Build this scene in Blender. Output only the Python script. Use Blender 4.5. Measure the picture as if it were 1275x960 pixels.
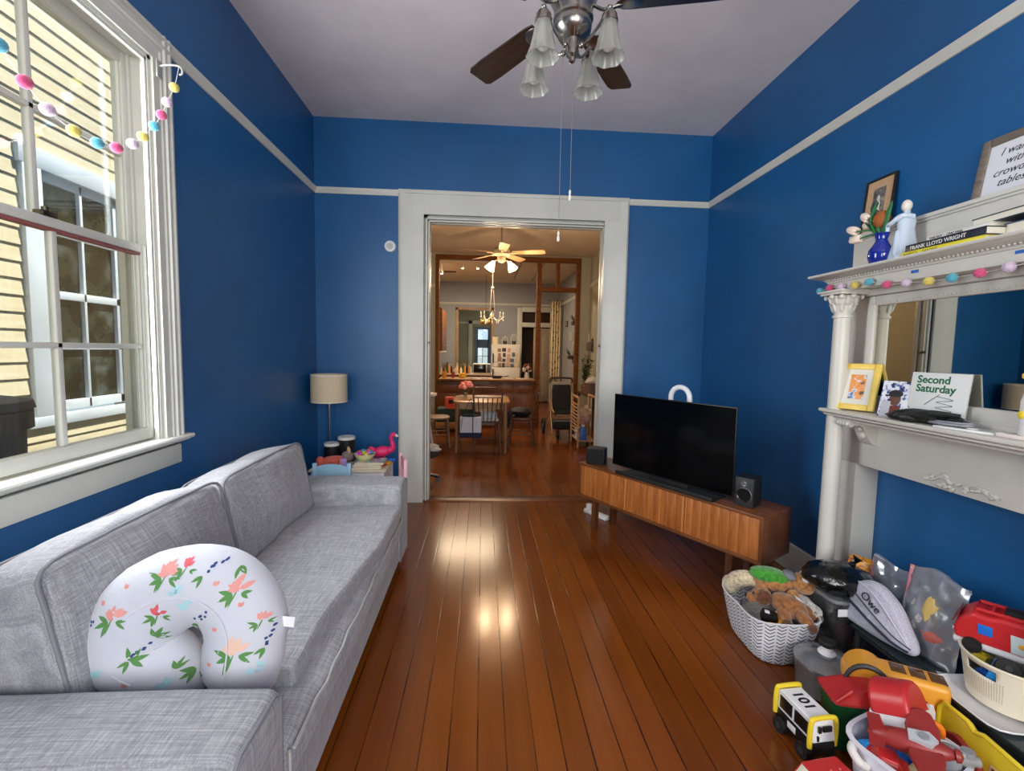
import bpy, bmesh, math, random
from mathutils import Vector, Matrix, Euler, noise
from math import sin, cos, pi, radians as rad
for o in list(bpy.data.objects): bpy.data.objects.remove(o)
SC = bpy.context.scene
COL = SC.collection
random.seed(7)

# ------------------------------------------------------------------ camera
CAM_F, YAW, PITCH, ROLL = 572.0, .0645, -.0768, .0188
cam = bpy.data.cameras.new('camera'); cam.sensor_fit = 'HORIZONTAL'; cam.sensor_width = 36
cam.lens = CAM_F*36/1275; cam.clip_start = .02; cam.clip_end = 200
camo = bpy.data.objects.new('camera', cam); COL.objects.link(camo)
_f = Vector((sin(YAW)*cos(PITCH), cos(YAW)*cos(PITCH), sin(PITCH)))
_r = Vector((cos(YAW), -sin(YAW), 0)); _u = _r.cross(_f)
_r2 = cos(ROLL)*_r + sin(ROLL)*_u; _u2 = -sin(ROLL)*_r + cos(ROLL)*_u
camo.matrix_world = Matrix(((_r2.x, _u2.x, -_f.x, 0), (_r2.y, _u2.y, -_f.y, 0), (_r2.z, _u2.z, -_f.z, 1.5), (0, 0, 0, 1)))
SC.camera = camo

# ------------------------------------------------------------------ light and exposure
SC.view_settings.view_transform = 'Standard'; SC.view_settings.look = 'None'
SC.view_settings.gamma = 1; SC.view_settings.use_curve_mapping = False
SC.view_settings.exposure = 1.0
W = bpy.data.worlds.new('sky'); SC.world = W; W.use_nodes = True
_n = W.node_tree.nodes; _b = _n['Background']
_s = _n.new('ShaderNodeTexSky'); _s.sky_type = 'HOSEK_WILKIE'; _s.sun_direction = (.5, -.2, .85); _s.turbidity = 3
W.node_tree.links.new(_s.outputs[0], _b.inputs[0]); _b.inputs[1].default_value = 2.6

def area(name, loc, rot, sx, sy, power, col=(1, 1, 1), spread=180):
    l = bpy.data.lights.new(name, 'AREA'); l.shape = 'RECTANGLE'; l.size = sx; l.size_y = sy
    l.energy = power; l.color = col; l.spread = rad(spread)
    o = bpy.data.objects.new(name, l); COL.objects.link(o); o.location = loc; o.rotation_euler = rot; return o
def point(name, loc, power, col, r=.03, parent=None):
    l = bpy.data.lights.new(name, 'POINT'); l.energy = power; l.color = col; l.shadow_soft_size = r
    o = bpy.data.objects.new(name, l); COL.objects.link(o); o.location = loc; o.parent = parent; return o

SUN = bpy.data.lights.new('sun', 'SUN'); SUN.energy = 5.2; SUN.angle = rad(1); SUN.color = (1, .95, .86)
suno = bpy.data.objects.new('sun', SUN); COL.objects.link(suno); suno.rotation_euler = (rad(-12), rad(26), 0)
# area lamps stand in for window daylight; the rear pair is added fill
area('window_daylight', (-1.585, 1.85, 1.93), (0, rad(-90), 0), 1.68, .92, 24, (.93, .97, 1))
area('rear_daylight_fill', (-.55, -1.98, 1.85), (rad(90), 0, 0), 1.0, 2.1, 22, (1, .97, .92))
area('rear_daylight_fill', (1.15, -1.98, 1.85), (rad(90), 0, 0), 1.0, 2.1, 52, (1, .97, .92))
area('far_window_daylight', (.0, 16.3, 1.7), (rad(-90), 0, 0), .5, 1.3, 6, (.9, .97, 1))
DINE, KIT = 34, 48
WARM = (1, .70, .44)

# ------------------------------------------------------------------ materials
MATS = {}
def srgb(r, g, b):
    f = lambda c: (c/255/12.92 if c/255 <= .04045 else ((c/255+.055)/1.055)**2.4)
    return (f(r), f(g), f(b), 1)
def mat(name, col, rough=.5, metal=0, spec=.5, coat=0, trans=0, emit=None, es=1, alpha=1, sheen=0, sss=0):
    if name in MATS: return MATS[name]
    m = bpy.data.materials.new(name); m.use_nodes = True; p = m.node_tree.nodes['Principled BSDF']
    p.inputs['Base Color'].default_value = srgb(*col) if max(col) > 1 else (*col, 1)
    p.inputs['Roughness'].default_value = rough; p.inputs['Metallic'].default_value = metal
    p.inputs['Specular IOR Level'].default_value = spec; p.inputs['Coat Weight'].default_value = coat
    p.inputs['Transmission Weight'].default_value = trans; p.inputs['Alpha'].default_value = alpha
    p.inputs['Sheen Weight'].default_value = sheen
    if emit: p.inputs['Emission Color'].default_value = srgb(*emit); p.inputs['Emission Strength'].default_value = es
    MATS[name] = m; return m
class NT:
    def __init__(s, m): s.t = m.node_tree; s.n = s.t.nodes; s.p = s.n['Principled BSDF']
    def add(s, ty, **kw):
        n = s.n.new(ty)
        for k, v in kw.items():
            if k.startswith('i_'):
                n.inputs[k[2:].replace('_', ' ')].default_value = v
            else: setattr(n, k, v)
        return n
    def link(s, a, b): s.t.links.new(a, b)
    def coords(s, scale=(1, 1, 1), rot=(0, 0, 0), kind='Object'):
        t = s.n.new('ShaderNodeTexCoord'); m = s.n.new('ShaderNodeMapping')
        m.inputs['Scale'].default_value = scale; m.inputs['Rotation'].default_value = rot
        s.link(t.outputs[kind], m.inputs['Vector']); return m.outputs[0]
    def noise(s, vec, scale=5, detail=4, rough=.55):
        n = s.n.new('ShaderNodeTexNoise'); n.inputs['Scale'].default_value = scale; n.inputs['Detail'].default_value = detail
        n.inputs['Roughness'].default_value = rough; s.link(vec, n.inputs['Vector']); return n.outputs['Fac']
    def ramp(s, fac, stops):
        r = s.n.new('ShaderNodeValToRGB'); e = r.color_ramp.elements
        while len(e) < len(stops): e.new(.5)
        for el, (p, c) in zip(e, stops): el.position = p; el.color = srgb(*c)
        s.link(fac, r.inputs[0]); return r.outputs[0]
    def mix(s, fac, a, b, mode='MIX'):
        m = s.n.new('ShaderNodeMix'); m.data_type = 'RGBA'; m.blend_type = mode
        for v, i in ((fac, 0), (a, 6), (b, 7)):
            if hasattr(v, 'links'): s.link(v, m.inputs[i])
            else: m.inputs[i].default_value = v
        return m.outputs[2]
    def math(s, op, a, b=0, clamp=False):
        m = s.n.new('ShaderNodeMath'); m.operation = op; m.use_clamp = clamp
        for v, i in ((a, 0), (b, 1)):
            if hasattr(v, 'links'): s.link(v, m.inputs[i])
            else: m.inputs[i].default_value = v
        return m.outputs[0]
    def bump(s, h, strength=.2, dist=.01):
        b = s.n.new('ShaderNodeBump'); b.inputs['Strength'].default_value = strength; b.inputs['Distance'].default_value = dist
        s.link(h, b.inputs['Height']); s.link(b.outputs[0], s.p.inputs['Normal'])
    def base(s, c): s.link(c, s.p.inputs['Base Color'])
    def rough(s, c): s.link(c, s.p.inputs['Roughness'])

def paint(name, col, rough=.5, var=.06, bump=.08):
    if name in MATS: return MATS[name]
    m = mat(name, col, rough); k = NT(m); v = k.coords()
    n = k.noise(v, 2.2, 5); d = tuple(max(0, c*(1-var)) for c in col); l = tuple(min(255, c*(1+var)) for c in col)
    k.base(k.ramp(n, [(.3, d), (.7, l)]))
    k.bump(k.noise(v, 160, 2), bump, .003); return m
def wood(name, dark, light, rough=.4, scale=(1.2, 14, 14), bump=.1, coat=0):
    """grain runs along local x"""
    if name in MATS: return MATS[name]
    m = mat(name, light, rough, coat=coat); k = NT(m); v = k.coords(scale)
    n = k.noise(v, 2.0, 6, .6); n2 = k.noise(v, 9, 3, .6)
    mid = tuple((a+b)/2 for a, b in zip(dark, light))
    c = k.ramp(n, [(.32, dark), (.5, mid), (.68, light)])
    c = k.mix(.35, c, k.ramp(n2, [(.35, dark), (.65, light)]))
    k.base(c); k.bump(n2, bump, .002); return m
def fabric(name, dark, light, scale=260, rough=.9, slub=True):
    if name in MATS: return MATS[name]
    m = mat(name, light, rough, spec=.15, sheen=.2); k = NT(m)
    mid = tuple((a+b)/2 for a, b in zip(dark, light))
    outs = []
    for sc in ((scale, scale*.04, scale), (scale*.04, scale, scale*.04), (scale, scale, scale*.04)):
        v = k.coords(sc); outs.append(k.noise(v, 1.0, 3, .6))
    a = k.math('ADD', k.math('MULTIPLY', outs[0], .45), k.math('MULTIPLY', outs[1], .45))
    a = k.math('ADD', a, k.math('MULTIPLY', outs[2], .1))
    c = k.ramp(a, [(.36, dark), (.5, mid), (.62, light)])
    k.base(c); k.bump(a, .35, .003); return m
def clear(name, tint=(235, 240, 242), gloss=.12, rough=.08, fog=0.0, fogcol=(200, 205, 210)):
    """thin clear plastic or glass: see-through with a fresnel gloss and an optional milky share"""
    if name in MATS: return MATS[name]
    m = bpy.data.materials.new(name); m.use_nodes = True; t = m.node_tree; t.nodes.clear()
    o = t.nodes.new('ShaderNodeOutputMaterial'); tr = t.nodes.new('ShaderNodeBsdfTransparent'); tr.inputs[0].default_value = srgb(*tint)
    gl = t.nodes.new('ShaderNodeBsdfGlossy'); gl.inputs['Roughness'].default_value = rough
    lw = t.nodes.new('ShaderNodeLayerWeight'); lw.inputs[0].default_value = .25
    ma = t.nodes.new('ShaderNodeMath'); ma.operation = 'MULTIPLY_ADD'; ma.inputs[1].default_value = .6; ma.inputs[2].default_value = gloss*.5
    t.links.new(lw.outputs['Facing'], ma.inputs[0])
    mx = t.nodes.new('ShaderNodeMixShader'); t.links.new(ma.outputs[0], mx.inputs[0])
    last = tr.outputs[0]
    if fog:
        df = t.nodes.new('ShaderNodeBsdfTranslucent'); df.inputs[0].default_value = srgb(*fogcol)
        d2 = t.nodes.new('ShaderNodeBsdfDiffuse'); d2.inputs[0].default_value = srgb(*fogcol)
        a = t.nodes.new('ShaderNodeAddShader'); t.links.new(df.outputs[0], a.inputs[0]); t.links.new(d2.outputs[0], a.inputs[1])
        m2 = t.nodes.new('ShaderNodeMixShader'); m2.inputs[0].default_value = .5
        t.links.new(df.outputs[0], m2.inputs[1]); t.links.new(d2.outputs[0], m2.inputs[2])
        m1 = t.nodes.new('ShaderNodeMixShader'); m1.inputs[0].default_value = fog
        t.links.new(last, m1.inputs[1]); t.links.new(m2.outputs[0], m1.inputs[2]); last = m1.outputs[0]
    t.links.new(last, mx.inputs[1]); t.links.new(gl.outputs[0], mx.inputs[2]); t.links.new(mx.outputs[0], o.inputs[0])
    MATS[name] = m; return m

# ------------------------------------------------------------------ mesh building
def TR(loc=(0, 0, 0), rot=(0, 0, 0), sc=(1, 1, 1)):
    return Matrix.Translation(loc) @ Euler(rot).to_matrix().to_4x4() @ Matrix.Diagonal((*sc, 1))
class MB:
    def __init__(s): s.bm = bmesh.new(); s.mi = 0
    def _faces(s, vs, M=None):
        if M is not None:
            for v in vs: v.co = M @ v.co
        vset = set(vs)
        for v in vs:
            for f in v.link_faces:
                if f.material_index == 0 and not f.tag: f.material_index = s.mi; f.tag = True
    def box(s, c, d, rot=(0, 0, 0), bevel=0, seg=2, M=None):
        r = bmesh.ops.create_cube(s.bm, size=1); vs = r['verts']
        T = TR(c, rot, d)
        for v in vs: v.co = T @ v.co
        if bevel:
            es = list({e for v in vs for e in v.link_edges})
            rr = bmesh.ops.bevel(s.bm, geom=es, offset=min(bevel, min(d)*.49), segments=seg, profile=.5, affect='EDGES')
            vs = list({v for f in rr['faces'] for v in f.verts} | {v for v in vs if v.is_valid})
        s._faces(vs, M); return s
    def bb(s, x0, x1, y0, y1, z0, z1, bevel=0, seg=2, M=None):
        return s.box(((x0+x1)/2, (y0+y1)/2, (z0+z1)/2), (x1-x0, y1-y0, z1-z0), bevel=bevel, seg=seg, M=M)
    def rings(s, rings, closed_u=True, cap0=True, cap1=True, M=None, closed_v=False):
        rv = [[s.bm.verts.new(p) for p in r] for r in rings]; n = len(rv[0]); fs = []
        L = len(rv)
        for i in range(L if closed_v else L-1):
            for j in range(n if closed_u else n-1):
                a = rv[i][j]; b = rv[i][(j+1) % n]; c = rv[(i+1) % L][(j+1) % n]; d = rv[(i+1) % L][j]
                try: fs.append(s.bm.faces.new((a, b, c, d)))
                except ValueError: pass
        if not closed_v and closed_u:
            if cap0: fs.append(s.bm.faces.new(list(reversed(rv[0]))))
            if cap1: fs.append(s.bm.faces.new(rv[-1]))
        vs = [v for r in rv for v in r]
        s._faces(vs, M); return s
    def lathe(s, prof, seg=24, M=None, c=(0, 0, 0), fn=None, caps=True):
        R = []
        for (r, z) in prof:
            ring = []
            for j in range(seg):
                a = 2*pi*j/seg; rr = max(r, 1e-4)*(fn(a, z) if fn else 1)
                ring.append((c[0]+rr*cos(a), c[1]+rr*sin(a), c[2]+z))
            R.append(ring)
        return s.rings(R, cap0=caps, cap1=caps, M=M)
    def tube(s, pts, r, seg=10, closed=False, M=None, flat=1.0):
        P = [Vector(p) for p in pts]; n = len(P); R = []
        rs = r if isinstance(r, (list, tuple)) else [r]*n
        prev = None
        for i in range(n):
            if closed: t = P[(i+1) % n]-P[i-1]
            else: t = P[min(i+1, n-1)]-P[max(i-1, 0)]
            t = t.normalized() if t.length > 1e-9 else Vector((0, 0, 1))
            if prev is None:
                a = Vector((0, 0, 1)) if abs(t.z) < .9 else Vector((1, 0, 0)); u = t.cross(a).normalized()
            else:
                u = (prev-t*prev.dot(t)); u = u.normalized() if u.length > 1e-6 else t.orthogonal().normalized()
            prev = u; w = t.cross(u)
            R.append([P[i]+u*(rs[i]*cos(2*pi*j/seg))+w*(rs[i]*flat*sin(2*pi*j/seg)) for j in range(seg)])
        return s.rings(R, M=M, closed_v=closed)
    def cyl(s, p0, p1, r0, r1=None, seg=16, M=None):
        return s.tube([p0, p1], [r0, r0 if r1 is None else r1], seg, M=M)
    def ell(s, c, r, rot=(0, 0, 0), seg=20, rg=12, M=None, fn=None):
        r = (r, r, r) if not isinstance(r, (tuple, list)) else r; T = TR(c, rot, r); R = []
        for i in range(rg+1):
            th = pi*i/rg; z = -cos(th); q = max(sin(th), 1e-3); R.append([T @ (Vector((q*cos(2*pi*j/seg), q*sin(2*pi*j/seg), z))*(fn(2*pi*j/seg, th) if fn else 1)) for j in range(seg)])
        return s.rings(R, M=M)
    def prism(s, poly, h, M=None, z0=0):
        """2-D polygon in local xy, extruded from z0 to z0+h"""
        return s.rings([[(x, y, z0) for x, y in poly], [(x, y, z0+h) for x, y in poly]], M=M)
    def grid(s, nu, nv, fn, M=None, thick=0):
        rv = [[s.bm.verts.new(fn(i/nu, j/nv)) for i in range(nu+1)] for j in range(nv+1)]
        for j in range(nv):
            for i in range(nu): s.bm.faces.new((rv[j][i], rv[j][i+1], rv[j+1][i+1], rv[j+1][i]))
        s._faces([v for r in rv for v in r], M); return s
    def rbox(s, c, d, r, n=8, rot=(0, 0, 0), fn=None, M=None):
        """rounded, subdivided box; fn(p unit -1..1, co) -> offset vector for puff and creases"""
        T = TR(c, rot); hx, hy, hz = d[0]/2, d[1]/2, d[2]/2; r = min(r, hx, hy, hz); cache = {}; vs = []
        def vert(p):
            k = tuple(round(q, 5) for q in p)
            if k in cache: return cache[k]
            co = Vector((p[0]*hx, p[1]*hy, p[2]*hz)); inn = Vector((max(-hx+r, min(hx-r, co.x)), max(-hy+r, min(hy-r, co.y)), max(-hz+r, min(hz-r, co.z))))
            dd = co-inn
            if dd.length > 1e-9: co = inn+dd.normalized()*r
            if fn: co = co+Vector(fn(p, co))
            v = s.bm.verts.new(T @ co); cache[k] = v; vs.append(v); return v
        nn = n if isinstance(n, (tuple, list)) else (n, n, n)
        def lin(k, h):
            # denser towards the rounded ends
            e = 1-r/h if h > r else 0; m = [e+(1-e)*q/3 for q in (0, 1, 2, 3)]
            L = [-q for q in reversed(m)]; mid = [-e+2*e*i/k for i in range(1, k)]
            return sorted(set(round(q, 5) for q in L+mid+m))
        A = [lin(nn[0], hx), lin(nn[1], hy), lin(nn[2], hz)]
        for ax in range(3):
            u, w = (ax+1) % 3, (ax+2) % 3
            for sg in (-1, 1):
                for i in range(len(A[u])-1):
                    for j in range(len(A[w])-1):
                        q = []
                        for (a, b) in ((i, j), (i+1, j), (i+1, j+1), (i, j+1)):
                            p = [0, 0, 0]; p[ax] = sg; p[u] = A[u][a]; p[w] = A[w][b]; q.append(vert(p))
                        if sg < 0: q.reverse()
                        try: s.bm.faces.new(q)
                        except ValueError: pass
        s._faces(vs, M); return s
    def build(s, name, mats, parent=None, loc=(0, 0, 0), rot=(0, 0, 0), sharp=38, smooth=True, label=None):
        bmesh.ops.recalc_face_normals(s.bm, faces=s.bm.faces[:])
        me = bpy.data.meshes.new(name); s.bm.to_mesh(me); s.bm.free()
        for m in (mats if isinstance(mats, (list, tuple)) else [mats]): me.materials.append(m)
        if smooth:
            me.polygons.foreach_set('use_smooth', [True]*len(me.polygons)); me.set_sharp_from_angle(angle=rad(sharp))
        o = bpy.data.objects.new(name, me); COL.objects.link(o); o.location = loc; o.rotation_euler = rot
        if parent: o.parent = parent
        if label: o['label'] = label
        return o
def tag(o, label, cat, group=None, kind=None):
    o['label'] = label; o['category'] = cat
    if group: o['group'] = group
    if kind: o['kind'] = kind
    return o
def thing(name, label, cat, loc=(0, 0, 0), rot=(0, 0, 0), group=None):
    o = bpy.data.objects.new(name, None); COL.objects.link(o); o.empty_display_size = .1
    if not isinstance(rot, (tuple, list)): rot = (0, 0, rot)
    o.location = loc; o.rotation_euler = rot; return tag(o, label, cat, group)
def copy_tree(o, parent=None):
    c = o.copy(); COL.objects.link(c)
    if parent: c.parent = parent
    for ch in [k for k in o.children]: copy_tree(ch, c)
    return c
def struct(name, mb, m, label=None, **kw):
    o = mb.build(name, m, **kw); o['kind'] = 'structure'; o['label'] = label or name; return o
def text(name, s, m, size, parent, M, depth=.0006, shear=0, bold=0, align='LEFT', space=1, label=None):
    cu = bpy.data.curves.new(name, 'FONT'); cu.body = s; cu.size = size; cu.extrude = depth; cu.shear = shear; cu.offset = bold; cu.align_x = align; cu.space_line = space; cu.resolution_u = 3
    o = bpy.data.objects.new(name, cu); COL.objects.link(o); dg = bpy.context.evaluated_depsgraph_get()
    me = bpy.data.meshes.new_from_object(o.evaluated_get(dg)); bpy.data.objects.remove(o); bpy.data.curves.remove(cu)
    me.transform(M); me.materials.clear(); me.materials.append(m)
    r = bpy.data.objects.new(name, me); COL.objects.link(r); r.parent = parent
    if label: r['label'] = label
    return r
def smoothpath(pts, n=8, closed=False):
    """Catmull-Rom through the points"""
    P = [Vector(p) for p in pts]; out = []; N = len(P)
    for i in range(N if closed else N-1):
        g = (lambda k: P[k % N]) if closed else (lambda k: P[max(0, min(N-1, k))])
        a, b, c, d = g(i-1), g(i), g(i+1), g(i+2)
        for k in range(n):
            t = k/n; out.append(.5*((2*b)+(c-a)*t+(2*a-5*b+4*c-d)*t*t+(3*b-a-3*c+d)*t**3))
    if not closed: out.append(P[-1])
    return out
AX = {'x': Matrix(((0, 0, 1, 0), (1, 0, 0, 0), (0, 1, 0, 0), (0, 0, 0, 1))),   # prism local (x,y,z) -> world (y,z,x): extrude along x
      'y': Matrix(((1, 0, 0, 0), (0, 0, -1, 0), (0, 1, 0, 0), (0, 0, 0, 1)))}   # local (x,y,z) -> world (x,z,-y)

# ------------------------------------------------------------------ palette
XL, XR, D, H, RZ = -1.565, 2.175, 4.45, 3.583, 2.936
BLUE = paint('blue_wall_paint', (17, 88, 143), .4, .05, .06)
WHITE = paint('white_trim_paint', (206, 206, 197), .38, .03, .03)
CEIL = paint('ceiling_paint', (222, 214, 216), .85, .03)
SAGE = paint('sage_wall_paint', (176, 172, 150), .6, .03)
GREYBLUE = paint('grey_blue_wall_paint', (152, 154, 160), .6, .03)
CREAMP = paint('cream_ceiling_paint', (215, 198, 178), .8, .03)
OAK = wood('orange_oak', (92, 54, 24), (148, 92, 46), .6)
BLUE.node_tree.nodes['Principled BSDF'].inputs['Specular IOR Level'].default_value = .6
OAK.node_tree.nodes['Principled BSDF'].inputs['Specular IOR Level'].default_value = .15
WALNUT = wood('walnut_veneer', (112, 64, 30), (176, 112, 60), .38, (9, 9, .8))
NICKEL = mat('brushed_nickel', (150, 146, 140), .28, 1)
CHROME = mat('chrome', (215, 216, 218), .12, 1)
BLACK = mat('black_plastic', (14, 14, 15), .35)
BLACKM = mat('matt_black', (22, 22, 23), .7)
def plain(n, c, r=.4, **k): return mat(n, c, r, **k)
RED = plain('red_plastic', (192, 40, 44), .36); DRED = plain('dark_red_plastic', (146, 44, 42), .4)
YEL = plain('yellow_plastic', (232, 204, 48), .36); ORY = plain('orange_yellow_plastic', (226, 158, 50), .38)
BLU = plain('blue_plastic', (30, 110, 205), .32); GRN = plain('green_plastic', (20, 86, 44), .35)
WHP = plain('white_plastic', (226, 226, 228), .32); CRM = plain('cream_plastic', (222, 214, 190), .4)
GREY = plain('grey_plastic', (142, 144, 148), .4); ORA = plain('orange_plastic', (245, 128, 30), .35)
# ------------------------------------------------------------------ floor
def floor_mat():
    m = mat('heart_pine_boards', (150, 76, 34), .3, spec=.32); k = NT(m)
    v = k.coords((1, 1, 1), (0, 0, rad(90)))
    br = k.add('ShaderNodeTexBrick', offset=.37, offset_frequency=2, i_Scale=1.0, i_Mortar_Size=.0034, i_Mortar_Smooth=.4, i_Bias=0.0, i_Brick_Width=60.0, i_Row_Height=.108)
    br.inputs['Color1'].default_value = (0, 0, 0, 1); br.inputs['Color2'].default_value = (1, 1, 1, 1); br.inputs['Mortar'].default_value = (.5, .5, .5, 1)
    k.link(v, br.inputs['Vector'])
    # offset the grain per board so it does not run across the gaps
    gv = k.coords((11, .55, 1)); of = k.add('ShaderNodeVectorMath', operation='MULTIPLY_ADD'); k.link(br.outputs['Color'], of.inputs[0]); of.inputs[1].default_value = (37, 19, 5); k.link(gv, of.inputs[2])
    n1 = k.noise(of.outputs[0], 1.3, 3, .55)
    wv = k.add('ShaderNodeTexWave', wave_type='BANDS', bands_direction='X', i_Scale=4.2, i_Distortion=7.0, i_Detail=2.0, i_Detail_Scale=.8); k.link(of.outputs[0], wv.inputs['Vector'])
    nb = k.noise(k.coords((1, 1, 1)), .9, 2)
    tone = k.math('ADD', k.math('MULTIPLY', br.outputs['Color'], .40), k.math('MULTIPLY', n1, .60))
    c = k.ramp(tone, [(.2, (84, 41, 13)), (.45, (112, 57, 19)), (.62, (128, 67, 22)), (.85, (150, 82, 28))])
    c = k.mix(k.math('MULTIPLY', k.math('SUBTRACT', 1.0, wv.outputs['Fac']), .42), c, srgb(84, 38, 12))
    c = k.mix(.35, c, k.ramp(nb, [(.35, (106, 54, 16)), (.65, (146, 80, 26))]))
    ng = k.noise(k.coords((26, 1.6, 1)), 1.4, 2)      # worn, uneven gaps
    gf = k.math('MULTIPLY', br.outputs['Fac'], k.math('MULTIPLY', k.math('SUBTRACT', ng, .25), 2.6, clamp=True))
    c = k.mix(gf, c, srgb(34, 18, 9)); k.base(c)
    k.rough(k.math('ADD', k.math('MULTIPLY', nb, .08), .135))
    k.bump(k.math('SUBTRACT', 1.0, gf), .2, .002); return m
FLOOR = floor_mat()
b = MB(); b.bb(XL-.2, XR+.2, -2.1, 17.2, -.08, 0); struct('floor', b, FLOOR, 'reddish brown pine board floor')
b = MB(); b.prism([(-.01, 0), (.17, 0), (.15, .012), (.01, .012)], 1.74, TR((-.55, D-.01, 0)) @ AX['x']); struct('trim_threshold', b, wood('threshold_wood', (70, 32, 15), (112, 54, 24), .35), 'dark wooden door saddle')

# ------------------------------------------------------------------ shell: front room
WT = .15
def hole_wall(b, ax, c0, c1, u0, u1, z0, z1, holes):
    """wall slab between c0 and c1 on axis ax, spanning u0..u1; holes = [(u0,u1,z0,z1)] side by side"""
    def put(ua, ub, za, zb):
        if ub-ua < 1e-4 or zb-za < 1e-4: return
        if ax == 'x': b.bb(c0, c1, ua, ub, za, zb)
        else: b.bb(ua, ub, c0, c1, za, zb)
    u = u0
    for (ha, hb, hz0, hz1) in sorted(holes):
        put(u, ha, z0, z1); put(ha, hb, z0, hz0); put(ha, hb, hz1, z1); u = hb
    put(u, u1, z0, z1)
WY0, WY1, WZ0, WZ1 = 1.355, 2.345, 1.03, 2.83     # left window opening
b = MB(); hole_wall(b, 'x', XL-WT, XL, -2.0, D+WT, 0, H, [(WY0, WY1, WZ0, WZ1)]); struct('wall_left', b, BLUE, 'blue left wall')
b = MB(); b.bb(XR, XR+WT, -2.0, D+WT, 0, H); struct('wall_right', b, BLUE, 'blue right wall')
DX0, DX1, DZ = -.565, 1.195, 2.742   # opening between the casings
b = MB(); hole_wall(b, 'y', D, D+WT, XL, XR, 0, H, [(DX0-.02, DX1+.02, 0, DZ+.02)]); struct('wall_back', b, [BLUE], 'blue back wall with wide doorway')
b = MB(); hole_wall(b, 'y', -2.15, -2.0, XL-WT, XR+WT, 0, H, [(-1.05, -.05, .7, 2.9), (.65, 1.65, .7, 2.9)]); struct('wall_front', b, BLUE, 'blue front wall')
b = MB(); b.bb(XL-WT, XR+WT, -2.15, D+WT, H, H+.12); struct('ceiling', b, CEIL, 'pale mauve grey ceiling')

# picture rail: one moulding run per wall
RP = [(0, -.03), (.012, -.03), (.018, -.012), (.03, .004), (.034, .022), (.034, .03), (0, .03)]   # (out, up)
def rail(name, p0, p1, out, z, m, sc=1.0, label='white picture rail'):
    p0 = Vector(p0); p1 = Vector(p1); d = (p1-p0); L = d.length; d.normalize(); o = Vector(out)
    M = Matrix(((o.x, 0, d.x, p0.x), (o.y, 0, d.y, p0.y), (0, 1, 0, z), (0, 0, 0, 1)))
    b = MB(); b.prism([(x*sc, y*sc) for x, y in RP], L, M); return struct(name, b, m, label)
rail('trim_1', (XL, 2.46, 0), (XL, D, 0), (1, 0, 0), RZ-.005, WHITE, .85)
rail('trim_2', (XL, D, 0), (-.80, D, 0), (0, -1, 0), RZ-.005, WHITE, .85)
rail('trim_3', (1.38, D, 0), (XR, D, 0), (0, -1, 0), RZ-.005, WHITE, .85)
rail('trim_4', (XR, D, 0), (XR, -2, 0), (-1, 0, 0), RZ-.005, WHITE, .85)
rail('trim_5', (XL, -2, 0), (XL, 1.24, 0), (1, 0, 0), RZ-.005, WHITE, .85)
# baseboards
BP = [(0, 0), (.02, 0), (.02, .15), (.013, .165), (.013, .18), (.005, .19), (0, .19)]
def baseb(name, p0, p1, out, m=WHITE):
    p0 = Vector(p0); p1 = Vector(p1); d = (p1-p0); L = d.length; d.normalize(); o = Vector(out)
    M = Matrix(((o.x, 0, d.x, p0.x), (o.y, 0, d.y, p0.y), (0, 1, 0, 0), (0, 0, 0, 1)))
    b = MB(); b.prism(BP, L, M); return struct(name, b, m, 'white baseboard')
baseb('baseboard_left', (XL, -2, 0), (XL, D, 0), (1, 0, 0))
baseb('baseboard_back', (XL, D, 0), (-.79, D, 0), (0, -1, 0))
baseb('baseboard_back_right', (1.37, D, 0), (XR, D, 0), (0, -1, 0))
baseb('baseboard_right', (XR, D, 0), (XR, 2.45, 0), (-1, 0, 0))

# doorway casing: stepped boards + stop strips and jamb with small latch hardware
dr = thing('door_1', 'wide white cased doorway in blue wall', 'doorway'); dr['kind'] = 'structure'
CP = [(0, 0), (0, .022), (.018, .034), (.03, .03), (.04, .024), (.075, .026), (.085, .02), (.232, .02), (.232, 0)]   # (inward, out)
def casing_side(x, sgn):
    M = Matrix(((sgn, 0, 0, x), (0, -1, 0, D), (0, 0, 1, 0), (0, 0, 0, 1))); b = MB(); b.prism(CP, 2.962, M); return b
casing_side(-.80, 1).build('side_casing', WHITE, dr); casing_side(1.378, -1).build('side_casing', WHITE, dr)
b = MB(); b.bb(-.735, 1.313, D-.021, D, DZ+.005, 2.965); b.bb(-.80, 1.378, D-.034, D, 2.93, 2.965, bevel=.006)
b.build('head_casing', WHITE, dr)
b = MB()
for (x0, x1) in ((DX0, DX0+.03), (DX1-.03, DX1)): b.bb(x0-.02 if x0 < 0 else x0, x1 if x0 < 0 else x1+.02, D+.05, D+WT+.012, 0, DZ+.02)
b.bb(DX0-.02, DX1+.02, D+.05, D+WT+.012, DZ-.01, DZ+.02)
for sg, xe in ((1, DX0), (-1, DX1)):
    for (o0, o1, y0, y1) in ((.012, .03, .004, .05), (.034, .05, .022, .06), (.034, .05, .10, .145)): xa, xb = sorted((xe+sg*o0, xe+sg*o1)); b.bb(xa, xb, D+y0, D+y1, 0, DZ-o0, bevel=.004)
for (o0, o1, y0, y1) in ((.012, .03, .004, .05), (.034, .05, .022, .06), (.034, .05, .10, .145)): b.bb(DX0+o0, DX1-o0, D+y0, D+y1, DZ-o1, DZ-o0, bevel=.004)
b.build('jamb', WHITE, dr)
for sx in (DX0+.052, DX1-.052):
    b = MB(); b.bb(sx-.006, sx+.006, D+.0, D+.055, 1.545, 1.57, bevel=.003); b.cyl((sx, D-.004, 1.558), (sx, D+.01, 1.558), .011, .009, 12); b.build('latch', mat('dark_brass', (90, 84, 72), .35, 1), dr)

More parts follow.
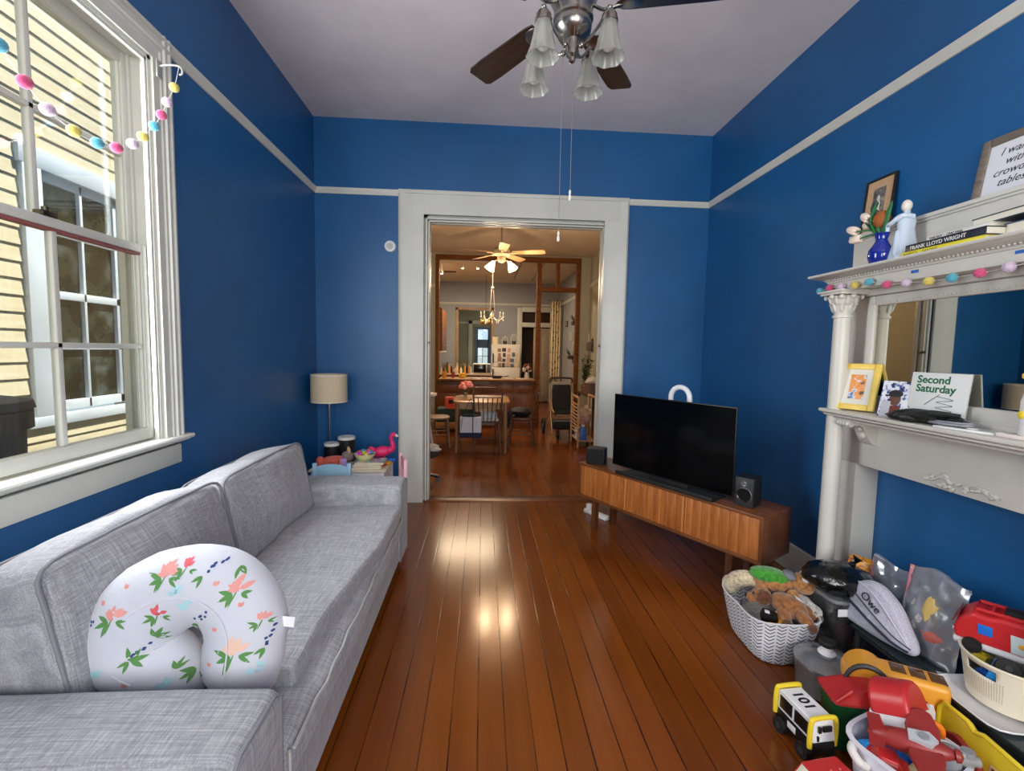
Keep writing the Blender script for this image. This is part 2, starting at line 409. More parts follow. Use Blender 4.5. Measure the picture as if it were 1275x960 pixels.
# ------------------------------------------------------------------ left window
wn = thing('window_1', 'old white sash window with eight panes over and under', 'window'); wn['kind'] = 'structure'; wn['label'] = 'old white double hung sash window'
CW = [(0, 0), (0, .02), (.014, .03), (.024, .03), (.03, .022), (.045, .022), (.05, .03), (.06, .03), (.066, .022), (.08, .022), (.086, .016), (.125, .016), (.125, 0)]
for (y, sg) in ((2.47, -1), (1.23, 1)):
    M = Matrix(((0, 1, 0, XL), (sg, 0, 0, y), (0, 0, 1, 1.03), (0, 0, 0, 1))); b = MB(); b.prism(CW, 1.93, M); b.build('side_casing', WHITE, wn)
b = MB(); M = Matrix(((0, 1, 0, XL), (0, 0, 1, 1.23), (-1, 0, 0, 2.965), (0, 0, 0, 1))); b.prism([(x*1.1, y*1.02) for x, y in CW], 1.24, M); b.build('head_casing', WHITE, wn)
b = MB()
for (y0, y1) in ((WY0, WY0+.02), (WY1-.02, WY1)): b.bb(XL-WT-.01, XL+.004, y0, y1, WZ0, WZ1)
b.bb(XL-WT-.01, XL+.004, WY0, WY1, WZ1-.02, WZ1)
for (y0, y1) in ((WY0+.02, WY0+.034), (WY1-.034, WY1-.02)):
    b.bb(XL-.02, XL, y0, y1, WZ0, WZ1, bevel=.003); b.bb(XL-.079, XL-.069, y0, y1, WZ0, WZ1); b.bb(XL-.135, XL-.12, y0, y1, WZ0, WZ1)
b.bb(XL-.02, XL, WY0, WY1, WZ1-.034, WZ1-.02)
b.build('jamb', WHITE, wn)
b = MB(); b.prism([(-.15, -.012), (-.15, -.04), (.0, -.04), (.018, -.028), (.03, -.026), (.034, -.018), (.05, -.016), (.055, -.004), (.05, .004), (-.02, .008)], 1.32, TR((XL, 2.50, 1.03)) @ Matrix(((1, 0, 0, 0), (0, 0, -1, 0), (0, 1, 0, 0), (0, 0, 0, 1)))); b.build('stool', WHITE, wn)
b = MB(); b.bb(XL, XL+.022, 1.26, 2.44, .895, .99, bevel=.002); b.build('apron', WHITE, wn)
def sash(name, xc, z0, z1, bot, top, zm, red=False):
    t = .042; y0, y1 = WY0+.022, WY1-.022; st = .042; ym = (y0+y1)/2
    b = MB(); x0, x1 = xc-t/2, xc+t/2
    b.bb(x0, x1, y0, y0+st, z0, z1, bevel=.004); b.bb(x0, x1, y1-st, y1, z0, z1, bevel=.004)
    b.bb(x0, x1, y0+st, y1-st, z0, z0+bot, bevel=.004); b.bb(x0, x1, y0+st, y1-st, z1-top, z1, bevel=.004)
    b.bb(xc-.014, xc+.014, ym-.011, ym+.011, z0+bot, z1-top, bevel=.003); b.bb(xc-.014, xc+.014, y0+st, y1-st, zm-.011, zm+.011, bevel=.003)
    # glazing beads
    for ya in (y0+st, y1-st-.008): b.bb(xc-.012, xc+.012, ya, ya+.008, z0+bot, z1-top)
    s = b.build(name, WHITE, wn)
    g = MB(); g.bb(xc-.002, xc+.002, y0+st-.004, y1-st+.004, z0+bot-.004, z1-top+.004); g.build('pane', clear('window_glass', (242, 246, 247), .05, .02), s)
    if red:
        r = MB(); r.bb(xc-.016, xc+.016, y0+st, y1-st, z1-top-.012, z1-top, bevel=.003); r.build('weather_strip', plain('dusty_red_strip', (150, 84, 84), .7), s)
    return s
sl = sash('lower_sash', XL-.045, 1.045, 1.955, .055, .036, 1.486, True)
su = sash('upper_sash', XL-.10, 1.92, 2.81, .035, .05, 2.355)
b = MB(); b.bb(XL-.03, XL-.005, WY1-.006, WY1+.01, 2.56, 2.66, bevel=.003); b.build('sash_pulley', mat('dark_brass', (90, 84, 72), .35, 1), wn)
b = MB(); b.bb(XL-.06, XL-.02, 1.80, 1.86, 1.955, 1.975, bevel=.004); b.cyl((XL-.04, 1.83, 1.97), (XL-.04, 1.83, 1.99), .012); b.build('sash_lock', mat('dark_brass', (90, 84, 72), .35, 1), wn)

# rear windows added behind the camera, out of view, to bring in daylight
for i, xc in enumerate((-.55, 1.15)):
    w = thing('window_%d' % (i+2), 'added white sash window in the unseen front wall', 'window', group='added front windows'); w['kind'] = 'structure'
    b = MB()
    for (x0, x1, z0, z1) in ((xc-.62, xc-.5, .58, 3.0), (xc+.5, xc+.62, .58, 3.0), (xc-.5, xc+.5, 2.88, 3.0), (xc-.66, xc+.66, .56, .70)): b.bb(x0, x1, -2.0, -1.97, z0, z1, bevel=.004)
    b.build('casing', WHITE, w)
    b = MB()
    for (x0, x1, z0, z1) in ((xc-.5, xc-.45, .7, 2.9), (xc+.45, xc+.5, .7, 2.9), (xc-.45, xc+.45, .7, .77), (xc-.45, xc+.45, 2.84, 2.9), (xc-.45, xc+.45, 1.78, 1.83), (xc-.012, xc+.012, .77, 2.84)): b.bb(x0, x1, -2.1, -2.06, z0, z1, bevel=.004)
    b.build('sash', WHITE, w)
    b = MB(); b.bb(xc-.45, xc+.45, -2.082, -2.078, .77, 2.84); b.build('pane', clear('window_glass'), w)

# ------------------------------------------------------------------ shell: dining room and kitchen
PY, KY = 9.42, 13.3
D2 = D+WT; H2 = 3.41
b = MB(); b.bb(XL-WT, XL, D2, KY, 0, H); struct('wall_dining_left', b, SAGE, 'sage dining room wall')
b = MB(); b.bb(XR, XR+WT, D2, PY+.1, 0, H); struct('wall_dining_right', b, SAGE, 'sage dining room right wall')
b = MB(); b.bb(XR, XR+WT, PY+.1, KY, 0, H); struct('wall_kitchen_right', b, GREYBLUE, 'grey blue kitchen right wall')
b = MB(); b.bb(XL-WT, XR+WT, D2, PY+.05, H2, H2+.1); struct('ceiling_dining', b, CREAMP, 'cream dining room ceiling')
b = MB(); b.bb(XL-WT, XR+WT, PY+.05, KY+.1, H2, H2+.1); struct('ceiling_kitchen', b, CREAMP, 'cream kitchen ceiling')
b = MB(); b.bb(XL, -.96, PY, PY+.1, 0, H); b.bb(1.97, XR, PY, PY+.1, 0, H); b.bb(-.96, 1.97, PY, PY+.1, 3.38, H2); struct('wall_partition', b, SAGE, 'sage stub wall beside the oak frame')
b = MB(); hole_wall(b, 'y', KY, KY+.12, XL, XR, 0, 3.42, [(-.71, .24, 0, 2.62), (1.12, 1.93, 0, 2.62)]); struct('wall_kitchen_back', b, GREYBLUE, 'grey blue kitchen back wall')
rail('trim_6', (XL, KY, 0), (XR, KY, 0), (0, -1, 0), 2.80, WHITE, 1.0)
rail('trim_7', (XR, PY+.1, 0), (XR, KY, 0), (-1, 0, 0), 2.78, WHITE, .9)
rail('trim_8', (XR, D2, 0), (XR, PY, 0), (-1, 0, 0), 2.84, WHITE, .9)
rail('trim_9', (XL, PY, 0), (-.97, PY, 0), (0, -1, 0), 2.76, WHITE, .9)
# room beyond the kitchen
OLIVE = paint('olive_wall_paint', (150, 150, 125), .6, .03)
b = MB(); hole_wall(b, 'y', 16.5, 16.6, XL, 1.0, 0, 3.0, [(-.21, .2, .95, 2.22)]); b.bb(XL-.1, XL, KY+.12, 16.6, 0, 3); b.bb(.95, 1.05, KY+.12, 16.6, 0, 3); struct('wall_far', b, OLIVE, 'olive far room walls')
b = MB(); b.bb(XL-.1, 1.05, KY+.12, 16.6, 3.0, 3.08); struct('ceiling_far', b, CREAMP, 'far room ceiling')
rail('trim_10', (XL, 16.5, 0), (-.45, 16.5, 0), (0, -1, 0), 2.44, WHITE, 1.0)
b = MB(); b.bb(1.06, 1.14, KY+.12, KY+.9, 0, 2.7); b.bb(1.93, 2.0, KY+.12, KY+.9, 0, 2.7); b.bb(1.1, 1.95, KY+.9, KY+.95, 0, 2.7); b.bb(1.1, 1.95, KY+.12, KY+.95, 2.65, 2.7); struct('wall_closet', b, paint('brown_closet', (90, 70, 55), .7), 'dim hall behind the panelled door')
# far window with blue frame
w = thing('window_4', 'small bright far window with blue frame', 'window'); w['kind'] = 'structure'
b = MB(); FB = paint('faded_blue_trim', (96, 118, 150), .5)
for (x0, x1, z0, z1) in ((-.29, -.21, .9, 2.3), (.2, .28, .9, 2.3), (-.21, .2, 2.22, 2.3), (-.21, .2, .87, .95)): b.bb(x0, x1, 16.46, 16.5, z0, z1, bevel=.004)
b.build('casing', FB, w)
b = MB()
for (x0, x1, z0, z1) in ((-.21, .2, 1.56, 1.86), (-.02, 0, .95, 1.56), (-.21, .2, 1.26, 1.28), (-.21, -.18, .95, 2.22), (.17, .2, .95, 2.22)): b.bb(x0, x1, 16.53, 16.56, z0, z1, bevel=.003)
b.build('sash', FB, w)
b = MB(); b.bb(-.18, .17, 16.545, 16.549, .95, 2.22); b.build('pane', clear('window_glass'), w)
b = MB(); b.bb(-.52, -.38, 16.45, 16.5, 0, 2.52, bevel=.01); b.bb(-.52, .5, 16.45, 16.5, 2.40, 2.52, bevel=.01); struct('trim_11', b, WHITE, 'white casing around far window')
b = MB()
for x in (-.79, .24): b.bb(x, x+.07, KY-.03, KY, 0, 2.69, bevel=.006)
b.bb(-.79, .31, KY-.03, KY, 2.62, 2.69, bevel=.006); struct('trim_12', b, wood('tan_casing', (150, 110, 70), (190, 150, 105), .5, (3, 3, .6)), 'tan casing of kitchen opening')

# ------------------------------------------------------------------ neighbouring house seen through the window
def siding_mat():
    m = mat('yellow_clapboard', (236, 214, 166), .75); k = NT(m)
    n = k.noise(k.coords((2, 1, 9)), 3, 5); k.base(k.ramp(n, [(.3, (226, 206, 164)), (.7, (240, 226, 194))])); k.bump(k.noise(k.coords((4, 4, 40)), 4, 3), .2, .004); return m
NX = -3.2
nh = thing('neighbour_house', 'yellow clapboard house close outside the left window', 'house', (NX, 0, 0))
b = MB(); z = -.6
N0, N1, NZ0, NZ1 = 3.58, 4.30, .98, 2.72
def strip(ya, yb, za, zb):
    b.prism([(0, za), (.022, za), (.010, zb), (0, zb)], yb-ya, Matrix(((1, 0, 0, 0), (0, 0, 1, ya), (0, 1, 0, 0), (0, 0, 0, 1))))
while z < 4.6:
    zt = z+.118
    if zt <= NZ0-.05 or z >= NZ1+.1: strip(-1.5, 7.5, z, zt)
    else: strip(-1.5, N0-.05, z, zt); strip(N1+.05, 7.5, z, zt)
    z += .115
b.bb(-.12, 0, -1.5, 7.5, -.6, NZ0-.05); b.bb(-.12, 0, -1.5, 7.5, NZ1+.1, 4.6); b.bb(-.12, 0, -1.5, N0-.05, NZ0-.05, NZ1+.1); b.bb(-.12, 0, N1+.05, 7.5, NZ0-.05, NZ1+.1)
b.build('clapboard_wall', siding_mat(), nh)
b = MB(); b.bb(-.1, .12, -1.6, 7.6, 4.6, 4.68); b.bb(.08, .13, -1.6, 7.6, 4.54, 4.68); b.build('eave', paint('grey_eave', (150, 150, 145), .7), nh)
nw = bpy.data.objects.new('window', None); COL.objects.link(nw); nw.parent = nh
PW = paint('weathered_white', (226, 232, 236), .6, .05)
b = MB()
for (y0, y1, z0, z1) in ((N0-.14, N0, NZ0-.02, NZ1), (N1, N1+.14, NZ0-.02, NZ1), (N0-.16, N1+.16, NZ1, NZ1+.14), (N0-.18, N1+.18, NZ0-.1, NZ0-.02)): b.bb(0, .05, y0, y1, z0, z1, bevel=.005)
ym = (N0+N1)/2; zm = (NZ0+NZ1)/2
for (y0, y1, z0, z1) in ((N0, N0+.045, NZ0, NZ1), (N1-.045, N1, NZ0, NZ1), (N0, N1, NZ0, NZ0+.07), (N0, N1, NZ1-.06, NZ1), (N0, N1, zm-.03, zm+.03), (ym-.012, ym+.012, NZ0, NZ1), (N0, N1, NZ0+.46, NZ0+.48), (N0, N1, zm+.44, zm+.46)): b.bb(-.03, .012, y0, y1, z0, z1, bevel=.003)
f = b.build('frame', PW, nw)
b = MB(); b.bb(-.022, -.018, N0, N1, NZ0, NZ1)
gm = mat('painted_reflection_glass', (40, 46, 50), .08, spec=.5); gk = NT(gm); gk.base(gk.ramp(gk.noise(gk.coords((1, 2, 2)), 2.4, 5), [(.35, (16, 18, 19)), (.55, (52, 58, 46)), (.75, (112, 120, 122))])); b.build('pane', gm, nw)  # blotchy plant reflection painted into the pane colour
ac = thing('trash_bin', 'dark weathered bin outside, low left in the window', 'bin', (-2.55, 2.33, -.6))
b = MB(); b.lathe([(.24, 0), (.27, 1.66), (.3, 1.66), (.3, 1.75), (.26, 1.76)], 20); b.build('body', paint('dark_weathered', (72, 72, 72), .7, .25), ac)
b = MB(); b.lathe([(.31, 1.76), (.3, 1.8), (.1, 1.84), (.01, 1.84)], 20); b.build('lid', paint('dark_weathered', (72, 72, 72), .7, .25), ac)
b = MB(); b.bb(-9, XL-.15, -4, 20, -.7, -.6); struct('ground', b, paint('bare_ground', (110, 104, 92), .9, .2), 'ground between the houses')
# ------------------------------------------------------------------ sofa
SF = fabric('grey_woven_upholstery', (126, 126, 132), (182, 181, 186), 240)
SP = plain('shaded_grey_piping', (132, 132, 138), .9)  # grey darker than the seat piping, with cushion shadow put into the colour
sx0, sy0 = -1.0, 2.09
sofa = thing('sofa', 'long pale grey woven fabric sofa under the window', 'sofa', (sx0, sy0, 0))
def L(x, y, z): return (x-sx0, y-sy0, z)
def nz(p, s, a): return noise.noise(Vector(p)*s)*a
def puff(a, w, seed, nzs=3):
    def f(p, co):
        k = Vector(((1-p[1]**2)*(1-p[2]**2)*p[0]*a[0], (1-p[0]**2)*(1-p[2]**2)*p[1]*a[1], (1-p[0]**2)*(1-p[1]**2)*p[2]*a[2]))
        q = co+Vector((seed*7.3, seed*3.1, seed)); n = noise.noise(q*nzs)*w+noise.noise(q*nzs*2.7)*w*.5
        return k+co.normalized()*n
    return f
b = MB(); b.rbox(L(-1.0, 2.10, .185), (.92, 2.16, .23), .015, (4, 10, 2)); b.build('base_frame', SF, sofa)
b = MB(); b.rbox(L(-1.385, 2.10, .41), (.16, 2.18, .62), .05, (3, 8, 4)); b.build('back_frame', SF, sofa)
for (y0, y1) in ((.945, 1.205), (2.985, 3.245)):
    b = MB(); b.rbox(L(-.99, (y0+y1)/2, .335), (.94, y1-y0, .53), .035, (8, 4, 5), fn=puff((.004, .008, .012), .004, y0)); a = b.build('armrest', SF, sofa)
    ym = (y0+y1)/2; yw = (y1-y0)/2-.012
    pts = [L(-.526, ym-yw, .08), L(-.526, ym-yw, .57), L(-.526, ym-yw+.03, .592), L(-.526, ym+yw-.03, .592), L(-.526, ym+yw, .57), L(-.526, ym+yw, .08)]
    b = MB(); b.tube(pts, .005, 6); b.build('piping', SP, a)
# lower seat with piped front edge
b = MB(); b.rbox(L(-.86, 2.095, .335), (.69, 1.77, .14), .045, (6, 14, 3), fn=puff((.02, 0, .0), .005, 2)); st = b.build('seat_base', SF, sofa)
b = MB(); b.tube([L(-.508+.004*sin(9*i), 1.23+.0865*i, .388+.006*sin(i*1.3)) for i in range(21)], .0055, 6); b.tube([L(-.516, 1.22, .388-.11*i/4) for i in range(5)], .0055, 6); b.build('piping', plain('light_piping', (176, 174, 174), .9), st)
# loose seat pad: flush with the front at the far end, pulled back and folded at the near end
def padf(p, co):
    y = co.y; t = min(1, max(0, (.25-y)/.75)); fx = 0
    if p[0] > 0: fx = -.075*t*(p[0])
    s = Vector((co.x, co.y, co.z))+Vector((3, 1, 2))
    z = .016*noise.noise(s*3.2)+.008*noise.noise(s*9)-.012*max(0, 1-abs(y-.22+.10*co.x)/.03)
    z += .022*(1-p[0]**2)*(1-p[1]**2)
    fy = .05*(p[0]*.5+.5) if p[1] < -.8 else 0
    return (fx, fy, z if p[2] > 0 else z*.3)
b = MB(); b.rbox(L(-.845, 2.185, .432), (.66, 1.58, .085), .022, (10, 26, 2), fn=padf); b.build('seat_cushion', SF, sofa)
def back_cushion(y0, y1, tilt, seed, zc=.675):
    w = y1-y0; dx, dz = .21, .44; loc = L(-1.212, (y0+y1)/2, zc)
    b = MB()
    def f(p, co):
        v = Vector(puff((.05, .0, .018), .014, seed, 4)(p, co))
        v.z += -.02*(abs(p[1])**3)*(p[2] > 0)*1.0
        v.x += .012*sin(co.z*22+co.y*6+seed)*max(0, p[0])*(1-abs(p[1]))
        v.y += -.012*p[1]*(p[2] > .5)
        return v
    b.rbox((0, 0, 0), (dx, w, dz), .04, (3, 14, 8), fn=f); c = b.build('back_cushion', SF, sofa, loc=loc, rot=(0, -tilt, 0))
    for sx in (.5*dx-.012, -.5*dx+.012):
        ring = []
        for (py, pz) in [(-1, -1), (-1, -.3), (-1, .4), (-.96, .93), (-.5, 1.0), (0, 1.01), (.5, 1.0), (.96, .93), (1, .4), (1, -.3), (1, -1)]: ring.append((sx+(.004 if sx > 0 else -.004), py*(w/2-.006), pz*(dz/2-.006)))
        b = MB(); b.tube(smoothpath(ring, 4), .006, 6); b.build('piping', SP, c)
    return c
back_cushion(1.225, 2.075, .20, 1, .68); back_cushion(2.085, 2.975, .20, 2.6, .67)
for (x, y) in ((-.62, 1.0), (-1.38, 1.0), (-.62, 3.2), (-1.38, 3.2)):
    b = MB(); b.cyl(L(x, y, .072), L(x, y, 0), .025, .02, 12); b.build('foot', BLACKM, sofa)

# ------------------------------------------------------------------ nursing pillow
def floral():
    m = mat('floral_cotton', (208, 210, 219), .8, spec=.2, sheen=.2); k = NT(m)
    k.bump(k.noise(k.coords((20, 20, 20)), 2.2, 3), .12, .01); return m
FLO = floral()
pil = thing('nursing_pillow', 'white floral horseshoe nursing pillow propped on the sofa', 'pillow', (-.868, 1.36, .462), (rad(-7), 0, rad(-2)))
b = MB(); ctl = [(.062, .045, .060), (-.03, .055, .100), (-.145, .11, .128), (-.155, .195, .132), (-.10, .272, .126), (-.01, .312, .118), (.07, .31, .116), (.135, .268, .115), (.165, .20, .115), (.163, .12, .115), (.15, .05, .108), (.125, .0, .09)]
sp_ = smoothpath([(x, r, z) for x, z, r in ctl], 4)[:]; path = [(p.x, 0, p.z) for p in sp_]; rs = [p.y for p in sp_]; NP = len(path)
for i in range(NP):
    e = min(i, NP-1-i)/(NP-1); rs[i] *= math.sqrt(max(.02, 1-max(0, (.10-e)/.10)**2))
P = [Vector(p) for p in path]; RR = []
for i, p in enumerate(P):
    t = (P[min(i+1, NP-1)]-P[max(i-1, 0)]).normalized(); u = t.cross(Vector((0, 1, 0))).normalized(); w = Vector((0, 1, 0)); ring = []
    for j in range(28):
        an = 2*pi*j/28; rr = rs[i]
        wr = 1+.025*noise.noise(Vector((i*.9, cos(an)*1.5, sin(an)*1.5)))+(.05*noise.noise(Vector((i*2.1, cos(an)*2, 7))) if cos(an)*1 > .2 else 0)
        ring.append(p+u*(rr*cos(an)*wr)+w*(rr*.86*sin(an)*wr))
    RR.append(ring)
b.rings(RR)
# printed flowers, laid on the cloth surface
from mathutils.bvhtree import BVHTree
bmesh.ops.recalc_face_normals(b.bm, faces=b.bm.faces[:]); bv = BVHTree.FromBMesh(b.bm)
def petal(cx, cz, ang, ln, wd, mi):
    b.mi = mi; vs = []
    outline = [(ln*(t/5), wd*sin(pi*(t/5)**.8)) for t in range(6)]+[(ln*(t/5), -wd*sin(pi*(t/5)**.8)) for t in (4, 3, 2, 1)]
    for (u, w) in outline:
        x = cx+u*cos(ang)-w*sin(ang); z = cz+u*sin(ang)+w*cos(ang); h = bv.ray_cast(Vector((x, -1, z)), Vector((0, 1, 0)))
        if h[0] is None or h[1].y > -.12: return
        vs.append(b.bm.verts.new(h[0]+h[1]*.0008))
    f = b.bm.faces.new(vs); f.material_index = mi; f.tag = True
frng = random.Random(5)
def rose(x, z, r, mi, n=9):
    for k in range(n): a = frng.uniform(.0, pi)+.2; q = frng.uniform(0, .35)*r; petal(x+q*cos(a*2), z+q*sin(a*2)*.6, a, r*frng.uniform(.7, 1.1), r*.22, mi)
def leaves(x, z, a0, n, ln, mi=2):
    for k in range(n): a = a0+(k-(n-1)/2)*.75; petal(x, z, a, ln*frng.uniform(.75, 1.1), ln*.15, mi)
def stalk(x, z, a, ln): petal(x, z, a, ln, .002, 2)
def berries(x, z, a):
    for k in range(6): petal(x+.008*k*cos(a)+frng.uniform(-.004, .004), z+.008*k*sin(a)+frng.uniform(-.004, .004), frng.uniform(0, 6), .009, .004, 3)
for (x, z, r, m) in ((-.02, .375, .035, 1), (.03, .395, .022, 4), (.175, .33, .035, 1), (-.145, .265, .034, 1), (.185, .165, .042, 5), (-.03, .272, .026, 4), (.05, .095, .03, 5), (.245, .245, .02, 1)):
    rose(x, z, r, m); leaves(x-.01, z-.012, rad(205), 3, r*1.25); leaves(x+.01, z-.01, rad(-20), 2, r*.9); stalk(x, z, rad(250), r*1.5)
for (x, z, a) in ((.085, .385, .4), (.07, .25, .5), (-.225, .215, 1.0), (.255, .175, 1.2), (-.10, .155, .6)): berries(x, z, a); leaves(x-.004, z-.014, rad(230), 2, .032)
for (x, z) in ((.01, .325), (.04, .285), (.23, .10), (-.19, .10), (-.02, .06)): rose(x, z, .022, 6, 7); rose(x+.012, z+.012, .018, 6, 5)
for (x, z) in ((-.13, .335), (-.19, .29), (.12, .345), (.19, .285), (.125, .22), (.11, .12), (-.11, .07)): petal(x, z, 2.0, .014, .005, 1); petal(x, z, 1.1, .014, .005, 1)
leaves(-.10, .14, .6, 4, .04); leaves(-.05, .20, .5, 4, .035); leaves(.0, .10, 1.2, 3, .03); leaves(.16, .385, -.4, 4, .03)
b.mi = 0
FM = [FLO]+[plain('print_%d' % i, c, .85, spec=.2) for i, c in enumerate(((232, 160, 152), (96, 146, 84), (54, 76, 132), (224, 104, 112), (236, 196, 176), (176, 220, 228)))]
pb = b.build('cover', FM, pil)
b = MB(); b.tube([P[i]+Vector((0, -.106*math.sqrt(max(.05, rs[i]/.122)), 0)) for i in range(6, NP-4)], .0022, 5); b.build('seam', plain('white_seam', (214, 216, 224), .9), pb)
b = MB(); b.box((.292, -.01, .21), (.04, .002, .03), (0, .1, 0)); b.build('care_tag', plain('white_tag', (240, 240, 242), .8), pil)

# ------------------------------------------------------------------ floor lamp
LS = mat('linen_lampshade', (222, 206, 176), .9, spec=.1); kk = NT(LS); kk.p.inputs['Subsurface Weight'].default_value = 0; kk.base(kk.ramp(kk.noise(kk.coords((90, 90, 8)), 2, 3), [(.3, (212, 192, 162)), (.7, (222, 204, 174))]))
lamp = thing('floor_lamp', 'slim floor lamp with cream drum shade in the corner', 'lamp', (-1.378, 4.22, 0))
b = MB(); b.lathe([(.12, 0), (.12, .012), (.115, .02), (.02, .026), (.012, .03)], 32); b.build('base', NICKEL, lamp)
b = MB(); b.cyl((0, 0, .02), (0, 0, 1.12), .0085, seg=12); b.cyl((0, 0, .98), (0, 0, 1.04), .018, .018, 14); b.build('pole', NICKEL, lamp)
b = MB(); b.lathe([(.156, 1.005), (.156, 1.252), (.153, 1.252), (.153, 1.005), (.156, 1.005)], 48, caps=False); s = b.build('shade', LS, lamp)
b = MB(); b.lathe([(.1575, 1.005), (.1575, 1.015), (.1555, 1.015), (.1555, 1.005)], 48, caps=False); b.lathe([(.1575, 1.242), (.1575, 1.253), (.1555, 1.253), (.1555, 1.242)], 48, caps=False); b.build('trim', plain('cream_trim', (232, 222, 200), .8), s)
b = MB()
for k in range(3): b.cyl((0, 0, 1.10), (.153*cos(2.1*k), .153*sin(2.1*k), 1.20), .0025, seg=6)
b.ell((0, 0, 1.09), (.028, .028, .04)); b.build('bulb_holder', NICKEL, lamp)

# ------------------------------------------------------------------ wall sensor
t = thing('thermostat', 'small round white wall sensor left of the doorway', 'thermostat', (-.878, D, 2.445))
b = MB(); b.lathe([(.054, 0), (.054, .012), (.048, .022), (.02, .026), (.001, .026)], 32, TR((0, 0, 0), (rad(90), 0, 0))); c = b.build('cover', WHP, t)
b = MB(); b.lathe([(.03, .0255), (.03, .0275), (.001, .0275)], 24, TR((0, 0, 0), (rad(90), 0, 0))); b.build('dial', plain('pale_grey', (190, 190, 188), .5), c)

# ------------------------------------------------------------------ media console and what stands on it
CA = math.atan2(-.856, .517)
con = thing('media_console', 'long low walnut media console set diagonally in the corner', 'tv stand', (.842, 3.858, 0), CA)
CL, CD, Z0, Z1 = 1.566, .347, .255, .55
WAL2 = wood('walnut_top', (90, 50, 26), (140, 86, 48), .32, (.9, 9, 9))
b = MB(); b.bb(0, CL, 0, CD, Z1-.02, Z1, bevel=.002); b.build('top', WAL2, con)
b = MB(); b.bb(0, CL, 0, CD, Z0, Z0+.02, bevel=.002); b.bb(.02, CL-.02, CD-.012, CD-.004, Z0+.02, Z1-.02); b.build('carcass', WAL2, con)
for x in (0, CL-.02):
    b = MB(); b.bb(x, x+.02, 0, CD, Z0+.02, Z1-.02, bevel=.001); b.build('side_panel', wood('walnut_side', (84, 46, 24), (124, 74, 42), .34, (9, 9, 1)), con)
WDOOR = wood('walnut_door', (140, 78, 34), (196, 122, 62), .36, (11, 11, .9))
nd = 3; gw = (CL-.04)/nd
for i in range(nd):
    xa, xb = .02+i*gw+.0015, .02+(i+1)*gw-.0015; b = MB(); n = 8; w = (xb-xa)/n
    b.bb(xa, xb, .014, .022, Z0+.02, Z1-.02)
    for k in range(n): b.bb(xa+k*w+.0008, xa+(k+1)*w-.0008, .006, .016, Z0+.022, Z1-.022, bevel=.001)
    d = b.build('door', WDOOR, con)
    b = MB(); x = xb-.012 if i < 2 else xa+.012; b.bb(x-.004, x+.004, .0, .012, Z0+.022, Z1-.022, bevel=.002); b.build('pull_edge', wood('walnut_edge', (170, 104, 52), (206, 140, 84), .36, (11, 11, .9)), d)
for (x, y) in ((.15, .06), (CL-.22, .06), (.15, CD-.06), (CL-.22, CD-.06)):
    b = MB(); b.prism([(-.022, -.02), (.022, -.02), (.022, .02), (-.022, .02)], Z0, TR((x, y, 0))); b.build('leg', wood('walnut_leg', (72, 40, 22), (110, 66, 38), .36, (11, 11, .9)), con)
tv = thing('television', 'large flat black television on the walnut console', 'television', (1.066, 3.615, .55), CA)
TW, TH = 1.015, .574
b = MB(); b.bb(0, TW, -.004, .006, .045, .045+TH, bevel=.003); b.rbox((TW/2, .026, .045+TH*.42), (TW*.86, .045, TH*.68), .02, 3); b.build('casing', mat('tv_black', (12, 12, 13), .4), tv)
b = MB(); b.bb(.006, TW-.006, -.0055, -.003, .055, .045+TH-.006); b.build('screen', mat('tv_screen', (5, 6, 7), .12, spec=.35), tv)
b = MB(); b.prism([(.1, -.065), (.92, -.065), (.90, .12), (.12, .12)], .012); b.bb(.34, .68, .012, .05, .0, .1, bevel=.01); b.bb(.1, .92, -.08, -.064, 0, .03, bevel=.005); b.build('stand', BLACKM, tv)
def speaker(name, label, loc, rz, w, dp, h, cones):
    s = thing(name, label, 'speaker', loc, rz, None)
    b = MB(); b.bb(-w/2, w/2, -dp/2, dp/2, 0, h, bevel=.005); c = b.build('cabinet', plain('speaker_black', (24, 24, 25), .55), s)
    F = lambda z: TR((0, -dp/2, z), (rad(90), 0, 0))
    if cones:
        b = MB(); b.bb(-w/2+.004, w/2-.004, -dp/2-.004, -dp/2, .004, h-.004, bevel=.003); b.build('baffle', plain('baffle_grey', (40, 41, 43), .5), s)
        b = MB(); b.lathe([(.048, .004), (.048, .008), (.043, .009), (.04, .006), (.018, -.004), (.016, .0), (.001, .005)], 32, F(.075)); w_ = b.build('woofer', mat('cone_black', (20, 20, 21), .3), s)
        b = MB(); b.lathe([(.05, .0041), (.05, .007), (.0465, .009), (.045, .0041)], 32, F(.075), caps=False); b.build('ring', mat('ring_grey', (96, 98, 100), .35, .6), w_)
        b = MB(); b.lathe([(.02, .004), (.02, .007), (.012, .005), (.008, .009), (.001, .011)], 24, F(.152)); b.build('tweeter', mat('tweeter_grey', (110, 112, 116), .35, .5), s)
    else:
        b = MB(); b.bb(-w/2+.004, w/2-.004, -dp/2-.006, -dp/2, .004, h-.004, bevel=.004); b.build('grille', plain('grille_black', (16, 16, 17), .9), s)
    return s
speaker('bookshelf_speaker', 'small black two-driver speaker right of the television', (1.690, 2.75, .55), rad(-52), .115, .13, .185, True)
speaker('bookshelf_speaker', 'small plain black speaker left of the television', (.985, 3.82, .55), rad(-28), .15, .13, .135, False)
ar = thing('arch_ornament', 'white arch standing behind the television', 'ornament', (1.467, 3.31, .55), CA)
b = MB(); b.tube([(-.08, 0, .0)]+[(-.08, 0, .52)]+[(-.08*cos(pi*i/14), 0, .62+.08*sin(pi*i/14)) for i in range(15)]+[(.08, 0, .52), (.08, 0, 0)], .019, 14); b.build('arch', mat('white_gloss', (236, 238, 242), .3), ar)
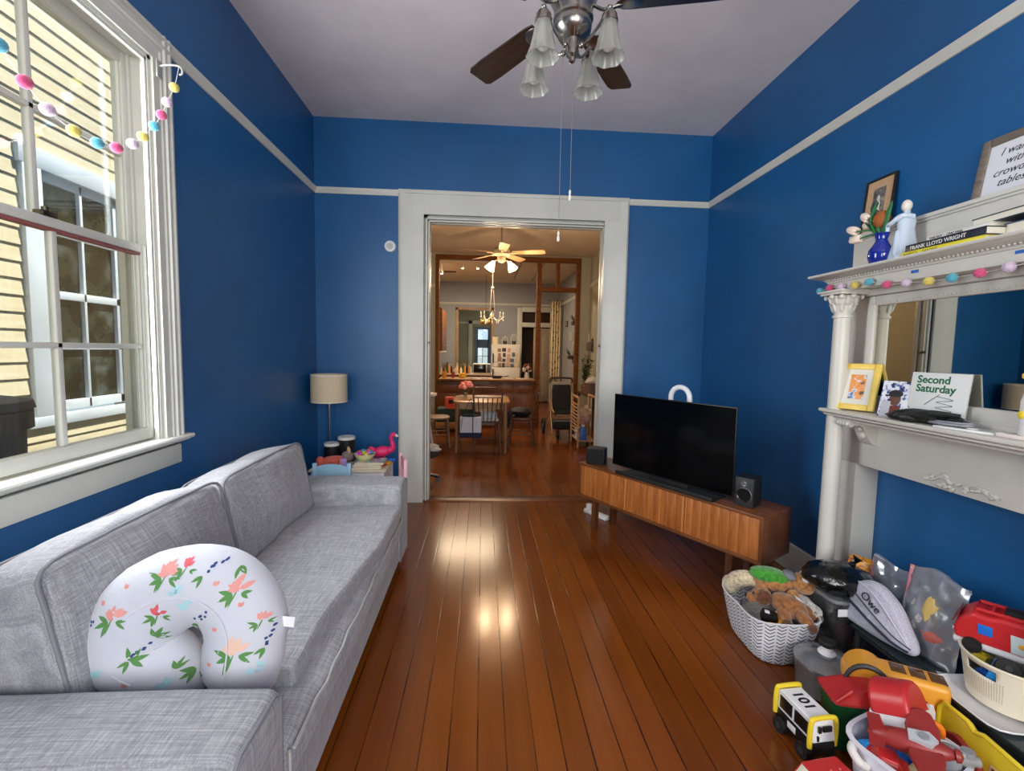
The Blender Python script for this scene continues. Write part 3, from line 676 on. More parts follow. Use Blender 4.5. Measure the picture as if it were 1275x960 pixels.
b = MB(); b.bb(-.11, .11, -.035, .035, 0, .015, bevel=.004); b.build('foot', mat('white_gloss'[:], (236, 238, 242), .3), ar)
ps = thing('power_strip', 'white power strip on the floor under the console', 'power strip', (1.06, 4.05, 0), CA)
b = MB(); b.bb(-.14, .14, -.03, .03, 0, .035, bevel=.006); b.build('housing', WHP, ps)
b = MB(); b.bb(-.12, -.07, -.02, .025, .035, .085, bevel=.006); b.build('adapter', WHP, ps)

# ------------------------------------------------------------------ children's table corner
kt = thing('kids_table', "low white children's table behind the sofa", 'table', (-1.09, 3.95, 0))
b = MB(); b.bb(-.31, .31, -.20, .20, .478, .50, bevel=.006); b.build('top', wood('pale_birch', (206, 190, 160), (226, 214, 190), .4, (1, 9, 9)), kt)
b = MB()
for (x0, x1, y0, y1) in ((-.29, .29, -.185, -.165), (-.29, .29, .165, .185), (-.29, -.27, -.165, .165), (.27, .29, -.165, .165)): b.bb(x0, x1, y0, y1, .40, .478, bevel=.003)
b.build('apron', WHP, kt)
for sx in (-.275, .275):
    for sy in (-.17, .17): b = MB(); b.bb(sx-.02, sx+.02, sy-.02, sy+.02, 0, .478, bevel=.004); b.build('leg', WHP, kt)
def kchair(label, loc, rz, m):
    c = thing('kids_chair', label, 'chair', loc, rz)
    b = MB(); b.bb(-.13, .13, -.13, .12, .27, .29, bevel=.006); b.build('seat', m, c)
    b = MB(); b.prism([(-.135, 0), (.135, 0), (.135, .05), (.12, .075), (.06, .095), (0, .1), (-.06, .095), (-.12, .075), (-.135, .05)], .016, TR((0, .145, .535), (rad(90), 0, 0))); b.build('backrest', m, c)
    for s in (-1, 1):
        b = MB(); b.bb(s*.125-.014, s*.125+.014, .118, .146, 0, .64, bevel=.004); b.build('leg', m, c)
        b = MB(); b.bb(s*.115-.014, s*.115+.014, -.125, -.097, 0, .27, bevel=.004); b.build('leg', m, c)
    return c
kchair('pale blue wooden child chair, its back to the sofa arm', (-1.105, 3.56, 0), pi, paint('pale_blue_paint', (150, 190, 215), .4))
kchair('pale pink wooden child chair beside the doorway casing', (-.75, 3.62, 0), rad(-72), paint('pale_pink_paint', (232, 172, 186), .4))
TZ = .5
for (x, y, r, h, n) in ((-1.30, 4.03, .062, .17, 'shorter black tin with white lid on the low table'), (-1.19, 4.09, .072, .215, 'taller black tin with white lid on the low table')):
    d = thing('storage_tin', n, 'tin', (x, y, TZ), group=None)
    b = MB(); b.lathe([(r*.96, 0), (r, .004), (r, h-.022)], 28); b.build('body', plain('tin_black', (26, 26, 28), .4), d)
    b = MB(); b.lathe([(r*1.03, h-.024), (r*1.03, h-.004), (r*.98, h), (r*.6, h-.004), (.001, h-.004)], 28); b.build('lid', plain('tin_lid', (222, 220, 214), .4), d)
BKC = [(206, 190, 150), (150, 110, 70), (70, 80, 130), (180, 60, 50)]
for i, (rz, dx) in enumerate(((.06, 0), (-.05, .012), (.02, .022))):
    k = thing('board_book', ['bottom board book of the stack on the low table', 'middle board book of the stack on the low table', 'top board book of the stack, with busy colourful cover'][i], 'book', (-.945+dx, 3.86, TZ+.019*i), rz)
    b = MB(); b.bb(-.115, .115, -.085, .085, 0.0005, .0175, bevel=.002); b.build('pages', plain('book_board', (226, 214, 184), .7), k)
    cm = mat('busy_cover_%d' % i, (120, 90, 110), .4); q = NT(cm); vv = q.add('ShaderNodeTexVoronoi', i_Scale=34.0); q.link(q.coords(), vv.inputs['Vector']); q.base(q.mix(.25, vv.outputs['Color'], srgb(170, 90, 40)))
    b = MB(); b.bb(-.117, .117, -.087, .087, .0175, .019); b.build('cover', cm, k)
bw = thing('bead_bowl', 'pale bowl of coloured balls on the board books', 'bowl', (-.985, 3.90, TZ+.0575))
b = MB(); b.lathe([(.05, 0), (.075, .02), (.088, .05), (.084, .05), (.072, .024), (.001, .008)], 28); b.build('bowl', plain('pale_yellow_plastic', (226, 222, 160), .5), bw)
BC = [(210, 60, 150), (60, 150, 190), (150, 190, 70), (225, 190, 60), (220, 80, 70), (180, 110, 200), (110, 190, 120)]
for i in range(13):
    a = i*2.4; r = .015+.05*math.sqrt(i/13); p = thing('ball', 'small coloured plastic ball in the pale bowl', 'ball', (-.985+r*cos(a), 3.90+r*sin(a), TZ+.0575+.045+.02*(1-i/13)), group='coloured balls in the bowl')
    b = MB(); b.ell((0, 0, 0), .019, seg=14, rg=8); b.build('ball_shell', plain('ball_%d' % (i % 7), BC[i % 7], .35), p)
fl = thing('flamingo_figure', 'hot pink toy flamingo at the back right of the low table', 'toy', (-.86, 4.07, TZ), rad(8))
PK = plain('hot_pink', (226, 40, 110), .45)
b = MB(); b.ell((-.02, 0, .085), (.085, .045, .048), (0, -.15, 0)); b.tube(smoothpath([(.045, 0, .09), (.075, 0, .12), (.07, 0, .165), (.06, 0, .2), (.072, 0, .232), (.095, 0, .232)], 5), [.03]*5+[.022]*5+[.017]*5+[.018]*5+[.022]*5+[.016], 12); b.ell((-.10, 0, .11), (.035, .015, .02), (0, .5, 0)); b.build('body', PK, fl)
b = MB(); b.cyl((.098, 0, .234), (.118, 0, .215), .013, .009); b.build('bill', plain('white_bill', (236, 226, 226), .5), fl)
b = MB(); b.cyl((.117, 0, .216), (.121, 0, .197), .009, .003); b.build('bill_tip', BLACK, fl)
for s in (-.015, .015): b = MB(); b.cyl((0, s, .05), (0, s, 0.0), .006); b.ell((.012, s, .004), (.02, .01, .004)); b.build('leg', PK, fl)
pg = thing('toy_pig', 'coral and grey stuffed toy lying at the left of the low table', 'toy', (-1.235, 3.88, TZ+.045), rad(25))
b = MB(); b.ell((0, 0, 0), (.11, .05, .045)); b.build('body', fabric('coral_plush', (190, 80, 70), (230, 120, 100), 200), pg)
b = MB(); b.ell((-.105, 0, .004), (.035, .046, .044)); b.build('snout', plain('coral_plain', (236, 110, 92), .8), pg)
b = MB(); b.ell((.11, .0, .03), (.05, .045, .045)); b.build('head', fabric('grey_plush', (110, 92, 92), (150, 130, 128), 200), pg)
for s in (-.022, .022): b = MB(); b.ell((.12, s, .08), (.012, .012, .03)); b.build('ear', plain('sand_ear', (200, 170, 130), .8), pg)
tb = thing('toy_block', 'upright lilac and coral block on the low table', 'block', (-1.135, 3.80, TZ), .3)
b = MB(); b.bb(-.028, .028, -.02, .02, 0, .085, bevel=.006); b.build('body', plain('lilac_plastic', (170, 140, 200), .5), tb)
b = MB(); b.bb(-.029, -.012, -.021, .021, .004, .081, bevel=.004); b.build('stripe', plain('coral_plastic', (224, 120, 110), .5), tb)
for (x, y, m, l) in ((-.845, 3.90, RED, 'red toy ring at the right edge of the low table'), (-.815, 3.96, ORY, 'orange toy ring behind the red ring on the low table'), (-.80, 4.05, BLU, 'flat blue toy ring near the flamingo')):
    q = thing('toy_ring', l, 'toy', (x, y, TZ)); b = MB(); b.tube([(.032*cos(a*pi/9), .032*sin(a*pi/9), .012) for a in range(18)], .012, 10, closed=True); b.build('ring', m, q)
    b = MB(); b.ell((0, 0, .012), (.02, .02, .011)); b.build('hub', m, q)
gp = thing('picture_book', 'large white picture book lying at the left of the low table', 'book', (-1.33, 3.87, TZ), .1)
b = MB(); b.bb(-.06, .06, -.1, .1, 0, .008, bevel=.001); b.build('cover', plain('white_card', (226, 226, 230), .6), gp)
b = MB(); b.bb(-.058, .062, -.098, .098, .002, .0065); b.build('pages', plain('book_pages', (236, 230, 214), .8), gp)
# ------------------------------------------------------------------ fireplace mantel
MW = paint('mantel_white_paint', (206, 204, 196), .4, .03, .04)
MY = 1.80
mt = thing('fireplace_mantel', 'tall white painted mantel with columns, mirror and upper shelf', 'fireplace mantel', (XR, MY, 0))
def ML(x, y, z): return (x-XR, y-MY, z)
def mbox(b, x0, x1, y0, y1, z0, z1, bv=.003): b.bb(x0-XR, x1-XR, y0-MY, y1-MY, z0, z1, bevel=bv)
for s in (-1, 1):
    b = MB(); ya, yb = sorted((MY+s*.543, MY+s*.66)); mbox(b, 2.04, XR, ya, yb, 0, .919); b.build('jamb_panel', MW, mt)
b = MB(); mbox(b, 2.04, XR, MY-.66, MY+.66, .919, 1.172); b.build('header_panel', MW, mt)
b = MB(); mbox(b, 2.02, XR, MY-.64, MY+.64, 1.219, 1.84); b.build('back_board', MW, mt)
for s in (-1, 1):
    b = MB(); c = ML(1.90, MY+s*.542, 0)
    b.lathe([(.06, 0), (.06, .05), (.05, .06), (.055, .075), (.055, .09), (.042, .105), (.041, .4), (.0395, 1.17), (.0385, 1.70), (.045, 1.703), (.045, 1.716)], 28, c=c); col = b.build('column', MW, mt)
    b = MB(); b.lathe([(.038, 1.716), (.043, 1.74), (.05, 1.77), (.062, 1.80), (.068, 1.815)], 28, c=c)
    for k in range(16):      # two rows of curling leaves
        a = 2*pi*k/16; hi = k % 2; r1 = .048+.012*hi; z1 = 1.752+.036*hi
        b.ell((c[0]+r1*cos(a), c[1]+r1*sin(a), z1), (.007, .009, .024), (0, rad(18), a), 8, 6); b.ell((c[0]+(r1+.008)*cos(a), c[1]+(r1+.008)*sin(a), z1+.02), (.007, .008, .006), (0, 0, a), 8, 6)
    for k in range(4):       # corner scrolls
        a = pi/4+k*pi/2; b.ell((c[0]+.078*cos(a), c[1]+.078*sin(a), 1.808), (.010, .012, .012), (0, 0, a), 10, 8)
        b.ell((c[0]+.066*cos(a+pi/4), c[1]+.066*sin(a+pi/4), 1.812), (.012, .014, .012), (0, 0, a+pi/4), 8, 6)
    b.build('capital', MW, col)
    b = MB(); b.box((c[0], c[1], 1.828), (.15, .15, .014), bevel=.004); b.box((c[0], c[1], 1.839), (.17, .17, .012), bevel=.004); b.build('abacus', MW, col)
    # scrolled bracket under the shelf
    b = MB(); pr = [(2.04, 1.172), (1.875, 1.172), (1.872, 1.155), (1.88, 1.14), (1.893, 1.138), (1.905, 1.146), (1.93, 1.148), (1.955, 1.136), (1.975, 1.11), (1.99, 1.075), (2.01, 1.05), (2.03, 1.042), (2.04, 1.042)]
    M = Matrix(((1, 0, 0, -XR), (0, 0, 1, s*.455-.0375), (0, 1, 0, 0), (0, 0, 0, 1))); b.prism(pr, .075, M)
    br = b.build('bracket', MW, mt)
    b = MB()
    for k in range(4): b.ell((1.874-XR, s*.455-.028+.0187*k, 1.155), (.01, .0085, .013), seg=10, rg=8)
    for k, (x, z) in enumerate(((1.905, 1.143), (1.935, 1.143), (1.96, 1.124), (1.98, 1.09))): b.ell((x-XR, s*.455, z), (.018, .026, .008), (0, rad(20+20*k), 0), 10, 6)
    b.build('acanthus_leaf', MW, br)
def moulding0(b, x_in, y_half, prof):
    b.rings([[ML(x_in-o, MY-y_half-o, z), ML(x_in-o, MY+y_half+o, z), ML(XR, MY+y_half+o, z), ML(XR, MY-y_half-o, z)] for o, z in prof])
b = MB(); moulding0(b, 1.874, .556, [(0, 1.170), (.003, 1.176), (.010, 1.183), (.018, 1.187), (.018, 1.194), (.026, 1.198), (.033, 1.203), (.035, 1.211), (.032, 1.218), (.028, 1.219)]); b.build('lower_shelf', MW, mt)
b = MB()
rng = random.Random(3)
for k in range(30):
    t = rng.uniform(-1, 1); y = t*.155; zc = .962+.035*(1-abs(t)**1.5)*rng.uniform(-.9, 1.1)-.012*abs(t); b.ell(ML(2.036, MY+y, zc), (.008, rng.uniform(.008, .02), rng.uniform(.006, .011)), (rng.uniform(-1, 1), 0, 0), 8, 6)
for s in (-1, 1): b.tube(smoothpath([ML(2.037, MY+s*.02, .955), ML(2.035, MY+s*.07, .975), ML(2.035, MY+s*.12, .95), ML(2.037, MY+s*.165, .955)], 5), .005, 6)
b.build('carved_ornament', MW, mt)
# mirror
b = MB(); FY, FZ0, FZ1 = .45, 1.305, 1.761
for (ya, yb, za, zb) in ((-FY-.045, -FY, 1.235, FZ1+.05), (FY, FY+.045, 1.235, FZ1+.05), (-FY, FY, 1.235, FZ0), (-FY, FY, FZ1, FZ1+.05)): mbox(b, 1.994, 2.022, MY+ya, MY+yb, za, zb, .008)
mbox(b, 1.986, 2.022, MY-.53, MY+.53, 1.219, 1.245, .004)
fr = b.build('mirror_frame', MW, mt)
b = MB()
for k in range(46): b.ell(ML(1.993, MY-.45+.9*k/45, FZ1+.012), (.005, .009, .006), seg=6, rg=5)
b.build('bead_row', MW, fr)
b = MB(); mbox(b, 2.006, 2.010, MY-FY-.004, MY+FY+.004, FZ0-.004, FZ1+.004, 0); b.build('mirror_glass', mat('old_mirror', (205, 205, 195), .015, 1), fr)
# frieze, crown and upper shelf
b = MB(); mbox(b, 1.858, 1.90, MY-.60, MY+.60, 1.838, 1.892); mbox(b, 1.90, XR, MY-.60, MY+.60, 1.846, 1.892); mbox(b, 1.975, XR, MY-.58, MY+.58, 1.812, 1.846, .006); b.build('frieze', MW, mt)
b = MB(); moulding0(b, 1.858, .60, [(0, 1.886), (.006, 1.888), (.008, 1.893), (.010, 1.897), (.017, 1.902), (.028, 1.906), (.044, 1.911), (.058, 1.917), (.062, 1.920), (.068, 1.921), (.072, 1.927), (.070, 1.933)])
cr = b.build('crown_shelf', MW, mt)
b = MB()
for k in range(70): b.ell(ML(1.836, MY-.60+1.2*k/69, 1.900), (.005, .006, .004), seg=6, rg=4)
b.build('bead_row', MW, cr)
b = MB(); mbox(b, 1.995, XR, MY-.615, MY+.615, 1.933, 2.118); mbox(b, 1.985, XR, MY-.622, MY+.622, 2.118, 2.128); mbox(b, 1.975, XR, MY-.63, MY+.63, 2.128, 2.146, .004); b.build('backsplash', MW, mt)
b = MB(); b.bb(-.318, -.3165, .086, .121, 1.865, 1.878); b.build('painter_tape', plain('blue_tape', (40, 100, 190), .7), mt)
b = MB(); b.bb(-.318, -.3165, -.315, -.272, 1.868, 1.88); b.build('painter_tape', plain('blue_tape', (40, 100, 190), .7), mt)
# slate hearth
b = MB(); b.bb(1.72, XR, .95, 2.46, 0, .006, bevel=.002); hm = mat('slate_hearth', (56, 62, 66), .35); hk = NT(hm); hk.base(hk.ramp(hk.noise(hk.coords((3, 3, 3)), 4, 6), [(.3, (44, 48, 52)), (.7, (84, 88, 88))])); struct('trim_hearth', b, hm, 'dark slate hearth slab')

# ------------------------------------------------------------------ pompom garlands
POM = {'p': (206, 80, 124), 'l': (206, 184, 208), 'y': (214, 194, 100), 't': (84, 166, 188)}
def pommat(k):
    m = mat('pompom_'+k, POM[k], .95, spec=.1, sheen=.4); q = NT(m)
    if not q.p.inputs['Normal'].links: q.bump(q.noise(q.coords((1, 1, 1)), 240, 3), .8, .006)
    return m
def garland(label, pts, r, ends=()):
    base = Vector(pts[0][1]); g = thing('pompom_garland', label, 'garland', base)
    P = [Vector(p)-base for _, p in pts]
    b = MB(); path = [Vector(e)-base for e in ends[:1]]+P+[Vector(e)-base for e in ends[1:]]; b.tube(smoothpath(path, 5), .0012, 5); b.build('string', plain('garland_string', (226, 224, 220), .8), g)
    for i, ((k, _), p) in enumerate(zip(pts, P)):
        b = MB(); b.ell((0, 0, 0), (r, r*1.04, r*.94), seg=16, rg=10, fn=lambda a, t: 1+.04*noise.noise(Vector((4*cos(a), 4*sin(a), 4*cos(t)+i))))
        b.build('pompom', pommat(k), g, loc=p)
    return g
wx = -1.45
garland('felt pompom garland hanging across the sash window', [(k, (wx, y, z)) for k, y, z in (('t', 1.535, 2.378), ('p', 1.609, 2.313), ('l', 1.682, 2.266), ('y', 1.779, 2.242), ('t', 1.878, 2.243), ('p', 1.97, 2.265), ('l', 2.056, 2.317), ('y', 2.118, 2.373), ('t', 2.189, 2.449), ('p', 2.238, 2.52), ('l', 2.28, 2.596), ('y', 2.334, 2.689))], .0215, ((wx, 1.44, 2.48), (wx, 2.372, 2.80)))
garland('felt pompom garland along the mantel frieze', [(k, (1.838, y, z)) for k, y, z in (('t', 2.436, 1.852), ('p', 2.366, 1.861), ('l', 2.288, 1.858), ('y', 2.2, 1.854), ('t', 2.115, 1.857), ('p', 2.016, 1.83), ('l', 1.919, 1.825), ('y', 1.817, 1.817), ('t', 1.722, 1.816), ('p', 1.62, 1.818), ('l', 1.526, 1.823), ('y', 1.43, 1.83), ('t', 1.33, 1.84))], .0195)
cb = thing('curtain_bracket', 'white metal curtain rod bracket on the window casing', 'bracket', (XL+.031, 2.36, 2.79))
b = MB(); b.bb(-.001, .006, -.018, .018, -.05, .03, bevel=.003); b.build('plate', mat('bracket_white', (176, 176, 170), .4, .3), cb)
b = MB(); b.tube(smoothpath([(.004, 0, .005), (.05, 0, .012), (.085, .01, .014), (.098, .012, .0), (.096, .014, -.018), (.084, .014, -.022)], 5), .005, 8); b.build('hook', mat('bracket_white'), cb) if False else b.build('hook', MATS['bracket_white'], cb)

# ------------------------------------------------------------------ things on the lower mantel shelf
SZ = 1.219
def noise_pic(name, stops, sc=30, seed=0, detail=3):
    m = mat(name, (128, 128, 128), .3); q = NT(m); v = q.coords((1, 1, 1)); a = q.add('ShaderNodeVectorMath', operation='ADD'); a.inputs[1].default_value = (seed, seed*2, seed*3); q.link(v, a.inputs[0]); q.base(q.ramp(q.noise(a.outputs[0], sc, detail), stops)); return m
def pframe(name, label, cat, loc, rz, lean, w, h, t, fw, fm, inner, mount=0, mm=None):
    """frame in local xz facing -y, leaning back by lean; bottom edge at loc"""
    f = thing(name, label, cat, loc, (-lean, 0, rz)); b = MB()
    for (x0, x1, z0, z1) in ((-w/2, -w/2+fw, 0, h), (w/2-fw, w/2, 0, h), (-w/2+fw, w/2-fw, 0, fw), (-w/2+fw, w/2-fw, h-fw, h)): b.bb(x0, x1, -t/2, t/2, z0, z1, bevel=min(fw, t)*.25)
    b.build('frame', fm, f)
    b = MB(); b.bb(-w/2+fw*.8, w/2-fw*.8, t*.1, t*.42, fw*.8, h-fw*.8); b.build('backing', plain('frame_backing', (30, 32, 34), .8), f)
    if mount:
        b = MB(); b.bb(-w/2+fw*.9, w/2-fw*.9, -t*.1, t*.05, fw*.9, h-fw*.9); b.build('mount', mm, f)
    k = fw+mount; b = MB(); b.bb(-w/2+k, w/2-k, -t*.1-.001-(t*.05 if mount else 0), t*.04, k, h-k); b.build('picture', inner, f); return f
yf = pframe('framed_photo', 'yellow photo frame leaning at the left end of the mantel shelf', 'picture frame', (1.915, 2.245, SZ+.006), rad(-65), rad(14), .185, .245, .018, .03, plain('yellow_paint', (238, 206, 96), .4),
            noise_pic('autumn_photo', [(.34, (40, 46, 84)), (.42, (120, 150, 200)), (.47, (216, 220, 228)), (.52, (226, 136, 44)), (.62, (230, 150, 54)), (.68, (70, 44, 34))], 26, 3), .028, plain('cream_mount', (222, 220, 208), .7))
pc = thing('photo_card', 'blue and white photo of a person in a dark cap, beside the yellow frame', 'photo', (1.925, 1.995, SZ), (rad(-11), 0, rad(-78)))
b = MB(); b.bb(-.095, .085, -.0015, .0015, 0, .172); b.build('card', noise_pic('fair_photo', [(.36, (40, 44, 60)), (.44, (70, 90, 160)), (.5, (226, 228, 236)), (.62, (236, 238, 244)), (.7, (90, 100, 150))], 34, 1.5), pc)
b = MB()
for (c, r) in (((-.03, -.002, .085), (.026, .0012, .03)),): b.ell(c, r, seg=20, rg=8)
b.build('face', plain('photo_skin', (96, 62, 50), .5), pc)
b = MB(); b.ell((-.03, -.0025, .112), (.032, .0012, .018), seg=20, rg=8); b.bb(-.075, -.02, -.003, -.0018, .098, .106); b.build('cap', plain('photo_cap', (24, 26, 30), .6), pc)
b = MB(); b.bb(-.085, -.045, -.0028, -.0016, .0, .075); b.build('sleeve', plain('photo_white', (190, 190, 200), .6), pc); b = MB(); b.bb(-.045, .0, -.0028, -.0016, .0, .055, bevel=.0004); b.build('shirt', plain('photo_shirt', (120, 50, 42), .6), pc)
bk = thing('menu_card', 'white standing card with large dark green lettering', 'card', (1.95, 1.855, SZ), (rad(-7), 0, rad(-84)))
b = MB(); b.bb(-.118, .118, -.004, .004, 0, .218, bevel=.001); cov = b.build('cover', plain('card_white', (226, 228, 226), .45), bk)
GT = plain('green_ink', (28, 104, 70), .5)
TM = TR((-.092, -.0045, .172), (rad(90), 0, 0))
text('lettering', 'Second\nSaturday', GT, .046, bk, TM, .0004, 0, .0012, space=.85)
b = MB(); pts = [(.03+.038*sin(i*.95)*(1 if i % 2 else 1), -.0052, .112-.0085*i) for i in range(11)]
b.tube(smoothpath([(.035+.032*(1 if i % 2 else -1), -.005, .116-.012*i) for i in range(8)], 6), .0035, 6, flat=.3); b.build('squiggle', GT, bk)
b = MB(); b.tube([(-.045, -.0048, .075), (.01, -.0048, .125)], .0012, 6); b.build('line', plain('ink_grey', (70, 72, 74), .5), bk)
gl = thing('black_glove', 'crumpled black gloves and cables on the mantel shelf', 'gloves', (1.905, 1.83, SZ))
b = MB()
for (x, y, z, rx, ry, rz, rr) in ((-.02, .11, .018, .04, .06, .018, .2), (-.01, .03, .028, .05, .09, .024, -.1), (.02, -.04, .034, .035, .08, .016, .1), (-.05, .05, .02, .025, .05, .02, .5), (.0, -.10, .03, .02, .05, .012, -.3)):
    b.ell((x, y, z), (rx, ry, rz), (0, .1, rr), 14, 10, fn=lambda a, t: 1+.16*noise.noise(Vector((2*cos(a), 2*sin(a), 3*cos(t)+x*40))))
b.build('glove_body', mat('black_leather', (22, 26, 26), .45), gl)
for i, (y, z) in enumerate(((.09, .04), (.05, .05), (-.02, .052), (-.07, .05))): b = MB(); b.tube(smoothpath([(-.03, y+.05, z-.01), (-.02, y, z), (.01, y-.05, z-.002)], 5), .01, 8); b.build('finger', mat('black_leather', (22, 26, 26), .45), gl)
eb = thing('earbud_case', 'pale round case in front of the black gloves', 'case', (1.868, 1.915, SZ)); b = MB(); b.ell((0, 0, .014), (.02, .03, .014)); b.build('shell', plain('pale_case', (196, 200, 206), .3), eb)
b = MB(); b.tube([(.0201*cos(i*pi/8)*.99, .0301*sin(i*pi/8)*.99, .016) for i in range(16)], .0008, 5, closed=True); b.build('seam', GREY, eb)
co = thing('coiled_cable', 'grey coiled charging cable on the mantel shelf', 'cable', (1.905, 1.745, SZ))
b = MB(); pts = []
for i in range(150): a = i*.33; pts.append(((.035+.007*sin(i*.7))*cos(a), (.085+.01*cos(i*.9))*sin(a), .004+.0009*(i % 19)+.012*i/150))
b.tube(pts, .0035, 6); b.build('coil', plain('cable_grey', (140, 142, 150), .5), co)
b = MB(); b.bb(-.012, .012, -.105, -.08, .002, .012, bevel=.002); b.build('plug', WHP, co)
tl = thing('white_tablet', 'flat white tablet lying on the mantel shelf', 'tablet', (1.915, 1.665, SZ), rad(12)); b = MB(); b.bb(-.055, .055, -.1, .1, 0, .008, bevel=.003); b.build('slab', WHP, tl)
b = MB(); b.bb(-.045, .045, -.085, .085, .008, .0085); b.build('face', plain('tablet_face', (200, 206, 206), .2), tl)
bc = thing('black_cable', 'short black cable lying beside the white bottle', 'cable', (1.95, 1.60, SZ+.004)); b = MB(); b.tube(smoothpath([(.02, .06, 0), (.0, .03, 0), (.01, 0, 0), (-.02, -.03, 0), (.0, -.06, 0)], 6), .004, 6); b.build('cord', BLACK, bc); b = MB(); b.bb(-.012, .012, -.085, -.06, -.003, .008, bevel=.003); b.build('plug', BLACK, bc)
so = thing('soap_bar', 'flat pale tray under the spray bottle', 'tray', (1.925, 1.475, SZ)); b = MB(); b.bb(-.05, .05, -.055, .075, 0, .012, bevel=.005); b.build('dish', plain('pale_pinkish', (226, 216, 212), .5), so); b = MB(); b.tube([(-.045, -.05, .012), (-.045, .07, .012), (.045, .07, .012), (.045, -.05, .012)], .003, 6, closed=True); b.build('rim', plain('pale_pinkish'[:], (226, 216, 212), .5), so)
sb = thing('spray_bottle', 'white bottle with yellow spray top at the right of the shelf', 'bottle', (1.93, 1.475, SZ+.0125))
b = MB(); b.lathe([(.034, 0), (.038, .006), (.038, .12), (.032, .15), (.016, .165), (.016, .17)], 24); b.build('body', WHP, sb)
b = MB(); b.lathe([(.018, .166), (.018, .195), (.012, .2)], 16); b.build('collar', YEL, sb)
b = MB(); b.bb(-.012, .012, -.02, .045, .2, .222, bevel=.006); b.build('spray_head', YEL, sb)
b = MB(); b.ell((-.034, .012, .075), (.006, .014, .016)); b.build('label_dot', YEL, sb)

# ------------------------------------------------------------------ things on the upper shelf
UZ = 1.933
va = thing('vase', 'glossy cobalt blue glass vase on the upper mantel shelf', 'vase', (1.87, 2.10, UZ))
b = MB(); b.lathe([(.03, 0), (.042, .01), (.05, .04), (.048, .07), (.03, .10), (.024, .115), (.028, .14), (.033, .148), (.029, .148), (.02, .115), (.001, .1)], 28); b.build('glass_body', mat('cobalt_glass', (16, 40, 140), .06, coat=.6), va)
fw_ = thing('tulip_bouquet', 'bunch of pale pink artificial tulips leaning out of the blue vase', 'flowers', (1.87, 2.10, UZ+.148))
TP = plain('tulip_pink', (232, 214, 200), .6); LG = plain('leaf_green', (48, 120, 70), .5)
def flower(p, tip, sz):
    b = MB(); b.tube(smoothpath([(p[0]*.02, p[1]*.02, -.06), (p[0]*.35, p[1]*.35, p[2]*.55), p], 5), .004, 7); s = b.build('stem', LG, fw_)
    d = Vector(tip).normalized(); q = d.to_track_quat('Z', 'Y').to_matrix().to_4x4(); M = Matrix.Translation(p) @ q; b = MB()
    for k in range(6):
        a = k*pi/3+.2; b.ell((0.011*cos(a)*sz/.03, .011*sin(a)*sz/.03, sz*.95), (sz*.42, sz*.5, sz*1.15), (0, rad(-10), a), 10, 8, M=M)
    b.build('bloom', TP, s)
flower((-.03, .115, .035), (-.2, 1, .5), .027); flower((-.02, .06, .08), (0, .9, .7), .026); flower((-.02, .10, .0), (-.3, 1, -.1), .026); flower((.0, .075, .055), (.1, 1, .3), .022)
for p in (((0, 0, -.04), (-.01, .05, .06), (-.02, .02, .15)), ((0, 0, -.04), (.0, -.02, .07), (.01, -.03, .14)), ((0, 0, -.04), (0, .06, .04), (-.02, .09, .08))):
    b = MB(); b.tube(smoothpath(p, 6), [.004+.011*sin(pi*min(1, i/12)) for i in range(13)], 8, flat=.2); b.build('leaf', LG, fw_)
b = MB(); b.ell((.01, .02, .07), (.035, .032, .04), fn=lambda a, t: 1+.2*noise.noise(Vector((3*cos(a), 3*sin(a), 3*cos(t))))); b.build('dried_head', plain('rust_flower', (150, 84, 36), .8), fw_)
b = MB(); b.tube(smoothpath([(0, 0, -.05), (.0, .02, .08), (-.01, .05, .12), (-.02, .02, .155)], 5), [.005]*6+[.014]*9+[.004], 8, flat=.4); b.build('dark_leaf', plain('dark_teal_leaf', (40, 66, 66), .5), fw_)
st = thing('statue', 'pale blue-white ceramic kneeling figure on the upper shelf', 'figurine', (1.92, 2.03, UZ), rad(10))
CE = mat('pale_ceramic', (196, 210, 226), .22, coat=.3)
b = MB(); b.lathe([(.055, 0), (.058, .01), (.05, .06), (.04, .11), (.032, .15), (.036, .185), (.03, .205), (.013, .222), (.012, .235)], 24, fn=lambda a, z: 1+.16*cos(2*a)+.05*cos(5*a)*max(0, 1-z/.12)); b.build('robe', CE, st)
b = MB(); b.ell((-.005, .0, .255), (.021, .02, .027)); b.build('head', plain('pale_bisque', (222, 216, 206), .4), st)
b = MB(); b.tube(smoothpath([(-.0, -.03, .2), (-.04, -.01, .205), (-.05, .03, .18), (-.035, .055, .175), (-.03, .06, .12), (-.03, .062, .07)], 6), [.012]*10+[.010]*12+[.007]*9, 10); b.build('arm', CE, st)
b = MB(); b.tube(smoothpath([(-.045, -.01, .005), (-.05, 0, .06), (-.03, .01, .14)], 6), [.016]*6+[.013]*7, 10); b.build('fold', CE, st)
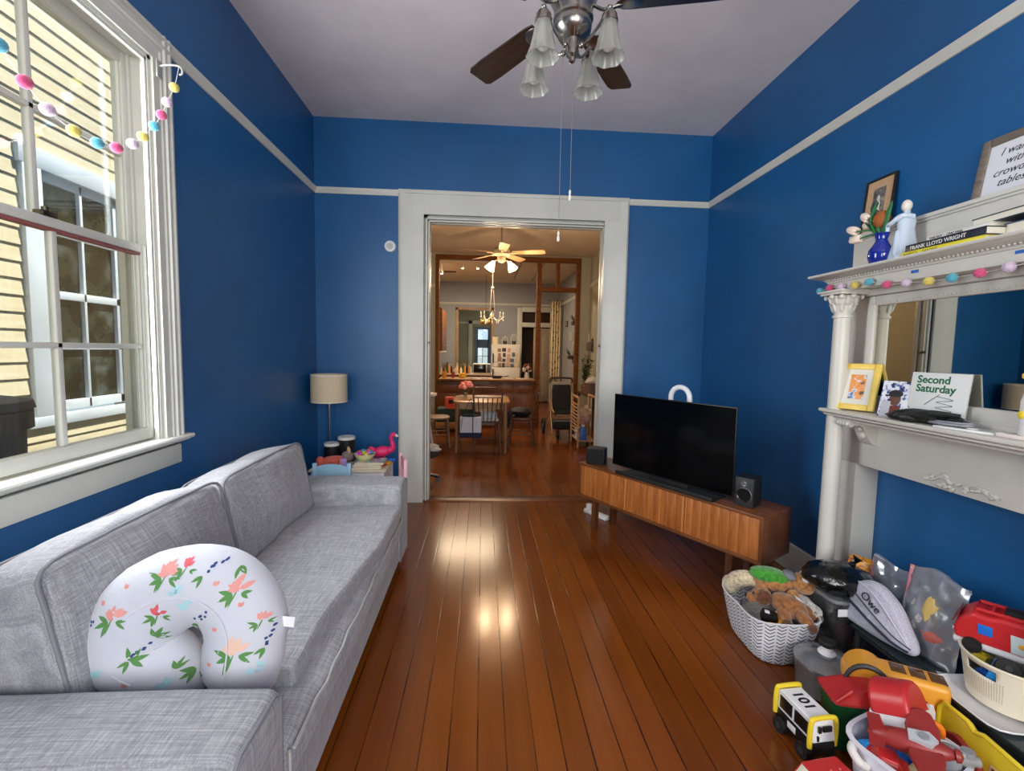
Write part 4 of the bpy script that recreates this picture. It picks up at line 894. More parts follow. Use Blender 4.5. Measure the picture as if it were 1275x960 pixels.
def hbook(label, x, y, z, l, w, h, rz, col, txt=None, tcol=None, ts=.02, spine=True):
    k = thing('hardback_book', label, 'book', (x, y, z), rz); cm = plain('cover_'+label[:9].replace(' ', '_'), col, .4)
    b = MB(); b.bb(-w/2, w/2, -l/2, l/2, 0, .003); b.bb(-w/2, w/2, -l/2, l/2, h-.003, h); b.bb(-w/2, -w/2+.003, -l/2, l/2, 0, h, bevel=.001); b.build('cover', cm, k)
    b = MB(); b.bb(-w/2+.003, w/2-.004, -l/2+.004, l/2-.004, .003, h-.003); b.build('pages', plain('book_pages', (236, 230, 214), .8), k)
    if txt:
        M = Matrix(((0, 0, -1, -w/2-.0004), (-1, 0, 0, l/2-.012), (0, 1, 0, h*.5-ts*.36), (0, 0, 0, 1))); text('spine_title', txt, plain('ink_'+label[:9].replace(' ', '_'), tcol, .5), ts, k, M, .0003, 0, .0003)
    return k
hbook('yellow book at the bottom of the mantel stack', 1.925, 1.775, UZ, .335, .20, .022, rad(1), (228, 214, 60), 'MARIETTA     GARDENS', (150, 140, 40), .014)
hbook('black book with large white capital lettering on its spine in the mantel stack', 1.93, 1.765, UZ+.0225, .335, .20, .030, rad(-2), (24, 30, 46), '  FRANK LLOYD WRIGHT', (226, 226, 222), .022)
hbook('white book with small dark spine print above the black one', 1.94, 1.735, UZ+.053, .24, .18, .020, rad(1), (222, 220, 212), 'ONE GUY  -  CIVIC PARK', (60, 60, 64), .012)
hbook('topmost navy book of the mantel stack, turned sideways', 1.965, 1.565, UZ+.0735, .20, .26, .028, rad(84), (26, 40, 60))
hbook('pale grey book lying under the navy book on the right', 1.965, 1.50, UZ, .15, .2, .06, rad(86), (70, 84, 130))
art = pframe('framed_print', 'small black framed sepia print of a statue leaning on the wall', 'picture', (2.135, 2.455, 2.146), rad(-90), rad(5), .19, .335, .016, .012, plain('black_frame', (26, 22, 20), .35), noise_pic('statue_print', [(.3, (50, 48, 46)), (.5, (110, 106, 98)), (.7, (176, 168, 152))], 26, 7), .045, plain('sepia_mount', (196, 160, 124), .7))
b = MB(); b.lathe([(.016, .075), (.02, .12), (.014, .17), (.018, .19), (.007, .21), (.011, .225), (.001, .24)], 16, TR((0, -.006, 0), (0, 0, 0), (1, .12, 1))); b.build('printed_statue', plain('print_pale', (206, 200, 188), .6), art)
tf = pframe('framed_quote', 'grey wood framed handwritten quote leaning above the mantel', 'picture', (2.11, 1.525, 2.146), rad(-90), rad(9), .80, .285, .028, .034, wood('weathered_grey_wood', (98, 88, 78), (142, 130, 116), .6, (3, 20, 20)), plain('quote_paper', (226, 228, 236), .6))
text('lettering', ' I want\n   with\ncrowded\n  tables', plain('ink_dark', (40, 42, 50), .6), .043, tf, TR((-.335, -.0045, .198), (rad(90), 0, 0)), .0003, .35, 0, space=1.0)

# ------------------------------------------------------------------ ceiling fan
FX, FYC, FZ = .355, 2.0, 2.86
fan = thing('ceiling_fan', 'ceiling fan with dark walnut blades and four glass shades', 'ceiling fan', (FX, FYC, H))
def FL(z): return z-H
b = MB(); b.lathe([(.001, 0), (.07, 0), (.07, -.02), (.05, -.06), (.018, -.07)], 28); b.build('canopy', NICKEL, fan)
b = MB(); b.cyl((0, 0, -.06), (0, 0, FL(3.06)), .013, seg=14); b.build('downrod', NICKEL, fan)
b = MB(); b.lathe([(.02, FL(3.08)), (.05, FL(3.07)), (.085, FL(3.05)), (.098, FL(3.0)), (.098, FL(2.95)), (.082, FL(2.915)), (.078, FL(2.88)), (.083, FL(2.876)), (.083, FL(2.868)), (.074, FL(2.862)), (.074, FL(2.845)), (.078, FL(2.84)), (.076, FL(2.828)), (.066, FL(2.815)), (.05, FL(2.80)), (.03, FL(2.79)), (.026, FL(2.755)), (.028, FL(2.745)), (.026, FL(2.73)), (.014, FL(2.72)), (.013, FL(2.705)), (.001, FL(2.698))], 36); b.build('motor_housing', NICKEL, fan)
BW = wood('dark_walnut_blade', (34, 24, 18), (66, 48, 36), .3, (2, 16, 16))
for k in range(5):
    a = rad(127-70.6*k)
    b = MB(); pr = [(.20, -.05), (.24, -.058), (.55, -.068), (.64, -.066), (.662, -.052), (.665, .052), (.64, .066), (.55, .068), (.24, .058), (.20, .05)]
    M = TR((0, 0, FL(2.915)), (rad(11), 0, 0)); b.prism(pr, .007, M); bl = b.build('blade', BW, fan, rot=(0, 0, a))
    b = MB(); b.tube(smoothpath([(.07, 0, FL(2.93)), (.12, 0, FL(2.90)), (.17, 0, FL(2.905)), (.2, 0, FL(2.912))], 5), .010, 8, flat=.6)
    b.ell((.225, 0, FL(2.912)), (.055, .046, .006), (rad(11), 0, 0), 20, 8); b.build('blade_iron', NICKEL, bl)
FROST = clear('frosted_shade', (232, 232, 228), .1, .25, .40, (226, 226, 218))
BULB = mat('bulb_white', (236, 234, 226), .3)
for k, (dx, dy) in enumerate(((-.135, -.10), (.122, -.12), (-.145, .13), (.10, .13))):
    a = math.atan2(dy, dx); r = math.hypot(dx, dy); ux, uy = cos(a), sin(a)
    b = MB(); b.tube(smoothpath([(.024*ux, .024*uy, FL(2.765)), (.06*ux, .06*uy, FL(2.755)), (r*.75*ux, r*.75*uy, FL(2.80)), (r*.95*ux, r*.95*uy, FL(2.845)), (dx, dy, FL(2.84)), (dx, dy, FL(2.82))], 5), .006, 8); b.ell((.045*ux, .045*uy, FL(2.755)), .012)
    b.ell((dx, dy, FL(2.845)), .011); arm = b.build('light_arm', NICKEL, fan)
    b = MB(); b.lathe([(.008, .015), (.022, .012), (.030, .0), (.030, -.012), (.034, -.016), (.034, -.028), (.028, -.03)], 24, c=(dx, dy, FL(2.815))); b.build('socket_cup', NICKEL, arm)
    b = MB(); b.lathe([(.030, -.02), (.034, -.045), (.040, -.08), (.049, -.12), (.061, -.152), (.066, -.160), (.063, -.160), (.047, -.12), (.038, -.08), (.032, -.045)], 48, c=(dx, dy, FL(2.815)), fn=lambda an, z: 1+(.045*cos(8*an) if z < -.06 else .012*cos(8*an)), caps=False); b.build('glass_shade', FROST, arm)
    b = MB(); b.lathe([(.012, -.03), (.013, -.06), (.022, -.085), (.026, -.105), (.02, -.125), (.001, -.132)], 20, c=(dx, dy, FL(2.815))); b.build('bulb', BULB, arm)
for (dx, dy, z0, z1) in ((-.048, -.06, 2.80, 1.975), (-.006, -.07, 2.80, 2.14)):
    b = MB(); b.cyl((dx, dy, FL(z0)), (dx, dy, FL(z1)), .0012, seg=6); ch = b.build('pull_chain', mat('chain_grey', (150, 148, 144), .4, .6), fan)
    b = MB(); b.lathe([(.001, .022), (.004, .02), (.0055, .008), (.003, .004), (.0055, -.004), (.0055, -.018), (.001, -.022)], 12, c=(dx, dy, FL(z1))); b.build('pull', mat('pull_white', (214, 212, 204), .35), ch)
# ------------------------------------------------------------------ low glass table in front of the fireplace
GTZ = .24
lt = thing('low_table', 'low dark glass table holding bags and the cream bin', 'table', (1.86, 1.48, 0))
b = MB(); b.bb(-.105, .165, -.5, .5, GTZ-.012, GTZ, bevel=.003); b.build('glass_top', mat('smoked_glass', (38, 48, 52), .06, spec=.6), lt)
for sx in (-.085, .145):
    for sy in (-.47, .47): b = MB(); b.cyl((sx, sy, 0), (sx, sy, GTZ-.012), .014, seg=12); b.build('leg', BLACKM, lt)
b = MB()
for sx in (-.085, .145): b.cyl((sx, -.47, GTZ-.03), (sx, .47, GTZ-.03), .009, seg=10)
b.build('rail', BLACKM, lt)

# ------------------------------------------------------------------ herringbone basket with soft toys
def herringbone():
    m = mat('herringbone_cloth', (226, 226, 228), .85, spec=.1); k = NT(m); v = k.coords((1, 1, 1), kind='UV')
    sp = k.add('ShaderNodeSeparateXYZ'); k.link(v, sp.inputs[0])
    u = k.math('MULTIPLY', sp.outputs[0], 26.0); zg = k.math('PINGPONG', u, .5)
    s = k.math('ADD', k.math('MULTIPLY', sp.outputs[1], 13.0), k.math('MULTIPLY', zg, 1.6)); f = k.math('FRACT', s)
    l = k.math('LESS_THAN', f, .32); g = k.math('GREATER_THAN', zg, .08)
    k.base(k.mix(k.math('MULTIPLY', l, g), srgb(222, 222, 226), srgb(88, 90, 104))); return m
def uv_ring(o, n):
    """u runs round the thing, v along its height"""
    me = o.data; uv = me.uv_layers.new(name='UVMap'); zs = [v.co.z for v in me.vertices]; z0, z1 = min(zs), max(zs)
    for p in me.polygons:
        an = [math.atan2(me.vertices[i].co.y, me.vertices[i].co.x)/(2*pi)+.5 for i in p.vertices]
        if max(an)-min(an) > .5: an = [a+1 if a < .5 else a for a in an]
        for li, a, i in zip(p.loop_indices, an, p.vertices): uv.data[li].uv = (a, (me.vertices[i].co.z-z0)*4.2)
    return o
def sq_ring(rx, ry, z, n=40, e=4.0, wob=0, seed=0):
    R = []
    for j in range(n):
        a = 2*pi*j/n; c, s = cos(a), sin(a); k = (abs(c)**e+abs(s)**e)**(-1/e); w = 1+wob*noise.noise(Vector((2.2*c, 2.2*s, z*6+seed)))
        R.append((rx*k*c*w, ry*k*s*w, z))
    return R
bx, by = 1.50, 2.205
bas = thing('fabric_basket', 'white herringbone cloth basket full of soft toys', 'basket', (bx, by, 0), rad(-3))
b = MB(); rr = [sq_ring(.115, .16, 0, wob=.03), sq_ring(.13, .18, .008, wob=.04), sq_ring(.15, .19, .07, wob=.07, seed=2), sq_ring(.165, .2, .14, wob=.06, seed=3), sq_ring(.178, .212, .215, wob=.035), sq_ring(.182, .216, .225, wob=.035), sq_ring(.176, .21, .225, wob=.035), sq_ring(.16, .195, .14, wob=.05), sq_ring(.14, .18, .05, wob=.05)]
b.rings(rr); uv_ring(b.build('basket_wall', herringbone(), bas), 40)
b = MB(); b.tube([(p[0], p[1], .226) for p in sq_ring(.179, .213, .225, wob=.035)], .004, 6, closed=True); b.build('hem', plain('basket_hem', (208, 208, 214), .85), bas)
def plushmat(n, c):
    if n in MATS: return MATS[n]
    m = mat(n, c, .95, spec=.1, sheen=.5); q = NT(m); d = tuple(x*.72 for x in c); q.base(q.ramp(q.noise(q.coords((1, 1, 1)), 60, 4), [(.35, d), (.6, c)])); q.bump(q.noise(q.coords((1, 1, 1)), 260, 3), .6, .006); return m
BRN = plushmat('brown_plush', (160, 104, 62)); TAN = plushmat('tan_plush', (186, 128, 74)); GPL = plushmat('green_plush', (72, 160, 52)); CPL = plushmat('cream_plush', (226, 208, 172)); GRP = plushmat('grey_plush_cloth', (170, 164, 158))
EYW = plain('eye_white', (236, 236, 232), .2); EYB = plain('eye_black', (14, 14, 16), .1)
def lump(b, c, r, rot=(0, 0, 0), w=.1, s=0): b.ell(c, r, rot, 18, 12, fn=lambda a, t: 1+w*noise.noise(Vector((2*cos(a)*sin(t), 2*sin(a)*sin(t), 2*cos(t)+s))))
fill = thing('blanket', 'bunched grey cloth under the toys in the basket', 'blanket', (bx, by, .02)); b = MB(); lump(b, (0, 0, .08), (.135, .17, .075), w=.25); b.build('cloth', GRP, fill)
b = MB(); lump(b, (.125, -.05, .21), (.05, .11, .05), (0, .5, .3), .3, 4); b.build('cloth_fold', plushmat('pale_cloth', (206, 202, 200)), fill)
dg = thing('plush_dog', 'brown plush puppy lying across the front of the basket', 'soft toy', (1.505, 2.135, .20), rad(-38))
b = MB(); lump(b, (.045, 0, .055), (.085, .055, .055), (0, .2, 0), .08); lump(b, (-.075, .012, .06), (.052, .045, .042), w=.06); lump(b, (-.118, .0, .045), (.03, .03, .025), w=.04); b.build('body', BRN, dg)
for (x, y, z, ry, rz) in ((.115, -.05, .032, .55, -.5), (.03, -.055, .032, .6, -1.1), (.13, .04, .03, .6, .3)):
    b = MB(); lump(b, (x, y, z), (.05, .03, .028), (0, ry, rz), .06); lg = b.build('leg', BRN, dg)
    b = MB(); lump(b, (x+.04*cos(rz), y+.04*sin(rz), z-.022), (.022, .026, .022), w=.05); b.build('paw', plushmat('dark_brown_plush', (104, 64, 40)), lg)
for s in (-1, 1): b = MB(); lump(b, (-.06, .012+s*.042, .075), (.03, .01, .035), (s*.5, .3, 0), .05); b.build('ear', plushmat('dark_brown_plush', (104, 64, 40)), dg)
b = MB(); b.ell((-.146, -.002, .05), (.008, .011, .008)); b.build('nose', EYB, dg)
for s in (-1, 1): b = MB(); b.ell((-.112, .01+s*.024, .078), .006); b.build('eye', EYB, dg)
b = MB(); b.box((.085, -.012, .108), (.035, .028, .002), (0, .5, .3)); b.build('tag', plain('white_tag', (240, 240, 242), .8), dg)
tu = thing('plush_turtle', 'tan plush with green back and big white eye on top of the basket', 'soft toy', (1.565, 2.225, .285), rad(-24))
b = MB(); lump(b, (-.03, 0, .03), (.10, .065, .05), w=.06); lump(b, (.105, 0, .045), (.062, .055, .055), w=.06); b.build('body', TAN, tu)
b = MB(); lump(b, (-.045, .0, .058), (.098, .062, .042), (0, .06, 0), .06); b.build('shell', GPL, tu)
b = MB(); lump(b, (.045, 0, .078), (.035, .05, .02), (0, .2, 0), .05); b.build('collar', plain('grey_collar', (120, 122, 126), .8), tu)
for s in (-1, 1):
    b = MB(); b.ell((.112, s*.03-.01, .085), (.02, .014, .02)); e = b.build('eye', EYW, tu); b = MB(); b.ell((.124, s*.033-.014, .09), (.009, .008, .01)); b.build('pupil', EYB, e)
for (x, y) in ((-.09, -.06), (.05, -.07), (-.09, .06)): b = MB(); lump(b, (x, y, .0), (.03, .022, .035), w=.05); b.build('foot', TAN, tu)
cp = thing('plush_sleeve', 'cream plush arm draped over the back left of the basket', 'soft toy', (1.435, 2.30, .215), rad(-30)); b = MB(); b.tube(smoothpath([(-.07, .05, .0), (-.05, .02, .06), (.02, -.0, .085), (.09, -.01, .06), (.14, -.02, .03)], 5), [.04]*5+[.042]*5+[.035]*6+[.03]*5, 14); b.build('plush_body', CPL, cp)
b = MB(); lump(b, (-.075, .055, .01), (.045, .045, .05), w=.1); b.build('end', CPL, cp)
bt = thing('toy_robot', 'small black and yellow toy tucked into the front of the basket', 'toy', (1.425, 2.085, .18), rad(-20)); b = MB(); b.box((0, 0, .035), (.075, .055, .05), (.3, .2, 0), bevel=.014); b.build('body', BLACK, bt)
b = MB(); b.tube(smoothpath([(-.01, -.04, .02), (.035, -.035, .02), (.048, 0, .03), (.04, .03, .05)], 5), .008, 8); b.build('band', ORY, bt)
b = MB(); b.box((-.012, -.012, .064), (.022, .018, .006), (.3, .2, 0), bevel=.002); b.build('badge', plain('badge_white', (214, 214, 220), .5), bt)

# ------------------------------------------------------------------ clear storage box, black bag, crinkled packet
CP_ = clear('clear_plastic', (232, 236, 238), .22, .12, .06)
cbx = thing('storage_box', 'clear plastic box of small toys behind the basket', 'box', (1.835, 2.13, 0))
b = MB(); rr = [sq_ring(.11, .105, .004, e=8), sq_ring(.115, .11, .01, e=8), sq_ring(.135, .125, .30, e=8), sq_ring(.145, .135, .305, e=8), sq_ring(.145, .135, .315, e=8), sq_ring(.132, .122, .315, e=8), sq_ring(.128, .12, .30, e=8), sq_ring(.108, .103, .012, e=8)]; b.rings(rr); b.build('box_body', CP_, cbx)
b = MB(); b.rings([sq_ring(.148, .138, .318, e=8), sq_ring(.15, .14, .324, e=8), sq_ring(.145, .135, .334, e=8), sq_ring(.1, .09, .336, e=8)]); b.build('lid', clear('cloudy_lid', (220, 224, 228), .25, .15, .55, (200, 204, 208)), cbx)
b = MB(); b.bb(-.13, .02, -.137, -.1345, .262, .298); b.build('label', WHP, cbx)
for i, (x, y, z, s, m, l) in enumerate(((-.05, -.05, .01, .075, BLACK, 'dark'), (.05, -.03, .01, .07, ORY, 'orange'), (-.03, -.05, .09, .08, DRED, 'dark red'), (.05, .04, .09, .08, BLACKM, 'black'), (-.05, .05, .01, .07, GREY, 'grey'), (.01, -.04, .175, .075, BLACKM, 'topmost dark'))):
    q = thing('toy_brick', '%s toy brick inside the clear plastic box' % l, 'toy', (1.835+x, 2.13+y, z), i*.7); b = MB(); b.box((0, 0, s*.5), (s, s*.8, s), bevel=.006); b.build('brick', m, q); b = MB(); [b.cyl((u*s*.25, w*s*.2, s), (u*s*.25, w*s*.2, s+.006), s*.1, seg=10) for u in (-1, 1) for w in (-1, 1)]; b.build('studs', m, q)
bb_ = thing('black_bag', 'shiny black plastic bag bundled on the clear box', 'bag', (1.775, 2.09, .338))
bm_ = mat('shiny_black_plastic', (8, 10, 11), .14, spec=.7); NT(bm_).bump(NT(bm_).noise(NT(bm_).coords((1, 1, 1)), 28, 4), .5, .012)
b = MB(); b.ell((0, 0, .066), (.175, .12, .075), (0, .12, 0), 44, 26, fn=lambda a, t: 1+.06*noise.noise(Vector((3*cos(a)*sin(t), 3*sin(a)*sin(t), 3*cos(t))))+.035*noise.noise(Vector((8*cos(a)*sin(t), 8*sin(a)*sin(t), 8*cos(t))))); b.build('bag_body', bm_, bb_)
b = MB(); b.lathe([(.02, 0), (.008, .02), (.014, .04), (.022, .05)], 12, TR((.09, .03, .115), (.2, .5, 0)), fn=lambda a, z: 1+.25*cos(5*a)); b.build('knot', bm_, bb_)
pk = thing('snack_packet', 'crinkled orange packet behind the black bag', 'packet', (1.985, 2.185, .338), (0, 0, rad(-60)))
om = mat('orange_foil', (228, 152, 40), .35); q = NT(om); q.base(q.ramp(q.noise(q.coords((1, 1, 1)), 30, 2), [(.55, (232, 156, 44)), (.6, (120, 50, 60)), (.64, (236, 168, 56))]))
b = MB(); b.grid(14, 14, lambda u, v: ((u-.5)*.13+.012*noise.noise(Vector((u*5, v*5, 1))), .022*sin(pi*u)*sin(pi*min(1, v*1.15))+.014*noise.noise(Vector((u*6, v*6, 3))), v*.115+.02*noise.noise(Vector((u*4, 2, 8))))); b.grid(14, 14, lambda u, v: ((u-.5)*.13+.012*noise.noise(Vector((u*5, v*5, 1))), -.022*sin(pi*u)*sin(pi*min(1, v*1.15))+.014*noise.noise(Vector((u*6, v*6, 3))), v*.115+.02*noise.noise(Vector((u*4, 2, 8))))); b.build('packet_body', om, pk)
b = MB(); b.bb(-.055, .055, -.003, .003, .105, .125); b.build('crimp', om, pk)

# ------------------------------------------------------------------ clear drum
dr_ = thing('plastic_drum', 'grey see-through plastic drum with white and black knob', 'container', (1.555, 1.865, 0))
DP = clear('grey_clear_plastic', (200, 202, 204), .25, .12, .46, (190, 190, 192))
b = MB(); b.lathe([(.10, .004), (.112, .01), (.122, .13), (.125, .135), (.121, .135), (.11, .012)], 36); b.build('drum_body', DP, dr_)
b = MB(); b.lathe([(.127, .132), (.127, .142), (.118, .15), (.09, .165), (.045, .176), (.001, .178)], 36); ld = b.build('lid', DP, dr_)
b = MB(); b.lathe([(.036, .176), (.034, .183), (.024, .19), (.024, .215)], 24); b.build('knob', WHP, ld)
b = MB(); b.lathe([(.03, .21), (.034, .216), (.034, .228), (.03, .233), (.001, .233)], 24); b.build('knob_cap', BLACKM, ld)

# ------------------------------------------------------------------ lilac pouch and clear zip bags
def inflate(outline, th, n=7, pw=.5, wob=.0):
    cx_ = sum(p[0] for p in outline)/len(outline); cz_ = sum(p[1] for p in outline)/len(outline); R = []
    for i in range(n*2+1):
        t = -1+2*i/(n*2); s = max(.02, math.sqrt(max(0, 1-abs(t)**2.2))); s = s**.8
        R.append([(cx_+(x-cx_)*s, t*th/2+wob*noise.noise(Vector((x*14, z*14, i*.3))), cz_+(z-cz_)*s) for x, z in outline])
    return R
po = thing('zip_pouch', 'puffy lilac grey zip pouch with a dark band standing on the glass table', 'pouch', (1.775, 2.015, GTZ), (rad(-9), 0, rad(-84)))
ol = smoothpath([(0, .02, 0), (-.005, .10, 0), (.0, .165, 0), (.03, .205, 0), (.085, .232, 0), (.15, .222, 0), (.215, .18, 0), (.27, .12, 0), (.312, .06, 0), (.315, .03, 0), (.28, .012, 0), (.15, .004, 0), (.03, .004, 0)], 4, True)
LIL = fabric('lilac_quilt', (160, 158, 176), (198, 196, 210), 200, .7)
b = MB(); b.rings(inflate([(p.x, p.y) for p in ol], .10, wob=.006)); pb_ = b.build('pouch_body', LIL, po)
def band(name, pts, r, m, fl): b = MB(); b.tube(smoothpath(pts, 6), r, 8, flat=fl); return b.build(name, m, po)
band('dark_band', [(-.002, -.035, .105), (.06, -.05, .095), (.15, -.052, .065), (.24, -.046, .038), (.30, -.028, .03)], .010, plain('navy_band', (36, 42, 58), .7), .35)
band('zip', [(-.002, -.03, .165), (.06, -.05, .145), (.15, -.053, .105), (.24, -.048, .066), (.306, -.024, .045)], .0028, plain('zip_dark', (64, 66, 78), .6), 1)
band('edge_piping', [(.04, -.034, .205), (.10, -.044, .20), (.17, -.047, .165), (.24, -.044, .11), (.30, -.03, .055)], .0025, plain('lilac_piping', (214, 212, 224), .6), 1)
text('lettering', 'Owe', plain('ink_black', (30, 32, 40), .6), .05, po, TR((.075, -.0535, .155), (rad(84), rad(24), 0)), .001, 0, 0)
def zipbag(label, loc, rz, lean, w, h, th, seed, contents):
    z = thing('zip_bag', label, 'bag', loc, (-lean, 0, rz)); PB = clear('crinkled_bag', (216, 222, 230), .4, .16, .56, (206, 212, 222))
    for sg, nm in ((-1, 'front_sheet'), (1, 'back_sheet')):
        b = MB(); b.grid(22, 22, lambda u, v: ((u-.5)*w*(1+.03*sin(v*5+seed)), sg*th/2*(sin(pi*min(1, max(0, u)))**.6)*(1-v*.75)*(1 if v > 0 else .6)+.010*noise.noise(Vector((u*5+seed, v*5, sg)))+.005*noise.noise(Vector((u*14+seed, v*14, sg))), v*h+.012*sin(u*7+seed)*v)); b.build(nm, PB, z)
    b = MB(); b.tube([(-.5*w+w*i/20, .010*noise.noise(Vector((i/20*5+seed, 5, -1))), h*.965+.012*sin(i/20*7+seed)) for i in range(21)], .003, 6); b.build('zip_seal', plain('zip_white', (226, 228, 236), .4), z)
    b = MB(); b.bb(-w*.5-.004, -w*.5+.012, -.004, .004, h*.55, h*.97, bevel=.002); b.build('zip_slider', plain('zip_pink', (206, 130, 140), .5), z)
    for (nm, c, r, m) in contents: b = MB(); lump(b, c, r, w=.2, s=seed); b.build(nm, m, z)
    return z
zipbag('large clear zip bag against the blue firebox, behind the lilac pouch', (1.965, 1.975, GTZ), rad(-80), rad(8), .27, .27, .05, 1.3, (('folded_cloth', (.0, 0, .06), (.09, .02, .06), plushmat('pale_cloth', (206, 202, 200))),))
zipbag('taller clear zip bag with yellow contents, next to the red fire engine', (1.885, 1.735, GTZ), rad(-86), rad(6), .235, .36, .06, 4.7, (('yellow_item', (.0, -.01, .20), (.035, .018, .06), plain('soft_yellow', (222, 190, 110), .6)), ('red_item', (.02, -.012, .10), (.05, .018, .025), plain('faded_red', (190, 96, 84), .6)), ('blue_cloth', (0, 0, .05), (.10, .022, .05), plushmat('slate_cloth', (78, 92, 110))), ('white_cloth', (-.05, .0, .15), (.05, .018, .09), plushmat('pale_cloth'[:], (206, 202, 200)))))

# ------------------------------------------------------------------ tray and cream bin with blocks, fire engine on top
ty = thing('plastic_tray', 'white plastic tray under the cream bin', 'tray', (1.925, 1.46, GTZ), rad(-4)); b = MB(); b.rings([sq_ring(.165, .125, .0, e=6), sq_ring(.175, .135, .004, e=6), sq_ring(.185, .145, .014, e=6), sq_ring(.18, .14, .016, e=6), sq_ring(.165, .125, .006, e=6)]); b.build('tray_body', WHP, ty)
b = MB(); b.tube([(p[0], p[1], .0155) for p in sq_ring(.183, .143, .015, e=6)], .0028, 6, closed=True); b.build('lip', WHP, ty)
cbn = thing('plastic_bin', 'cream plastic bin with handle slot and pinholes, full of blocks', 'bin', (1.94, 1.465, GTZ+.0165), rad(0))
pm = mat('cream_pinhole_plastic', (222, 214, 190), .42); q = NT(pm); fr_ = q.add('ShaderNodeVectorMath', operation='FRACTION'); q.link(q.coords((120, 34, 1), kind='UV'), fr_.inputs[0]); ds = q.add('ShaderNodeVectorMath', operation='DISTANCE'); ds.inputs[1].default_value = (.5, .5, 0); q.link(fr_.outputs[0], ds.inputs[0])
sx_ = q.add('ShaderNodeSeparateXYZ'); q.link(q.coords((1, 1, 1), kind='UV'), sx_.inputs[0])
zone = q.math('MULTIPLY', q.math('GREATER_THAN', sx_.outputs[1], .16), q.math('LESS_THAN', sx_.outputs[1], .46)); zone = q.math('MULTIPLY', zone, q.math('LESS_THAN', q.math('PINGPONG', sx_.outputs[0], .125), .085))
q.base(q.mix(q.math('MULTIPLY', q.math('LESS_THAN', ds.outputs[1], .28), zone), srgb(224, 216, 194), srgb(150, 142, 124)))
b = MB(); N = 64; HB = .165; lv = [0, .004, .05, .095, .112, .130, .148, .160, .165]
def cb_r(z): return .115+.025*z/HB
outer = [[b.bm.verts.new(((cb_r(z)-(.006 if z == 0 else 0))*1.06*cos(2*pi*j/N), (cb_r(z)-(.006 if z == 0 else 0))*sin(2*pi*j/N), z)) for j in range(N)] for z in lv]
slot = {(i, j) for i in (4, 5) for j in list(range(29, 36))+[63, 0, 1, 2, 61, 62]}
for i in range(len(lv)-1):
    for j in range(N):
        if (i, j) in slot: continue
        b.bm.faces.new((outer[i][j], outer[i][(j+1) % N], outer[i+1][(j+1) % N], outer[i+1][j]))
b.bm.faces.new(list(reversed(outer[0])))
cb_o = uv_ring(b.build('bin_wall', pm, cbn), N); sd = cb_o.modifiers.new('thickness', 'SOLIDIFY'); sd.thickness = .004; sd.offset = -1
b = MB(); b.tube([(cb_r(HB)*1.065*cos(2*pi*j/N), cb_r(HB)*1.005*sin(2*pi*j/N), HB) for j in range(N)], .005, 8, closed=True); b.build('rim', CRM, cbn)
def block(label, x, y, z, rot, d, m, stud=True):
    q = thing('building_block', label, 'block', (x, y, z), rot); b = MB(); b.bb(-d[0]/2, d[0]/2, -d[1]/2, d[1]/2, 0, d[2], bevel=.004); b.build('brick', m, q)
    b = MB(); nx = max(1, round(d[0]/.035)); ny = max(1, round(d[1]/.035))
    for i in range(nx):
        for j in range(ny): cx_, cy_ = -d[0]/2+(i+.5)*d[0]/nx, -d[1]/2+(j+.5)*d[1]/ny; b.cyl((cx_, cy_, d[2]), (cx_, cy_, d[2]+.007), .009, seg=12)
    b.build('studs', m, q); return q
SKY = plain('sky_blue_plastic', (40, 150, 225), .32)
zb = GTZ+.024
block('yellow block at the back of the cream bin', 1.90, 1.545, zb+.085, (.2, .1, .3), (.05, .04, .04), YEL)
block('sky blue block leaning in the cream bin', 1.865, 1.455, zb+.095, (.25, -.3, .5), (.085, .05, .04), SKY)
block('yellow block in front of the sky blue one in the cream bin', 1.925, 1.40, zb+.09, (.15, .1, -.5), (.075, .035, .03), YEL)
block('dark blue block at the right of the cream bin', 1.985, 1.42, zb+.085, (.2, .2, -.3), (.07, .05, .035), BLU)
block('green block low in the cream bin', 2.0, 1.385, zb+.06, (0, 0, .4), (.05, .05, .04), GRN)
block('second blue block under the others in the cream bin', 1.92, 1.47, zb, (0, 0, .2), (.12, .12, .085), BLU)
bd = thing('toy_disc', 'black round toy wheel on the blocks in the cream bin', 'toy', (1.865, 1.425, zb+.142), (.5, -.5, 0)); b = MB(); b.lathe([(.001, -.012), (.032, -.012), (.037, -.005), (.037, .005), (.032, .012), (.012, .009), (.001, .01)], 24); b.build('tyre', BLACKM, bd)
b = MB(); b.lathe([(.012, .0085), (.01, .0125), (.001, .013)], 16); b.build('hub', plain('dark_grey_plastic', (50, 50, 54), .5), bd)
fe = thing('fire_engine', 'red toy fire engine with a pale side panel on the cream bin', 'toy truck', (1.965, 1.49, GTZ+.187), (rad(10), rad(-3), rad(-58)))
b = MB(); pr = [(-.15, .0), (.15, .0), (.15, .10), (.09, .105), (.05, .125), (-.02, .125), (-.06, .115), (-.10, .12), (-.135, .085), (-.155, .04)]; b.prism(pr, .11, TR((0, .055, .02), (rad(90), 0, 0))); o = b.build('body', RED, fe); md = o.modifiers.new('round', 'BEVEL'); md.width = .012; md.segments = 3
b = MB(); b.bb(-.155, .155, -.06, .06, .0, .024, bevel=.008); b.build('chassis', plain('pale_grey_plastic', (206, 206, 208), .4), fe)
b = MB(); b.bb(.0, .09, -.0575, -.0545, .03, .10, bevel=.001); p_ = b.build('side_panel', plain('pale_blue_panel', (196, 214, 216), .4), fe)
b = MB(); [b.ell((.03+.03*i, -.058, .065), (.012, .002, .010), seg=14, rg=8) for i in range(2)]; b.build('flame_print', plain('orange_print', (236, 176, 60), .5), p_)
